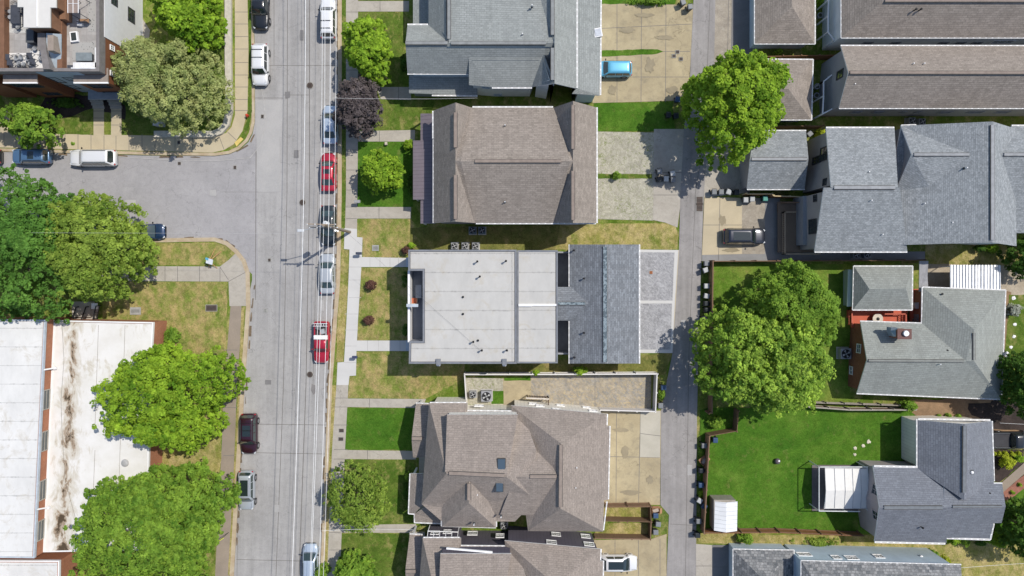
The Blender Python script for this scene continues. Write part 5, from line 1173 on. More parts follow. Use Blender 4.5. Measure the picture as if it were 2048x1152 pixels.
    for s in (-1, 1):
        for k, (xa, xb) in enumerate(segs):
            zt, zb_ = HT - .13, belt + .03; m = MB()
            last = xb + (.3 if k == len(segs) - 1 else 0); first = xa - (.18 if k == 0 else 0)
            pts = [(first, s * (cw(zb_) + .012), zb_), (last, s * (cw(zb_) + .012), zb_), (xb, s * (cw(zt) + .04), zt), (xa, s * (cw(zt) + .04), zt)]
            inn = [(x, y - s * .02, z_) for x, y, z_ in pts]
            m.v += pts + inn; fs = [(0, 1, 2, 3), (7, 6, 5, 4), (0, 4, 5, 1), (1, 5, 6, 2), (2, 6, 7, 3), (3, 7, 4, 0)]
            m.f += [f if s < 0 else f[::-1] for f in fs]; m.mi += [0] * 6
            m.build('side_window', gl, t, local=True)
    rr = .33 if kind in ('sedan', 'hatch') else .38
    for xx in (-L * .3, L * .31):
        for s in (-1, 1):
            m = MB(); y = s * (h2 - .1); m.tube((xx, y - .11, rr), (xx, y + .11, rr), rr, 20); w_ = m.build('wheel', TYRE, t, local=True)
            m = MB(); m.tube((xx, y - .125, rr), (xx, y + .125, rr), rr * .62, 12); m.build('rim', RIM, w_, local=True)
            m = MB(); m.tube((xx, y - .02, rr), (xx, y + s * .113, rr), rr * 1.12, 18); m.build('wheel_arch', TRIMB if kind in ('suv', 'pickup') else pmat, t, local=True)
    for s in (-1, 1):
        m = MB(); m.box((wb - .25, s * (h2 + .09), belt + .06), (.12, .22, .15)); m.build('side_mirror', TRIMB if kind != 'pickup' else pmat, t, local=True, bevel=.03)
        m = MB(); m.box((x1 - .2, s * h2 * .7, hood - .17), (.26, .26, .12), s * -.5); m.build('headlight', LAMPW, t, local=True, bevel=.03)
        m = MB(); m.box((x0 + .1, s * h2 * .74, trunk - .14), (.16, .3, .16), s * .35); m.build('taillight', LAMPR, t, local=True, bevel=.03)
        if rails:
            m = MB(); y = s * cw(HT) * .93; m.tube((rt + .15, y, HT + .06), (wt - .15, y, HT + .06), .025, 6); m.tube((rt + .2, y, HT), (rt + .2, y, HT + .06), .025, 6); m.tube((wt - .2, y, HT), (wt - .2, y, HT + .06), .025, 6); m.build('roof_rail', DKMET, t, local=True)
    if rackbars:
        m = MB()
        for x in (rt + .5, (rt + wt) / 2 + .1): m.box((x, 0, HT + .1), (.06, cw(HT) * 1.9, .03))
        m.build('rack_bar', TRIMB, t, local=True)
    if sunroof:
        m = MB(); m.box(((rt + wt) / 2 + .15, 0, HT + .022), ((wt - rt) * sunroof, cw(HT) * 1.35, .02)); m.build('sunroof', CGL, t, local=True, bevel=.008)
    # bonnet shut line, bumper, plates
    m = MB(); m.box((wb + .06, 0, belt + .018), (.05, W * .78, .02)); m.build('wiper_cowl', TRIMB, t, local=True)
    m = MB(); m.box((x1 - .02, 0, .5), (.08, W * .5, .2)); m.build('grille', TRIMB, t, local=True, bevel=.02)
    for s in (-1, 1): MB().box((wb * .5 + x1 * .5, s * W * .36, (belt + hood) / 2 + .005), (x1 - wb - .5, .012, .02), -s * .06).build('bonnet_seam', TRIMB, t, local=True)
    if kind == 'pickup':
        m = MB(); xa, xb = x0 + .12, rb - .12; m.box(((xa + xb) / 2, 0, trunk + .045), (xb - xa, W * .76, .03)); m.build('bed_liner', plain('bed liner', (.05, .05, .055), .8), t, local=True)
        m = MB()
        for s in (-1, 1): m.box(((xa + xb) / 2, s * W * .43, trunk + .09), (xb - xa + .1, .14, .18))
        m.box((xa - .02, 0, trunk + .09), (.1, W * .8, .18)); m.build('bed_side', pmat, t, local=True, bevel=.03)
    return t
WP, WP2 = paint('white car paint', (.8, .8, .8)), None
SIL = paint('silver car paint', (.42, .45, .48)); SILB = paint('pale blue silver paint', (.42, .5, .6)); REDC = paint('red car paint', (.42, .012, .035)); MAR = paint('maroon car paint', (.035, .007, .016))
BLK = paint('black car paint', (.015, .017, .02)); NAVY = paint('navy car paint', (.012, .035, .09)); BLU = paint('steel blue car paint', (.08, .16, .28)); GRN = paint('dark teal car paint', (.022, .03, .034)); SKYB = paint('sky blue car paint', (.12, .42, .62)); CHR = paint('charcoal car paint', (.022, .026, .04))
vehicle('pickup_truck', 'black pickup at the top of the left kerb', 'pickup', 5.6, 1.95, 1.8, 'pickup', BLK, 522, 12, -90)
vehicle('parked_car', 'white suv with black roof bars at the top of the right kerb', 'car', 4.75, 1.88, 1.68, 'suv', WP, 657, 38, 90, rails=True, rackbars=True)
vehicle('parked_car', 'white suv facing down the left kerb below the black pickup', 'car', 4.9, 1.95, 1.72, 'suv', WP, 521, 130, -90, rails=True, rackbars=True)
vehicle('parked_car', 'pale blue silver sedan beside the purple tree', 'car', 4.65, 1.8, 1.44, 'sedan', SILB, 661, 249, 90)
vehicle('parked_car', 'bright red sedan with a sunroof between two silver sedans and a dark sedan', 'car', 4.55, 1.8, 1.45, 'sedan', REDC, 657, 344, 90, sunroof=.4, glass=CGL2)
vehicle('parked_car', 'dark teal sedan parked under the utility pole transformer', 'car', 4.75, 1.85, 1.45, 'sedan', GRN, 657, 451, -90, glass=CGL2)
vehicle('parked_car', 'silver sedan with long roof parked just below the utility pole', 'car', 4.8, 1.82, 1.46, 'sedan', SIL, 655, 547, 90, glass=CGL2)
pk = vehicle('pickup_truck', 'red pickup with white toolbox and loaded bed, nose down', 'pickup', 4.95, 1.82, 1.7, 'pickup', REDC, 644, 684, -91, glass=CGL2)
vehicle('parked_car', 'dark maroon suv with roof bars at the lower left kerb', 'car', 4.8, 1.9, 1.7, 'suv', MAR, 499, 867, -90, rails=True, rackbars=True, sunroof=.5, glass=CGL2)
vehicle('parked_car', 'silver suv with dark glass roof at the lower left kerb', 'car', 4.65, 1.86, 1.6, 'suv', SIL, 494, 980, -90, rails=True, sunroof=.75, glass=CGL2)
vehicle('parked_car', 'pale silver hatchback cut off by the bottom edge', 'car', 4.5, 1.8, 1.5, 'hatch', SILB, 621, 1125, 90, glass=CGL2, rails=True)
vehicle('parked_car', 'steel blue suv at the side street kerb left of the white suv', 'car', 4.55, 1.85, 1.66, 'suv', BLU, 64, 313, 180, rails=True, sunroof=.3)
vehicle('parked_car', 'long white suv at the side street kerb', 'car', 5.5, 2.0, 1.85, 'suv', WP, 187, 316, 180, rails=True)
vehicle('parked_car', 'black car cut off by the left edge on the side street', 'car', 4.6, 1.85, 1.5, 'sedan', BLK, -36, 313, 180)
vehicle('parked_car', 'navy car half under the yellow green street tree', 'car', 4.7, 1.85, 1.45, 'sedan', NAVY, 291, 463, 0, glass=CGL2)
vehicle('parked_car', 'sky blue suv on the tan concrete drive', 'car', 4.55, 1.85, 1.62, 'suv', SKYB, 1225, 139, 180, z=.14, group=None)
vehicle('parked_car', 'dark charcoal suv with glass roof on the cream drive', 'car', 5.0, 1.95, 1.66, 'suv', CHR, 1487, 473, 0, z=.17, group=None, sunroof=.75)
vehicle('parked_car', 'white car with a full black glass roof on the bottom tan drive', 'car', 4.7, 1.9, 1.46, 'hatch', WP, 1235, 1125, 0, z=.17, group=None, sunroof=.95)
vehicle('pickup_truck', 'dark pickup beside the blue grey house at the right edge', 'pickup', 5.4, 1.95, 1.75, 'pickup', BLK, 2024, 879, 0, z=.14, group=None)
# load in the red pickup
q = pk.location
def bedbox(dx, dy, dz, d, c, lab, nm, cat):
    o = thing(nm, lab, cat, (q.x + dx, q.y + dy, 1.06)); MB().box((q.x + dx, q.y + dy, 1.08 + d[2] / 2), d, dz).build('body', plain(nm + lab[:6], c, .6), o, bevel=.02)
    MB().box((q.x + dx, q.y + dy, 1.1 + d[2]), (d[0] * .9, d[1] * .85, .04), dz).build('lid', plain(nm + 'lid' + lab[:6], [min(.8, v * 1.15) for v in c], .5), o, bevel=.01); return o
bedbox(.02, .62, 0, (1.62, .5, .42), (.75, .75, .73), 'white toolbox across the bed of the red pickup', 'toolbox', 'toolbox')
bedbox(.25, 1.3, .3, (.5, .6, .4), (.3, .32, .33), 'grey crate in the bed of the red pickup', 'crate', 'crate')
bedbox(-.3, 1.75, -.2, (.6, .45, .3), (.12, .12, .13), 'black case in the bed of the red pickup', 'crate', 'crate')
bedbox(.1, 1.1, .1, (.35, .3, .34), (.5, .16, .1), 'orange container in the bed of the red pickup', 'crate', 'crate')
o = thing('ladder', 'white ladder over the tailgate end of the red pickup bed', 'ladder', (q.x, q.y + 2.1, 1.2)); m = MB()
for s in (-.15, .15): m.box((q.x, q.y + 2.1 + s, 1.5), (1.7, .05, .05))
m.build('rail', WHITE, o); m = MB()
for k in range(6): m.box((q.x - .7 + k * .28, q.y + 2.1, 1.5), (.04, .28, .03))
m.build('rung', WHITE, o)
# ---------------------------------------------------------------- wheeled bins
def bin_proto(bc, lc, tagname):
    t = thing('wheelie_bin', 'x', 'bin', (0, 0, 0), 'wheeled bins along the alley')
    m = MB(); b = [(-.23, -.22), (.23, -.22), (.23, .2), (-.23, .2)]; tt = [(-.29, -.3), (.29, -.3), (.29, .3), (-.29, .3)]
    m.v += [(x, y, .08) for x, y in b] + [(x, y, .98) for x, y in tt]
    m.f += [(3, 2, 1, 0), (4, 5, 6, 7), (0, 1, 5, 4), (1, 2, 6, 5), (2, 3, 7, 6), (3, 0, 4, 7)]; m.mi += [0] * 6
    m.build('body', plain('bin body ' + tagname, bc, .45, var=.1), t, local=True, bevel=.03)
    m = MB(); m.v += [(-.31, -.33, 1.0), (.31, -.33, 1.0), (.31, .33, 1.0), (-.31, .33, 1.0), (-.24, -.26, 1.07), (.24, -.26, 1.07), (.24, .27, 1.1), (-.24, .27, 1.1)]
    m.f += [(3, 2, 1, 0), (4, 5, 6, 7), (0, 1, 5, 4), (1, 2, 6, 5), (2, 3, 7, 6), (3, 0, 4, 7)]; m.mi += [0] * 6
    m.build('lid', plain('bin lid ' + tagname, lc, .3, var=.1), t, local=True, bevel=.03)
    m = MB(); m.tube((-.25, .38, .98), (.25, .38, .98), .022, 8); m.tube((-.25, .3, .98), (-.25, .38, .98), .02, 6); m.tube((.25, .3, .98), (.25, .38, .98), .02, 6); m.build('handle', BLACK, t, local=True)
    for s in (-1, 1): m = MB(); m.tube((s * .24, .28, .12), (s * .3, .28, .12), .12, 12); m.build('wheel', TYRE, t, local=True)
    return t
BP = {'g': bin_proto((.06, .062, .065), (.2, .21, .22), 'grey'), 'k': bin_proto((.012, .013, .015), (.03, .035, .04), 'black'), 'b': bin_proto((.02, .035, .07), (.05, .09, .17), 'blue'), 's': bin_proto((.1, .1, .105), (.42, .43, .43), 'silver'), 't': bin_proto((.02, .06, .05), (.1, .3, .25), 'teal')}
used = set()
for k, x, y, rz, lab in (
    ('g', 1366, 5, 20, 'left grey bin of the pair at the top of the alley'), ('g', 1380, 14, 5, 'right grey bin of the pair at the top of the alley'),
    ('k', 1337, 230, 0, 'left black bin of the pair in the big tree shade'), ('k', 1352, 232, 5, 'right black bin of the pair in the big tree shade'), ('b', 1355, 199, -10, 'bluish bin at the corner of the tan concrete drive'),
    ('g', 1319, 343, 5, 'back bin of the cluster of five by the block paving'), ('s', 1345, 347, 8, 'open topped pale bin at the upper right of the cluster of five'), ('k', 1318, 359, 0, 'left front bin of the cluster of five, brown rubbish inside'), ('s', 1332, 358, 0, 'middle front bin of the cluster of five'), ('g', 1346, 360, 0, 'right front bin of the cluster of five'),
    ('g', 1428, 384, 0, 'leftmost bin in the row behind the cream drive'), ('g', 1442, 384, 0, 'second bin from the left in the row behind the cream drive'), ('s', 1457, 384, -20, 'tilted third bin in the row behind the cream drive'), ('k', 1473, 385, 0, 'black rightmost bin in the row behind the cream drive'),
    ('s', 1491, 400, 0, 'left of two pale lidded bins by the tan topped fence'), ('s', 1504, 398, 0, 'right of two pale lidded bins by the tan topped fence'), ('t', 1530, 397, 0, 'teal bin in shade by the tan topped fence'),
    ('g', 1413, 527, 90, 'topmost bin outside the tall alley fence'), ('s', 1411, 540, 110, 'askew second bin outside the tall alley fence'), ('s', 1413, 572, 90, 'third bin down outside the tall alley fence'), ('s', 1413, 592, 80, 'fourth bin down outside the tall alley fence'), ('k', 1413, 607, 90, 'fifth bin down outside the tall alley fence, black'), ('k', 1414, 620, 90, 'sixth bin down outside the tall alley fence, black'), ('k', 1409, 637, 100, 'bottom black bin beside the clipped tree'),
    ('b', 1327, 775, 90, 'blue bin in tree shade by the white fence corner'), ('g', 1321, 811, 0, 'dark bin with a pale label below the white fence corner'), ('k', 1409, 756, 90, 'black bin half under the clipped tree by the alley'),
    ('g', 1408, 891, 90, 'uppermost bin by the long dark fence'), ('b', 1430, 880, 0, 'blue bin inside the lawn fence corner'), ('k', 1403, 941, 90, 'open black bin by the long dark fence'), ('b', 1402, 970, 90, 'blue lidded bin midway along the long dark fence'),
    ('s', 1399, 1001, 60, 'fallen askew grey bin by the long dark fence'), ('b', 1408, 1013, 60, 'blue bin beside the fallen askew one'), ('g', 1397, 1042, 90, 'round topped grey bin near the lower end of the long dark fence'), ('k', 1395, 1070, 90, 'lowest bin by the long dark fence'),
    ('b', 1311, 1031, 90, 'second bin in the stack by the little back yards, blue'), ('g', 1316, 1048, 85, 'third bin by the little back yards'), ('g', 1311, 1064, 90, 'lowest bin by the little back yards'),
    ('g', 1619, 268, -50, 'pale bin among the bushes right of the grey gabled garage')):
    place(BP[k], used, P(x, y, 1.0).xy.to_3d() + Vector((0, 0, GZ + .03)), R(rz), lab)
BOXM = plain('cardboard', (.36, .2, .11), .85)
for i, (x, y, rz, lab) in enumerate(((1407, 921, 40, 'brown cardboard box leaning by the long dark fence'), (1311, 1020, 0, 'brown open box above the blue bin by the little back yards'))):
    q = P(x, y, .5); t = thing('cardboard_box', lab, 'box', (q.x, q.y, GZ), None, R(rz)); m = MB()
    for c, d in (((0, 0, .1), (.9, .65, .06)), ((.45, 0, .4), (.04, .65, .7)), ((-.45, 0, .4), (.04, .65, .7)), ((0, .32, .4), (.9, .04, .7)), ((0, -.32, .4), (.9, .04, .7))): m.box(c, d)
    m.build('box_wall', BOXM, t, local=True); m = MB(); m.box((.6, 0, .7), (.28, .6, .02), ry=.5); m.box((0, .45, .7), (.85, .25, .02), rx=.5); m.build('flap', BOXM, t, local=True)
    m = MB(); m.box((0, 0, .45), (.7, .4, .3), .3); m.build('contents', plain('box rubbish', (.4, .33, .27), .8), t, local=True)
# ---------------------------------------------------------------- air conditioners
def ac_proto(c, s, hh, nm):
    t = thing('air_conditioner', 'x', 'air conditioner', (0, 0, 0), 'outdoor air conditioners')
    m = MB(); m.box((0, 0, hh / 2 + .05), (s, s, hh)); m.build('casing', siding('ac casing ' + nm, c, .06), t, local=True, bevel=.04)
    m = MB(); m.box((0, 0, .025), (s + .2, s + .2, .05)); m.build('pad', plain('ac pad', (.45, .44, .42), .8), t, local=True)
    m = MB(); m.lathe((0, 0, hh + .05), [(s * .43, -.02), (s * .42, .03), (s * .3, .035)], 22); m.build('fan_well', BLACK, t, local=True)
    m = MB()
    for k in range(4):
        a = k * math.pi / 2 + .4; m.poly([(math.cos(a) * .08, math.sin(a) * .08, hh + .1), (math.cos(a - .25) * s * .36, math.sin(a - .25) * s * .36, hh + .1), (math.cos(a + .35) * s * .36, math.sin(a + .35) * s * .36, hh + .12)])
    m.lathe((0, 0, hh + .09), [(.09, 0), (.09, .05), (.03, .06)], 10); m.build('fan', plain('fan blade', (.55, .56, .57), .4), t, local=True)
    m = MB()
    for rr in (.15, .26, .37, .43):
        pts = [(rr * s * math.cos(i * .3927), rr * s * math.sin(i * .3927), hh + .15) for i in range(17)]; m.path(pts, .008, 4)
    for k in range(6): a = k * math.pi / 3; m.tube((0, 0, hh + .15), (s * .43 * math.cos(a), s * .43 * math.sin(a), hh + .13), .008, 4)
    m.build('fan_guard', DKMET, t, local=True)
    return t
AC = {'b': ac_proto((.12, .17, .22), .78, .75, 'blue'), 'w': ac_proto((.3, .31, .32), .78, .8, 'pale'), 'l': ac_proto((.33, .34, .37), 1.25, .9, 'large')}
used = set()
for k, x, y, lab in (('b', 945, 461, 'left blue grey air conditioner south of the brown duplex'), ('b', 964, 461, 'right blue grey air conditioner south of the brown duplex'),
    ('w', 909, 492, 'left of three air conditioners above the white roof'), ('w', 930, 492, 'middle of three air conditioners above the white roof'), ('w', 951, 492, 'right of three air conditioners above the white roof'),
    ('w', 946, 789, 'small tan air conditioner inside the white fence'), ('l', 973, 792, 'large grey air conditioner inside the white fence'), ('w', 1823, 242, 'left air conditioner between brown and grey long houses'), ('w', 1843, 244, 'right air conditioner between brown and grey long houses'),
    ('l', 1690, 707, 'large purple grey air conditioner beside the brick house'), ('w', 1712, 510, 'left shaded air conditioner south of the taupe walled house'), ('w', 1734, 509, 'right shaded air conditioner south of the taupe walled house'),
    ('w', 1008, 1051, 'air conditioner in the gap between the taupe duplexes')):
    place(AC[k], used, P(x, y, .8).xy.to_3d() + Vector((0, 0, GZ + .04)), 0, lab)
# ---------------------------------------------------------------- covers, boxes, drains
CAST = plain('cast iron', (.09, .07, .06), .7); BOXC = plain('meter lid', (.33, .33, .31), .8)
def cover(px, py, r, lab, mat=CAST, base=.05, sq=None, name='manhole_cover', frame=None):
    q = P(px, py, base); t = thing(name, lab, 'cover', (q.x, q.y, base))
    m = MB(); f = MB()
    if sq: f.box(q + Vector((0, 0, .02)), (sq[0] + .1, sq[1] + .1, .03)); m.box(q + Vector((0, 0, .03)), (sq[0], sq[1], .03))
    else: f.lathe(q, [(r * 1.12, 0), (r * 1.1, .03), (r, .032)], 24); m.lathe(q + Vector((0, 0, .012)), [(r, 0), (r * .98, .028), (r * .6, .03)], 24)
    f.build('frame', frame or BOXC, t); m.build('lid', mat, t)
    m = MB()
    for k in range(4): m.box(q + Vector((0, -.15 + k * .1, .05)), ((sq[0] if sq else r * 1.3) * .8, .03, .012))
    m.build('lid_rib', BLACK, t)
cover(620, 171, .38, 'round rusty manhole cover in the upper road'); cover(605, 405, .36, 'round dark manhole cover left of the teal sedan'); cover(620, 749, .36, 'round manhole cover below the red pickup')
cover(539, 520, 0, 'small square rust red valve cover in the road', sq=(.3, .3)); cover(531, 621, 0, 'small square cover with a cross in the road', sq=(.34, .34), mat=BOXC); cover(525, 233, 0, 'faint square cover in the upper road', sq=(.3, .4))
cover(359, 327, 0, 'left square cover in the side street', sq=(.35, .3)); cover(470, 335, 0, 'right square cover in the side street', sq=(.32, .4)); cover(358, 285, 0, 'small square cover in the cream pavement', sq=(.3, .3), base=.17)
for x, y, sx, sy, lab in ((271, 622, 1.2, .8, 'worn grey plate in the school lawn'), (423, 616, 1.3, .7, 'dark drain grate in the school lawn'), (683, 861, .55, .4, 'upper of two meter lids in the lower pavement'), (682, 878, .55, .4, 'lower of two meter lids in the lower pavement'), (751, 496, .7, .6, 'pale square lid in the patchy lawn'), (1355, 104, .4, .35, 'upper of three lids in the tan drive'), (1348, 112, .4, .35, 'left of three lids in the tan drive'), (1362, 118, .4, .35, 'lower right of three lids in the tan drive'), (1399, 401, .75, .9, 'upper half of the alley drain grate'), (1399, 415, .75, .9, 'lower half of the alley drain grate'), (1302, 545, .35, .35, 'orange brown square lid in the slate paving')):
    cover(x, y, 0, lab, sq=(sx, sy), base=GZ + .07, mat=plain('rust lid', (.4, .14, .05), .7) if 'orange' in lab else (BOXC if 'pale' in lab or 'worn' in lab else CAST))
def post_box(px, py, lab, cat, c, d, hh, name):
    q = P(px, py, .5); t = thing(name, lab, cat, (q.x, q.y, GZ)); m = MB(); m.box((q.x, q.y, GZ + hh / 2), (.1, .1, hh)); m.build('post', DKMET, t)
    m = MB(); m.box((q.x, q.y, GZ + hh + d[2] / 2), d); m.build('box', plain(name + lab[:8], c, .5), t, bevel=.03); m = MB(); m.box((q.x, q.y - d[1] / 2 - .01, GZ + hh + d[2] / 2), (d[0] * .8, .02, d[2] * .7)); m.build('door', plain(name + 'door', (.3, .3, .32), .4), t)
post_box(717, 404, 'grey mailbox at the corner of the walk above the utility pole', 'mailbox', (.3, .3, .3), (.7, .35, .3), .9, 'mailbox'); post_box(720, 507, 'dark mailbox beside the upper white walk', 'mailbox', (.05, .06, .09), (.7, .3, .3), .9, 'mailbox'); post_box(712, 713, 'dark blue mailbox beside the lower white walk', 'mailbox', (.05, .06, .12), (.6, .3, .3), .9, 'mailbox')
post_box(772, 287, 'small pale stone post in the lawn by the brown duplex', 'post', (.5, .45, .38), (.3, .35, .4), .1, 'garden_post')
# hydrant
q = P(495, 231, .4); t = thing('fire_hydrant', 'red fire hydrant beside the cream pavement', 'hydrant', (q.x, q.y, GZ)); m = MB(); m.lathe((q.x, q.y, GZ), [(.18, 0), (.12, .06), (.12, .5), (.17, .52), (.14, .66), (.04, .74)], 14); m.build('barrel', plain('hydrant red', (.5, .06, .03), .5), t)
m = MB(); m.tube((q.x - .22, q.y, GZ + .45), (q.x + .22, q.y, GZ + .45), .06, 10); m.tube((q.x, q.y, GZ + .45), (q.x, q.y - .24, GZ + .45), .07, 10); m.build('nozzle', plain('hydrant red', (.5, .06, .03), .5), t)
# yellow road sign on its post
q = P(458, 1064, 0); t = thing('road_sign', 'bright yellow green road sign on a post by the lower left pavement', 'sign', (q.x, q.y, GZ)); m = MB(); m.tube((q.x, q.y, 0), (q.x, q.y, 2.5), .035, 8); m.build('post', DKMET, t)
m = MB(); m.box((q.x, q.y, 2.3), (.55, .05, .55), .5, ry=math.pi / 4); m.build('sign_plate', plain('fluorescent yellow', (.65, .75, .02), .5), t)
# tripod frame with board
q = P(421, 522, 1.0); t = thing('survey_tripod', 'wooden legged frame holding a white and blue board on the corner lawn', 'tripod', (q.x, q.y, GZ)); m = MB()
for dx, dy in ((-.5, .6), (.15, 1.5), (.9, 1.2), (-.6, -.9), (.45, -.9)): m.tube((q.x, q.y, 1.35), (q.x + dx, q.y + dy, GZ), .035, 6)
m.build('leg', plain('pine leg', (.5, .27, .14), .7), t); m = MB(); m.box((q.x + .05, q.y - .05, 1.4), (.8, .65, .05), -.3, rx=.3); m.build('board', plain('white board', (.7, .74, .78), .4), t)
m = MB(); m.box((q.x - .2, q.y + .25, 1.5), (.35, .25, .06), -.3); m.build('blue_panel', plain('blue panel', (.1, .35, .5), .4), t)
q = P(192, 612, .8); t = thing('entry_sign', 'small white sign box by the school ramp rail', 'sign', (q.x, q.y, GZ)); MB().box((q.x, q.y, .55), (.1, .1, 1)).build('post', DKMET, t); MB().box((q.x, q.y, 1.1), (.6, .7, .35)).build('sign_box', WHITE, t, bevel=.03)
q = P(317, 246, .8); t = thing('utility_cabinet', 'grey utility cabinet below the pale willow like tree', 'cabinet', (q.x, q.y, GZ)); MB().box((q.x, q.y, .6), (.95, .7, 1.0)).build('body', plain('cabinet grey', (.4, .41, .42), .5), t, bevel=.03); MB().box((q.x, q.y, 1.13), (1.0, .75, .06)).build('lid', plain('cabinet top', (.5, .5, .5), .5), t)
# fire pit ball and stones on the lawn
q = P(1554, 922, .3); t = thing('garden_ball', 'dark round ball lying on the lush lawn', 'ball', (q.x, q.y, GZ)); m = MB(); m.lathe((q.x, q.y, GZ), [(.1, .02), (.28, .12), (.36, .32), (.28, .52), (.1, .62)], 16); m.build('shell', plain('ball shell', (.12, .1, .11), .4), t, smooth=True); MB().lathe((q.x + .1, q.y + .1, GZ + .58), [(.12, 0), (.1, .04), (.03, .05)], 12).build('cap', WHITE, t)
STN = plain('pale stone', (.6, .56, .45), .8)
for i, (x, y, r_, lab) in enumerate(((1709, 896, .22, 'left stepping stone above the canopy on the lush lawn'), (1726, 891, .2, 'middle stepping stone above the canopy'), (1737, 883, .24, 'right stepping stone above the canopy'), (1709, 909, .2, 'lowest stepping stone above the canopy'),
    (2026, 596, .25, 'top white rock in the right garden bed'), (2029, 649, .22, 'second white rock in the right garden bed'), (2027, 673, .2, 'third white rock in the right garden bed'), (2021, 694, .2, 'fourth white rock in the right garden bed'), (2013, 709, .35, 'large pale rock by the downpipe of the brick house'))):
    q = P(x, y, .1); m = MB(); rr = random.Random(i); n = 9; m.v = []; m.lathe((q.x, q.y, GZ + .03), [(r_, 0), (r_ * .95, .08), (r_ * .4, .12)], n)
    m.v = [(a + rr.uniform(-.06, .06), b + rr.uniform(-.06, .06), c) for a, b, c in m.v]; tag(m.build('garden_stone', STN if y > 850 else WHITE), lab, 'stone', 'stones in the gardens')
# ---------------------------------------------------------------- roof terrace furniture
def furn(name, lab, cat, px, py, parts, z=ZD, rz=0):
    q = P(px, py, z + .4); t = thing(name, lab, cat, (q.x, q.y, z), None, R(rz))
    for pn, c, d, mt in parts: MB().box(c, d).build(pn, mt, t, local=True, bevel=.02)
    return t
DKB = plain('charcoal furniture', (.06, .065, .08), .6); WHC = plain('white cushion', (.7, .7, .7), .8); RUGM = plain('patterned pale rug', (.42, .42, .41), .9)
def legs(w_, d_, hh, mt): return [('leg', (sx * (w_ / 2 - .05), sy * (d_ / 2 - .05), hh / 2), (.06, .06, hh), mt) for sx in (-1, 1) for sy in (-1, 1)]
furn('patio_table', 'long dark dining table on the left roof terrace', 'table', 35, 31, [('tabletop', (0, 0, .74), (1.0, 2.0, .05), DKB)] + legs(1, 2, .72, DKB))
furn('storage_box', 'dark box against the stair wall of the left roof terrace', 'box', 66, 75, [('body', (0, 0, .45), (.8, 1.4, .85), DKB), ('lid', (0, 0, .9), (.85, 1.45, .05), plain('dark lid', (.09, .095, .1), .5))])
furn('coffee_table', 'grey box table on the right roof terrace', 'table', 169, 114, [('tabletop', (0, 0, .5), (1.75, .9, .08), plain('grey table glass', (.2, .23, .24), .3)), ('base', (0, 0, .24), (1.6, .75, .45), DKB)])
furn('sofa', 'white sectional sofa in the corner of the right roof terrace', 'sofa', 171, 132, [('seat', (0, 0, .3), (2.6, .75, .4), WHC), ('backrest', (0, -.35, .6), (2.6, .15, .5), WHC), ('cushion', (-.6, 0, .55), (.9, .6, .12), WHC), ('cushion', (.5, 0, .55), (.9, .6, .12), WHC), ('side_seat', (1.35, .9, .3), (.6, 2.2, .4), WHC)])
furn('side_table', 'small dark side table left of the white sofa', 'table', 142, 134, [('tabletop', (0, 0, .45), (.75, .4, .05), DKB)] + legs(.75, .4, .43, DKB))
pg = furn('pergola', 'small slatted brown pergola on the right roof terrace', 'pergola', 167, 20, [('roof_panel', (0, 0, 2.1), (1.1, 1.95, .06), plain('taupe canopy', (.28, .22, .19), .7)), ('beam', (0, 0, 2.16), (.06, 2.0, .05), WHITE), ('beam', (-.55, 0, 2.16), (.07, 2.0, .05), WHITE), ('beam', (.55, 0, 2.16), (.07, 2.0, .05), WHITE), ('beam', (0, 0, 2.17), (1.1, .05, .04), WHITE)] + legs(1.1, 1.95, 2.1, DKB))
furn('bench', 'dark wooden bench just below the roof pergola', 'bench', 168, 42, [('seat', (0, 0, .42), (1.1, .45, .06), plain('bench brown', (.28, .17, .1), .7)), ('backrest', (0, -.22, .7), (1.1, .05, .4), DKB)] + legs(1.1, .45, .4, DKB))
furn('storage_box', 'small white box beside the roof pergola bench', 'box', 159, 46, [('body', (0, 0, .2), (.5, .5, .4), WHC), ('lid', (0, 0, .42), (.54, .54, .04), WHC)])
q = P(149, 74, ZD + .2); MB().box(q, (.8, 1.1, .3), .12).build('skylight', WHITE, HOUSES['townhouse']['o']); MB().box(q + Vector((0, 0, .155)), (.55, .85, .03), .12).build('pane', GLASS, [c for c in HOUSES['townhouse']['o'].children if c.name.startswith('skylight')][0])
for i, (x, y, w_, d_, lab) in enumerate(((34, 50, 2.1, 1.7, 'pale dotted rug under the long dark table'), (168, 103, 2.5, 2.0, 'grey speckled rug under the box table on the right terrace'), (186, 30, 1.0, 3.6, 'speckled rug strip by the right terrace parapet'), (30, 120, 2.4, 1.5, 'white rug under the left pair of loungers'), (75, 119, 1.6, 1.9, 'white octagonal rug under the right loungers'))):
    q = P(x, y, ZD); rg = thing('rug', lab, 'rug', (q.x, q.y, ZD)); tt = NT('rug %d' % i) if ('rug %d' % i) not in MATS else None
    vv = tt.n('ShaderNodeTexVoronoi'); vv.inputs['Scale'].default_value = 4.2 if i in (1, 2) else 7; tt.l(tt.pos(), vv.inputs['Vector']); base = (.36, .355, .34) if i in (1, 2) else ((.5, .5, .48) if i == 0 else (.68, .67, .65))
    rm_ = tt.done(tt.ramp(vv.outputs[0], [(.18, lin([b_ * (.35 if i < 3 else .95) for b_ in base])), (.24, lin(base))]), .95); MB().box(q + Vector((0, 0, .012)), (w_, d_, .024)).build('pile', rm_, rg)
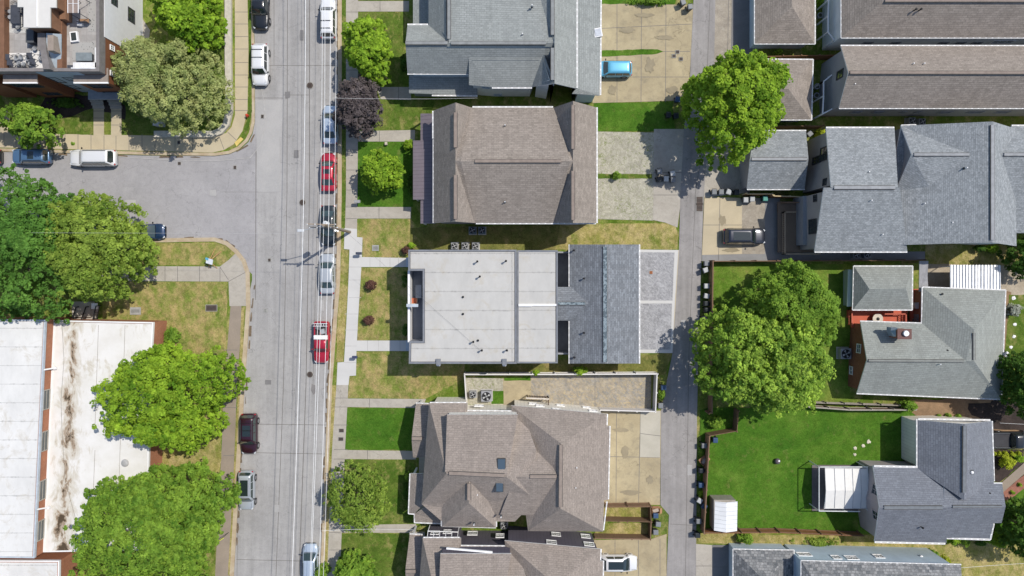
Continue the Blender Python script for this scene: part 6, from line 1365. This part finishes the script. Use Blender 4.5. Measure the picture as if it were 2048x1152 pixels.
def chairp(mt, nm):
    t = thing('patio_chair', 'x', 'chair', (0, 0, 0), 'wire chairs on the left roof terrace')
    m = MB(); m.lathe((0, 0, .4), [(.25, 0), (.26, .04), (.1, .05)], 12); m.build('seat', mt, t, local=True)
    m = MB(); 
    for z in (.5, .65, .8): m.path([(.3 * math.cos(a / 8 * 3.4 - .2), .3 * math.sin(a / 8 * 3.4 - .2), z) for a in range(9)], .015, 5)
    for a in range(0, 9, 2): m.tube((.3 * math.cos(a / 8 * 3.4 - .2), .3 * math.sin(a / 8 * 3.4 - .2), .42), (.3 * math.cos(a / 8 * 3.4 - .2), .3 * math.sin(a / 8 * 3.4 - .2), .82), .012, 5)
    m.build('backrest', BLACK, t, local=True); m = MB()
    for sx in (-1, 1):
        for sy in (-1, 1): m.tube((sx * .15, sy * .15, .4), (sx * .22, sy * .22, 0), .015, 5)
    m.build('leg', BLACK, t, local=True); return t
cp_, used = chairp(plain('chair seat', (.3, .31, .32), .6), 'c'), set()
for x, y, rz, lab in ((19, 22, 90, 'upper wire chair left of the long dark table'), (19, 33, 90, 'lower wire chair left of the long dark table'), (41, 20, -90, 'wire chair right of the long dark table'), (31, 9, 0, 'wire chair at the head of the long dark table'), (35, 53, 180, 'wire chair at the foot of the long dark table'), (68, 96, 20, 'wire chair below the dark storage box'), (31, 116, 40, 'first wire chair between the terrace loungers'), (40, 114, 10, 'second wire chair between the terrace loungers'), (54, 117, -30, 'third wire chair between the terrace loungers'), (36, 127, 150, 'lower left wire chair by the terrace loungers'), (46, 128, 170, 'lower middle wire chair by the terrace loungers'), (80, 116, -60, 'rightmost wire chair of the left terrace'), (59, 127, 190, 'lower right wire chair by the terrace loungers')):
    place(cp_, used, P(x, y, ZD + .5).xy.to_3d() + Vector((0, 0, ZD)), R(rz), lab)
for x, y, rz, lab in ((16, 115, 0, 'upper left dark square table on the left terrace'), (22, 126, 0, 'lower left dark square table on the left terrace'), (61, 112, 0, 'upper right dark square table on the left terrace'), (67, 124, 0, 'lower right dark square table on the left terrace')):
    furn('square_table', lab, 'table', x, y, [('tabletop', (0, 0, .6), (.62, .62, .04), DKB)] + legs(.62, .62, .58, DKB), rz=rz)
# ---------------------------------------------------------------- utility pole and lines
def sag(a, b, s=.4, n=14): return [a.lerp(b, i / n) - Vector((0, 0, s * 4 * (i / n) * (1 - i / n))) for i in range(n + 1)]
pb = P(700, 464, 0); PZ = 11.6
up = thing('utility_pole', 'tall wooden utility pole with transformer, two crossarms and a street light', 'utility pole', (pb.x, pb.y, GZ))
WPOLE = plain('weathered pole', (.3, .24, .18), .9); GAL = plain('galvanised steel', (.5, .52, .54), .4, .5); PORC = plain('porcelain', (.75, .78, .8), .3)
MB().tube((pb.x, pb.y, 0), (pb.x, pb.y, PZ), .19, 14, r2=.13).build('pole', WPOLE, up)
for dy, z in ((.12, 11.3), (-.16, 10.5)):
    m = MB(); m.box((pb.x - .2, pb.y + dy, z), (3.2, .1, .12), -.03); ca = m.build('crossarm', WPOLE, up)
    m = MB()
    for dx in (-1.7, -.9, .5, 1.2): m.lathe((pb.x + dx, pb.y + dy, z + .06), [(.05, 0), (.07, .08), (.04, .2)], 8)
    m.build('insulator', PORC, ca)
    m = MB(); m.tube((pb.x - 1.0, pb.y + dy, z - .05), (pb.x, pb.y, z - .8), .02, 5); m.tube((pb.x + .7, pb.y + dy, z - .05), (pb.x, pb.y, z - .8), .02, 5); m.build('brace', GAL, up)
tp = Vector((pb.x - .45, pb.y + .35, 8.4)); m = MB(); m.lathe(tp, [(.26, 0), (.3, .05), (.3, .8), (.24, .88), (.08, .92)], 18); tr_ = m.build('transformer', plain('transformer paint', (.62, .65, .68), .4), up)
m = MB(); m.lathe(tp + Vector((.1, .12, .86)), [(.05, 0), (.07, .12), (.03, .28)], 8); m.lathe(tp + Vector((-.12, -.08, .86)), [(.05, 0), (.07, .12), (.03, .28)], 8); m.build('bushing', PORC, tr_)
m = MB(); lh = P(604, 461, 8.6); m.path([Vector((pb.x, pb.y, 7.9)), Vector((pb.x - 1.2, pb.y + .1, 8.4)), lh], .04, 8); la = m.build('lamp_arm', GAL, up)
m = MB(); m.box(lh + Vector((-.15, 0, 0)), (.75, .3, .14)); m.build('lamp_head', plain('lamp grey', (.5, .52, .54), .4), la, bevel=.05)
for z, r_ in ((6.2, .12), (5.2, .09)):
    m = MB(); m.tube((pb.x - .2, pb.y - .25, z), (pb.x + .1, pb.y - .25, z + .9), r_, 8); m.build('cable_riser', GAL, up)
m = MB(); m.tube((pb.x + .16, pb.y + .1, .2), (pb.x + .14, pb.y + .1, 7), .05, 6); m.build('conduit', GAL, up)
WIRE = plain('aluminium wire', (.85, .85, .84), .5); WDK2 = plain('dull wire', (.4, .4, .4), .5); WDK = plain('dark wire', (.04, .04, .04), .6)
def wire(pts3, lab, r=.02, mat=None, s=.4):
    m = MB()
    for a, b in zip(pts3[:-1], pts3[1:]): m.path(sag(a, b, s), r, 5)
    return tag(m.build('overhead_wire', mat or WIRE), lab, 'wire', 'overhead wires above the street')
for xt, xm, xb, z, r_, lab in ((609, 606, 582, 11.45, .027, 'leftmost bright overhead wire above the middle of the street'), (643, 640, 618, 11.45, .018, 'second overhead wire from the left above the parked cars'), (648, 647, 620, 10.7, .02, 'third overhead wire from the left above the parked cars'), (659, 657, 636, 11.45, .022, 'fourth bright overhead wire above the parked cars'), (671, 668, 645, 9.2, .018, 'rightmost thin overhead wire near the kerb')):
    wire([P(xt + (xt - xm) * .6, -300, z), P(xm, 464, z), P(xb - (xm - xb) * .6, 1560, z)], lab, r_)
wire([P(606, 467, 11.4), P(-500, 463, 10.5)], 'thin wire crossing the side street to the left', .011, WDK2)
wire([P(690, 462, 8), P(960, 700, 6.8)], 'thin service wire towards the white roofed house', .008, WDK)
wire([P(665, 196, 9), P(955, 196, 6)], 'thin pale service wire over the purple tree', .009)
wire([P(640, 1062, 9), P(828, 1060, 5.5)], 'thin pale service wire at the sparse tree', .012)
wire([P(2000, 846, 4.5), P(2300, 866, 7)], 'thin wire from the blue grey house to the right edge', .014)
wire([P(1920, 1136, 5), P(2300, 1118, 8)], 'thin wire over the dry lawn in the lower right corner', .014)
# hoses, bowls etc. behind B9 / B10
for x, y, lab in ((1640, 31, 'round grey grill on the strip between the top garage and porch'), (1634, 173, 'upper round planter beside the blue grey end wall'), (1633, 191, 'lower white planter beside the blue grey end wall')):
    q = P(x, y, .6); t = thing('planter', lab, 'planter', (q.x, q.y, GZ)); MB().lathe((q.x, q.y, GZ), [(.25, 0), (.35, .6), (.3, .62)], 14).build('pot', plain('pot grey', (.33, .34, .35), .5), t); MB().lathe((q.x, q.y, GZ + .6), [(.26, 0), (.2, .05), (.05, .1)], 12).build('fill', plain('pot soil', (.06, .07, .05), .9), t)
# ---------------------------------------------------------------- trees
LF = {'lime': leafm('lime leaves', (.08, .19, .012), (.4, .58, .05)), 'mid': leafm('mid green leaves', (.07, .17, .018), (.31, .47, .06)), 'pale': leafm('pale willow leaves', (.16, .22, .06), (.46, .52, .2), .3, (.42, .42, .17), .6),
      'olive': leafm('olive leaves', (.09, .17, .02), (.4, .52, .09), third=(.24, .36, .06)), 'mid2': leafm('dark street leaves', (.04, .12, .02), (.17, .34, .06)), 'deep': leafm('deep green leaves', (.03, .085, .012), (.1, .2, .03)), 'purple': leafm('purple leaves', (.035, .028, .03), (.15, .125, .125), .08, (.1, .085, .085)),
      'tip': leafm('tip lime leaves', (.06, .14, .02), (.5, .7, .1), third=(.3, .52, .06), amt=.5), 'red': leafm('red leaves', (.07, .035, .028), (.16, .08, .06), .15), 'silver': leafm('silver leaves', (.2, .22, .17), (.45, .47, .4), .1), 'yellow': leafm('yellow green leaves', (.25, .3, .02), (.55, .6, .05))}
BARK = worn('bark', (.2, .16, .13), (.1, .08, .065), fine=.3, sc1=3)
def radial(poly, n=72):
    """poly in world xy -> centroid, radius table"""
    c = np.mean(np.array(poly), axis=0); ang = []; P_ = [np.array(p) - c for p in poly]
    th = np.linspace(0, 2 * math.pi, n, endpoint=False); rad = np.zeros(n)
    for k, t in enumerate(th):
        d = np.array([math.cos(t), math.sin(t)]); best = 0
        for i in range(len(P_)):
            a, b = P_[i], P_[(i+1) % len(P_)]; e = b - a; den = d[0] * e[1] - d[1] * e[0]
            if abs(den) < 1e-9: continue
            s = (a[0] * e[1] - a[1] * e[0]) / den; u = (a[0] * d[1] - a[1] * d[0]) / den
            if s > 0 and -1e-6 <= u <= 1 + 1e-6: best = max(best, s)
        rad[k] = best
    return c, rad
def tree(name, label, cat, poly, top, kind, seed, trunk=True, dens=1.0, leaf=.3, clump=.75, base=.35, group='trees', shape=.5, aspect=.6, gap=0, sparse=1.0, patch=.4):
    """poly: px outline of the crown as seen; top: height in m"""
    rs = np.random.RandomState(seed); zm = GZ + top * .62
    W = [tuple(P(x, y, zm).xy) for x, y in poly]; c, rad = radial(W); nA = len(rad)
    area = .5 * np.sum(rad ** 2) * 2 * math.pi / nA; rm = math.sqrt(area / math.pi)
    zb = GZ + top * base; hh = top * (1 - base)
    o = thing(name, label, cat, (c[0], c[1], GZ), group)
    cl0 = clump; clump = clump * .62; nc = int(area / (clump ** 2) * 1.75 * sparse) + 6
    th = rs.uniform(0, 2 * math.pi, nc); u = np.sqrt(rs.uniform(0, 1, nc)); ph = rs.uniform(0, 6.28, 4)
    lob = 1 + .05 * np.sin(3 * th + ph[0]) + .05 * np.sin(5 * th + ph[1]) + .04 * np.sin(9 * th + ph[2])
    Rt = np.interp(th, np.linspace(0, 2 * math.pi, nA + 1), np.append(rad, rad[0])) * lob
    inner = np.maximum(Rt - clump * .7, Rt * .4); rr = u * inner
    rho = u
    surf = rs.uniform(0, 1, nc) < .72
    dome = np.power(np.clip(1 - rho ** 2.3, 0, 1), shape)
    lumps = .07 * np.sin(rr * 2.1 + th * 3 + ph[3]) + rs.normal(0, .11, nc)
    zc = np.where(surf, zb + hh * (.18 + .74 * dome + lumps), zb + hh * (.05 + .8 * dome * rs.uniform(0, 1, nc)))
    # sub-crowns with hollows between them
    K = max(4, int(area / 5.5)); lt = rs.uniform(0, 2 * math.pi, K); lu = np.sqrt(rs.uniform(0, 1, K)) * .88
    LX = np.stack([lu * np.interp(lt, np.linspace(0, 2 * math.pi, nA + 1), np.append(rad, rad[0])) * np.cos(lt), lu * np.interp(lt, np.linspace(0, 2 * math.pi, nA + 1), np.append(rad, rad[0])) * np.sin(lt)], 1)
    XY = np.stack([rr * np.cos(th), rr * np.sin(th)], 1); D = np.sqrt(((XY[:, None] - LX[None]) ** 2).sum(2)); li = D.argmin(1); dl = D.min(1) / math.sqrt(area / K / math.pi)
    lz = rs.normal(0, .07, K) * hh; ltint = rs.uniform(-.18, .18, K)
    zc = zc - hh * .16 + lz[li] + hh * .26 * np.sqrt(np.clip(1 - (dl * .8) ** 2, 0, 1)) * surf
    zc = np.maximum(zc, zb)
    keep = ~((dl > 1.05) & (rs.uniform(0, 1, nc) < .38) & (u < .93))
    zc = np.minimum(zc, GZ + top - .1)
    C = np.stack([c[0] + rr * np.cos(th), c[1] + rr * np.sin(th), zc], 1)
    cr = clump * rs.uniform(.6, 1.45, nc); out_ = (u > .86) & (rs.uniform(0, 1, nc) < .35); C[out_, :2] += (C[out_, :2] - c) * rs.uniform(.03, .1, out_.sum())[:, None]; cr[out_] *= .7
    tint = rs.uniform(0, 1, nc)
    nl = int(34 * dens * (clump / .46) ** 2 * (.3 / leaf) ** 1.5)
    N = nc * nl
    ci = np.repeat(np.arange(nc)[keep], nl); N = len(ci)
    d = rs.normal(0, 1, (N, 3)); d[:, 2] = np.abs(d[:, 2]) * 1.1 - .25; d /= np.linalg.norm(d, axis=1)[:, None]
    rad_ = cr[ci] * (.45 + .6 * rs.uniform(0, 1, N) ** .5)
    sp = np.stack([np.ones(N), np.ones(N), np.full(N, aspect)], 1)
    pos = C[ci] + d * rad_[:, None] * sp
    nrm = d * .8 + rs.normal(0, .4, (N, 3)) + np.array([0, 0, .9]); nrm /= np.linalg.norm(nrm, axis=1)[:, None]
    ref = rs.normal(0, 1, (N, 3)); tx = np.cross(nrm, ref); tx /= np.linalg.norm(tx, axis=1)[:, None]; ty = np.cross(nrm, tx)
    s = leaf * rs.uniform(.65, 1.3, N)[:, None]
    w_ = .36 if leaf < .26 else .42
    v0 = pos - tx * s * .5; v1 = pos + ty * s * w_ + nrm * s * .08; v2 = pos + tx * s * .55 - nrm * s * .1; v3 = pos - ty * s * w_ + nrm * s * .08
    V = np.stack([v0, v1, v2, v3], 1).reshape(-1, 3); V[:, 2] = np.maximum(V[:, 2], GZ + .06); V -= np.array([c[0], c[1], GZ])
    me = bpy.data.meshes.new('crown'); me.vertices.add(4 * N); me.vertices.foreach_set('co', V.astype(np.float32).ravel())
    me.loops.add(4 * N); me.loops.foreach_set('vertex_index', np.arange(4 * N, dtype=np.int32)); me.polygons.add(N)
    me.polygons.foreach_set('loop_start', np.arange(0, 4 * N, 4, dtype=np.int32)); me.polygons.foreach_set('loop_total', np.full(N, 4, dtype=np.int32))
    me.update(calc_edges=True)
    at = me.attributes.new('tint', 'FLOAT', 'FACE'); at.data.foreach_set('value', np.clip((tint[ci] ** 1.2) * .66 + ltint[li[ci]] + rs.uniform(-.1, .38, N), 0, 1).astype(np.float32))
    me.materials.append(LF[kind]); cr_o = bpy.data.objects.new('crown', me); col.objects.link(cr_o); cr_o.parent = o
    if trunk:
        m = MB(); r0 = max(.06, top * .022); q = Vector((c[0], c[1], 0)); fork = Vector((c[0] + rs.normal(0, .1), c[1] + rs.normal(0, .1), zb + hh * .12))
        m.tube(q, fork, r0, 10, r2=r0 * .75)
        m.build('trunk', BARK, o); m = MB()
        for i in rs.choice(nc, min(nc, 22), replace=False):
            e = Vector(C[i]); mid = fork.lerp(e, .5) + Vector((0, 0, -.2)); m.tube(fork, mid, r0 * .45, 6, r2=r0 * .28); m.tube(mid, e, r0 * .28, 5, r2=.015)
        m.build('limb', BARK, o)
    return o
def ell(cx, cy, rx, ry, n=16, wob=.1, seed=1):
    r_ = random.Random(seed + int(cx)); return [(cx + rx * math.cos(2 * math.pi * i / n) * r_.uniform(1 - wob, 1 + wob), cy + ry * math.sin(2 * math.pi * i / n) * r_.uniform(1 - wob, 1 + wob)) for i in range(n)]
tree('street_tree', 'vivid green tree right of the townhouse white wall', 'tree', [(298, -20), (360, -60), (430, -30), (438, 30), (436, 70), (430, 100), (395, 108), (360, 95), (330, 60), (305, 30)], 7.5, 'lime', 1, leaf=.34, clump=.7)
tree('willow_tree', 'broad pale feathery tree at the townhouse corner', 'tree', [(236, 108), (250, 85), (285, 72), (330, 80), (372, 82), (412, 105), (440, 130), (452, 180), (440, 225), (420, 245), (370, 262), (320, 248), (290, 240), (262, 220), (246, 190), (232, 150)], 8.5, 'pale', 2, leaf=.2, clump=.62, dens=.85, patch=.6)
tree('street_tree', 'small leafy tree in front of the left townhouse bay', 'tree', [(0, 215), (20, 205), (55, 208), (75, 215), (105, 222), (122, 240), (130, 265), (118, 285), (95, 292), (60, 295), (30, 290), (12, 262), (-15, 245)], 5.5, 'mid', 3, sparse=.6, leaf=.3, clump=.55)
tree('street_tree', 'large dark green tree at the left edge', 'tree', [(-60, 340), (10, 330), (35, 355), (70, 352), (110, 380), (125, 390), (125, 450), (120, 520), (125, 580), (140, 620), (90, 632), (30, 630), (-60, 620)], 11, 'mid2', 4, leaf=.24, clump=.64)
tree('street_tree', 'wide yellow green feathery tree overhanging the navy car', 'tree', [(115, 420), (140, 395), (185, 378), (225, 390), (252, 400), (262, 430), (270, 462), (298, 500), (290, 530), (270, 560), (245, 590), (215, 600), (180, 590), (140, 585), (110, 560), (90, 520), (84, 470)], 9.5, 'olive', 5, leaf=.24, clump=.65)
tree('street_tree', 'big bright round tree over the white school roof', 'tree', [(236, 735), (262, 708), (300, 688), (340, 692), (380, 712), (420, 715), (462, 725), (488, 762), (478, 795), (448, 802), (440, 850), (425, 880), (400, 890), (380, 912), (350, 898), (320, 882), (285, 880), (240, 870), (205, 868), (190, 850), (200, 820), (188, 800), (200, 770)], 9, 'lime', 6, leaf=.25, clump=.64, patch=.5)
tree('street_tree', 'large dense tree at the bottom left over pavement and school', 'tree', [(250, 960), (300, 940), (372, 942), (392, 928), (418, 958), (446, 955), (446, 1010), (434, 1050), (428, 1085), (425, 1120), (400, 1135), (390, 1200), (300, 1240), (180, 1230), (120, 1150), (128, 1095), (160, 1030), (190, 985)], 9.5, 'mid', 7, leaf=.24, clump=.64)
tree('street_tree', 'lime green tree on the upper front lawn', 'tree', [(686, 62), (700, 45), (732, 34), (758, 42), (778, 80), (785, 115), (778, 140), (762, 165), (735, 158), (710, 140), (690, 110), (690, 85)], 6.5, 'lime', 8, leaf=.3, clump=.5, sparse=1.1)
tree('plum_tree', 'round dark purple leaved tree by the upper pavement', 'tree', [(670, 180), (685, 162), (720, 152), (748, 165), (764, 190), (762, 220), (752, 250), (735, 270), (710, 280), (685, 262), (672, 240), (668, 210)], 6.0, 'purple', 9, leaf=.24, clump=.5)
tree('street_tree', 'small round lime tree in front of the brown duplex', 'tree', [(716, 340), (728, 315), (752, 300), (780, 303), (800, 325), (805, 350), (795, 372), (770, 385), (745, 380), (722, 365)], 5.0, 'lime', 10, leaf=.26, clump=.45)
tree('street_tree', 'sparse olive tree between pavement and the big taupe duplex', 'tree', [(660, 955), (690, 925), (715, 922), (740, 932), (760, 950), (772, 990), (776, 1020), (765, 1045), (750, 1060), (735, 1078), (715, 1060), (690, 1050), (662, 1040), (648, 1015), (650, 980)], 6.0, 'olive', 11, leaf=.22, clump=.45, sparse=.7, dens=.7)
tree('street_tree', 'fresh green tree cut off by the bottom edge', 'tree', [(668, 1125), (690, 1104), (715, 1112), (740, 1125), (752, 1150), (745, 1190), (700, 1200), (672, 1170)], 5.0, 'mid', 12, leaf=.3, clump=.5)
tree('shrub', 'small bush at the kerb beside the bottom hatchback', 'shrub', ell(645, 1144, 14, 12), 2.2, 'mid', 13, trunk=False, leaf=.2, clump=.3, base=.1, group='shrubs')
tree('street_tree', 'big bright green tree standing over the upper alley', 'tree', [(1372, 165), (1400, 138), (1430, 135), (1455, 118), (1490, 112), (1515, 103), (1545, 130), (1562, 155), (1560, 185), (1576, 215), (1568, 240), (1545, 265), (1520, 300), (1490, 325), (1462, 338), (1430, 325), (1405, 270), (1385, 245), (1378, 220), (1368, 195)], 11, 'lime', 14, leaf=.27, clump=.64)
tree('street_tree', 'dark feathery tree behind the large clipped alley tree', 'tree', [(1490, 590), (1515, 560), (1550, 545), (1580, 525), (1610, 540), (1640, 565), (1662, 590), (1685, 620), (1678, 655), (1665, 690), (1620, 700), (1550, 690), (1500, 640)], 9, 'mid', 15, leaf=.22, clump=.6)
tree('street_tree', 'large dense light tipped tree filling the alley corner', 'tree', [(1404, 660), (1425, 620), (1460, 608), (1500, 612), (1560, 618), (1610, 650), (1645, 680), (1662, 715), (1655, 755), (1640, 790), (1600, 815), (1560, 830), (1510, 825), (1460, 800), (1415, 790), (1400, 740), (1398, 700)], 10, 'tip', 16, leaf=.25, clump=.52, aspect=.95)
tree('street_tree', 'dark tree at the right edge beside the brick house', 'tree', [(2010, 720), (2030, 705), (2100, 700), (2120, 830), (2040, 835), (2015, 800), (2006, 760)], 7, 'deep', 17, leaf=.26, clump=.55)
tree('street_tree', 'dark tree at the right edge above the gravel drive', 'tree', [(2010, 500), (2030, 480), (2100, 470), (2120, 550), (2050, 555), (2015, 535)], 5, 'deep', 18, leaf=.24, clump=.5)
tree('street_tree', 'dark tree in the lower right corner', 'tree', [(2016, 1040), (2040, 1010), (2090, 990), (2140, 1060), (2110, 1130), (2040, 1110), (2010, 1080)], 7, 'deep', 19, leaf=.26, clump=.6)
def shrub(lab, cx, cy, rx, ry, top, kind, seed, name='shrub'):
    tree(name, lab, 'shrub', ell(cx, cy, rx, ry, seed=seed), top, kind, seed, trunk=False, leaf=.17, clump=.3, base=.05, group='shrubs', shape=.6)
for i, a in enumerate((('clipped round green bush at the corner of the school', 341, 672, 14, 18, 1.6, 'mid'), ('yellow green bush by the porch of the brown duplex', 816, 287, 10, 13, 1.4, 'lime'), ('small bush in the grass strip of the block paving', 1234, 351, 9, 9, 1.3, 'mid'),
    ('purple shrub on the lawn beside the upper white walk', 741, 571, 12, 10, 1.3, 'red'), ('purple shrub on the lawn beside the lower white walk', 736, 641, 12, 9, 1.3, 'red'), ('red leaved shrub at the north corner of the white roofed house', 812, 500, 12, 8, 1.3, 'red'), ('fresh green shrub at the north corner of the white roofed house', 822, 491, 8, 6, 1.2, 'lime'),
    ('dark shrub under the balcony of the white roofed house', 812, 560, 7, 16, 1.2, 'deep'), ('dark shrub under the lower balcony end', 812, 660, 7, 14, 1.0, 'deep'), ('climbing green shrub on the white fence top', 1160, 742, 17, 8, 2.2, 'lime'), ('small weed clump on the white fence', 1072, 747, 9, 4, 2.0, 'lime'),
    ('bush at the left end of the pale blue garage wall', 1490, 1078, 18, 10, 1.8, 'mid'), ('bush at the right end of the weathered double fence', 1820, 812, 20, 12, 2.0, 'mid'), ('first bright bush below the blue grey house', 1905, 1082, 16, 8, 1.4, 'lime'), ('second bright bush below the blue grey house', 1930, 1084, 12, 8, 1.3, 'mid'), ('dark bush below the blue grey house', 1960, 1084, 11, 8, 1.2, 'deep'),
    ('large bright bush at the corner of the blue grey house', 1998, 1082, 26, 13, 1.8, 'lime'), ('green bush beside the pale blue house', 1868, 1112, 12, 10, 1.5, 'mid'), ('yellow bush beside the pale blue house', 1892, 1120, 8, 7, 1.2, 'yellow'), ('silvery feathery shrub in the right garden bed', 2028, 620, 15, 13, 1.3, 'silver'),
    ('bright round bush by the front path at the right', 2016, 925, 14, 15, 1.6, 'yellow'), ('small bush right of the front path bush', 2040, 918, 8, 7, 1.0, 'lime'), ('green bush south of the broad grey house', 1985, 497, 14, 8, 1.4, 'lime'), ('dark bush south of the broad grey house', 1962, 497, 11, 7, 1.2, 'deep'),
    ('yellow flowered bush right of the grey gabled garage', 1642, 266, 9, 8, 1.5, 'yellow'), ('small bush below the top right garage', 1557, 103, 8, 5, 1.2, 'lime'), ('round plant at the top beside the porch', 1640, 3, 9, 9, 1.6, 'lime'), ('dark shrub by the upper duplex porch', 808, 125, 7, 22, 1.5, 'deep'), ('dark shrub by the brown duplex porch', 822, 365, 8, 26, 1.4, 'deep'), ('shrub before the southern porch of the big taupe duplex', 815, 985, 9, 24, 1.4, 'deep'), ('low bright shrub at the porch corner of the big taupe duplex', 816, 955, 6, 12, 1.3, 'mid'),
    ('first low clump in the brown soil bed', 1878, 833, 4, 3, .5, 'mid'), ('second low clump in the brown soil bed', 1897, 831, 5, 4, .6, 'mid'), ('third low clump in the brown soil bed', 1917, 833, 5, 4, .5, 'mid'), ('leafy weeds along the brown fence near the pale garage', 1640, 1085, 60, 7, .7, 'olive'), ('green weeds at the foot of the alley fence', 1404, 905, 5, 20, .5, 'mid'), ('green weeds at the foot of the alley fence near the fallen bin', 1403, 990, 4, 14, .5, 'lime'),
    ('hedge at the top of the tan drive', 1300, -2, 50, 9, 1.2, 'mid'), ('green tuft left of the townhouse bins', 250, 200, 9, 10, 1.0, 'deep'), ('dark hedge in front of the townhouse recess', 130, 205, 40, 9, 1.0, 'deep'), ('leafy corner by the alley below the big tree', 1432, 845, 18, 12, 1.2, 'mid'), ('bush beside the white fence corner', 1324, 790, 7, 12, 1.3, 'mid'))):
    shrub(*a, 100 + i)
for i, x in enumerate((1988, 1999, 2011, 2025, 2038)):
    tree('garden_plant', '%s pale round plant in the row by the right front path' % ('first second third fourth fifth'.split()[i]), 'plant', ell(x, 907 + (i % 2), 5, 5), .6, 'yellow', 200 + i, trunk=False, leaf=.12, clump=.2, base=.05, group='round plants in a row')
for i, (x, y) in enumerate(((2012, 1005), (2026, 985), (2040, 970))):
    tree('garden_plant', '%s small plant in the red gravel bed' % ('lower middle upper'.split()[i]), 'plant', ell(x, y, 4, 4), .5, 'lime', 210 + i, trunk=False, leaf=.12, clump=.2, base=.05, group='plants in the red gravel bed')
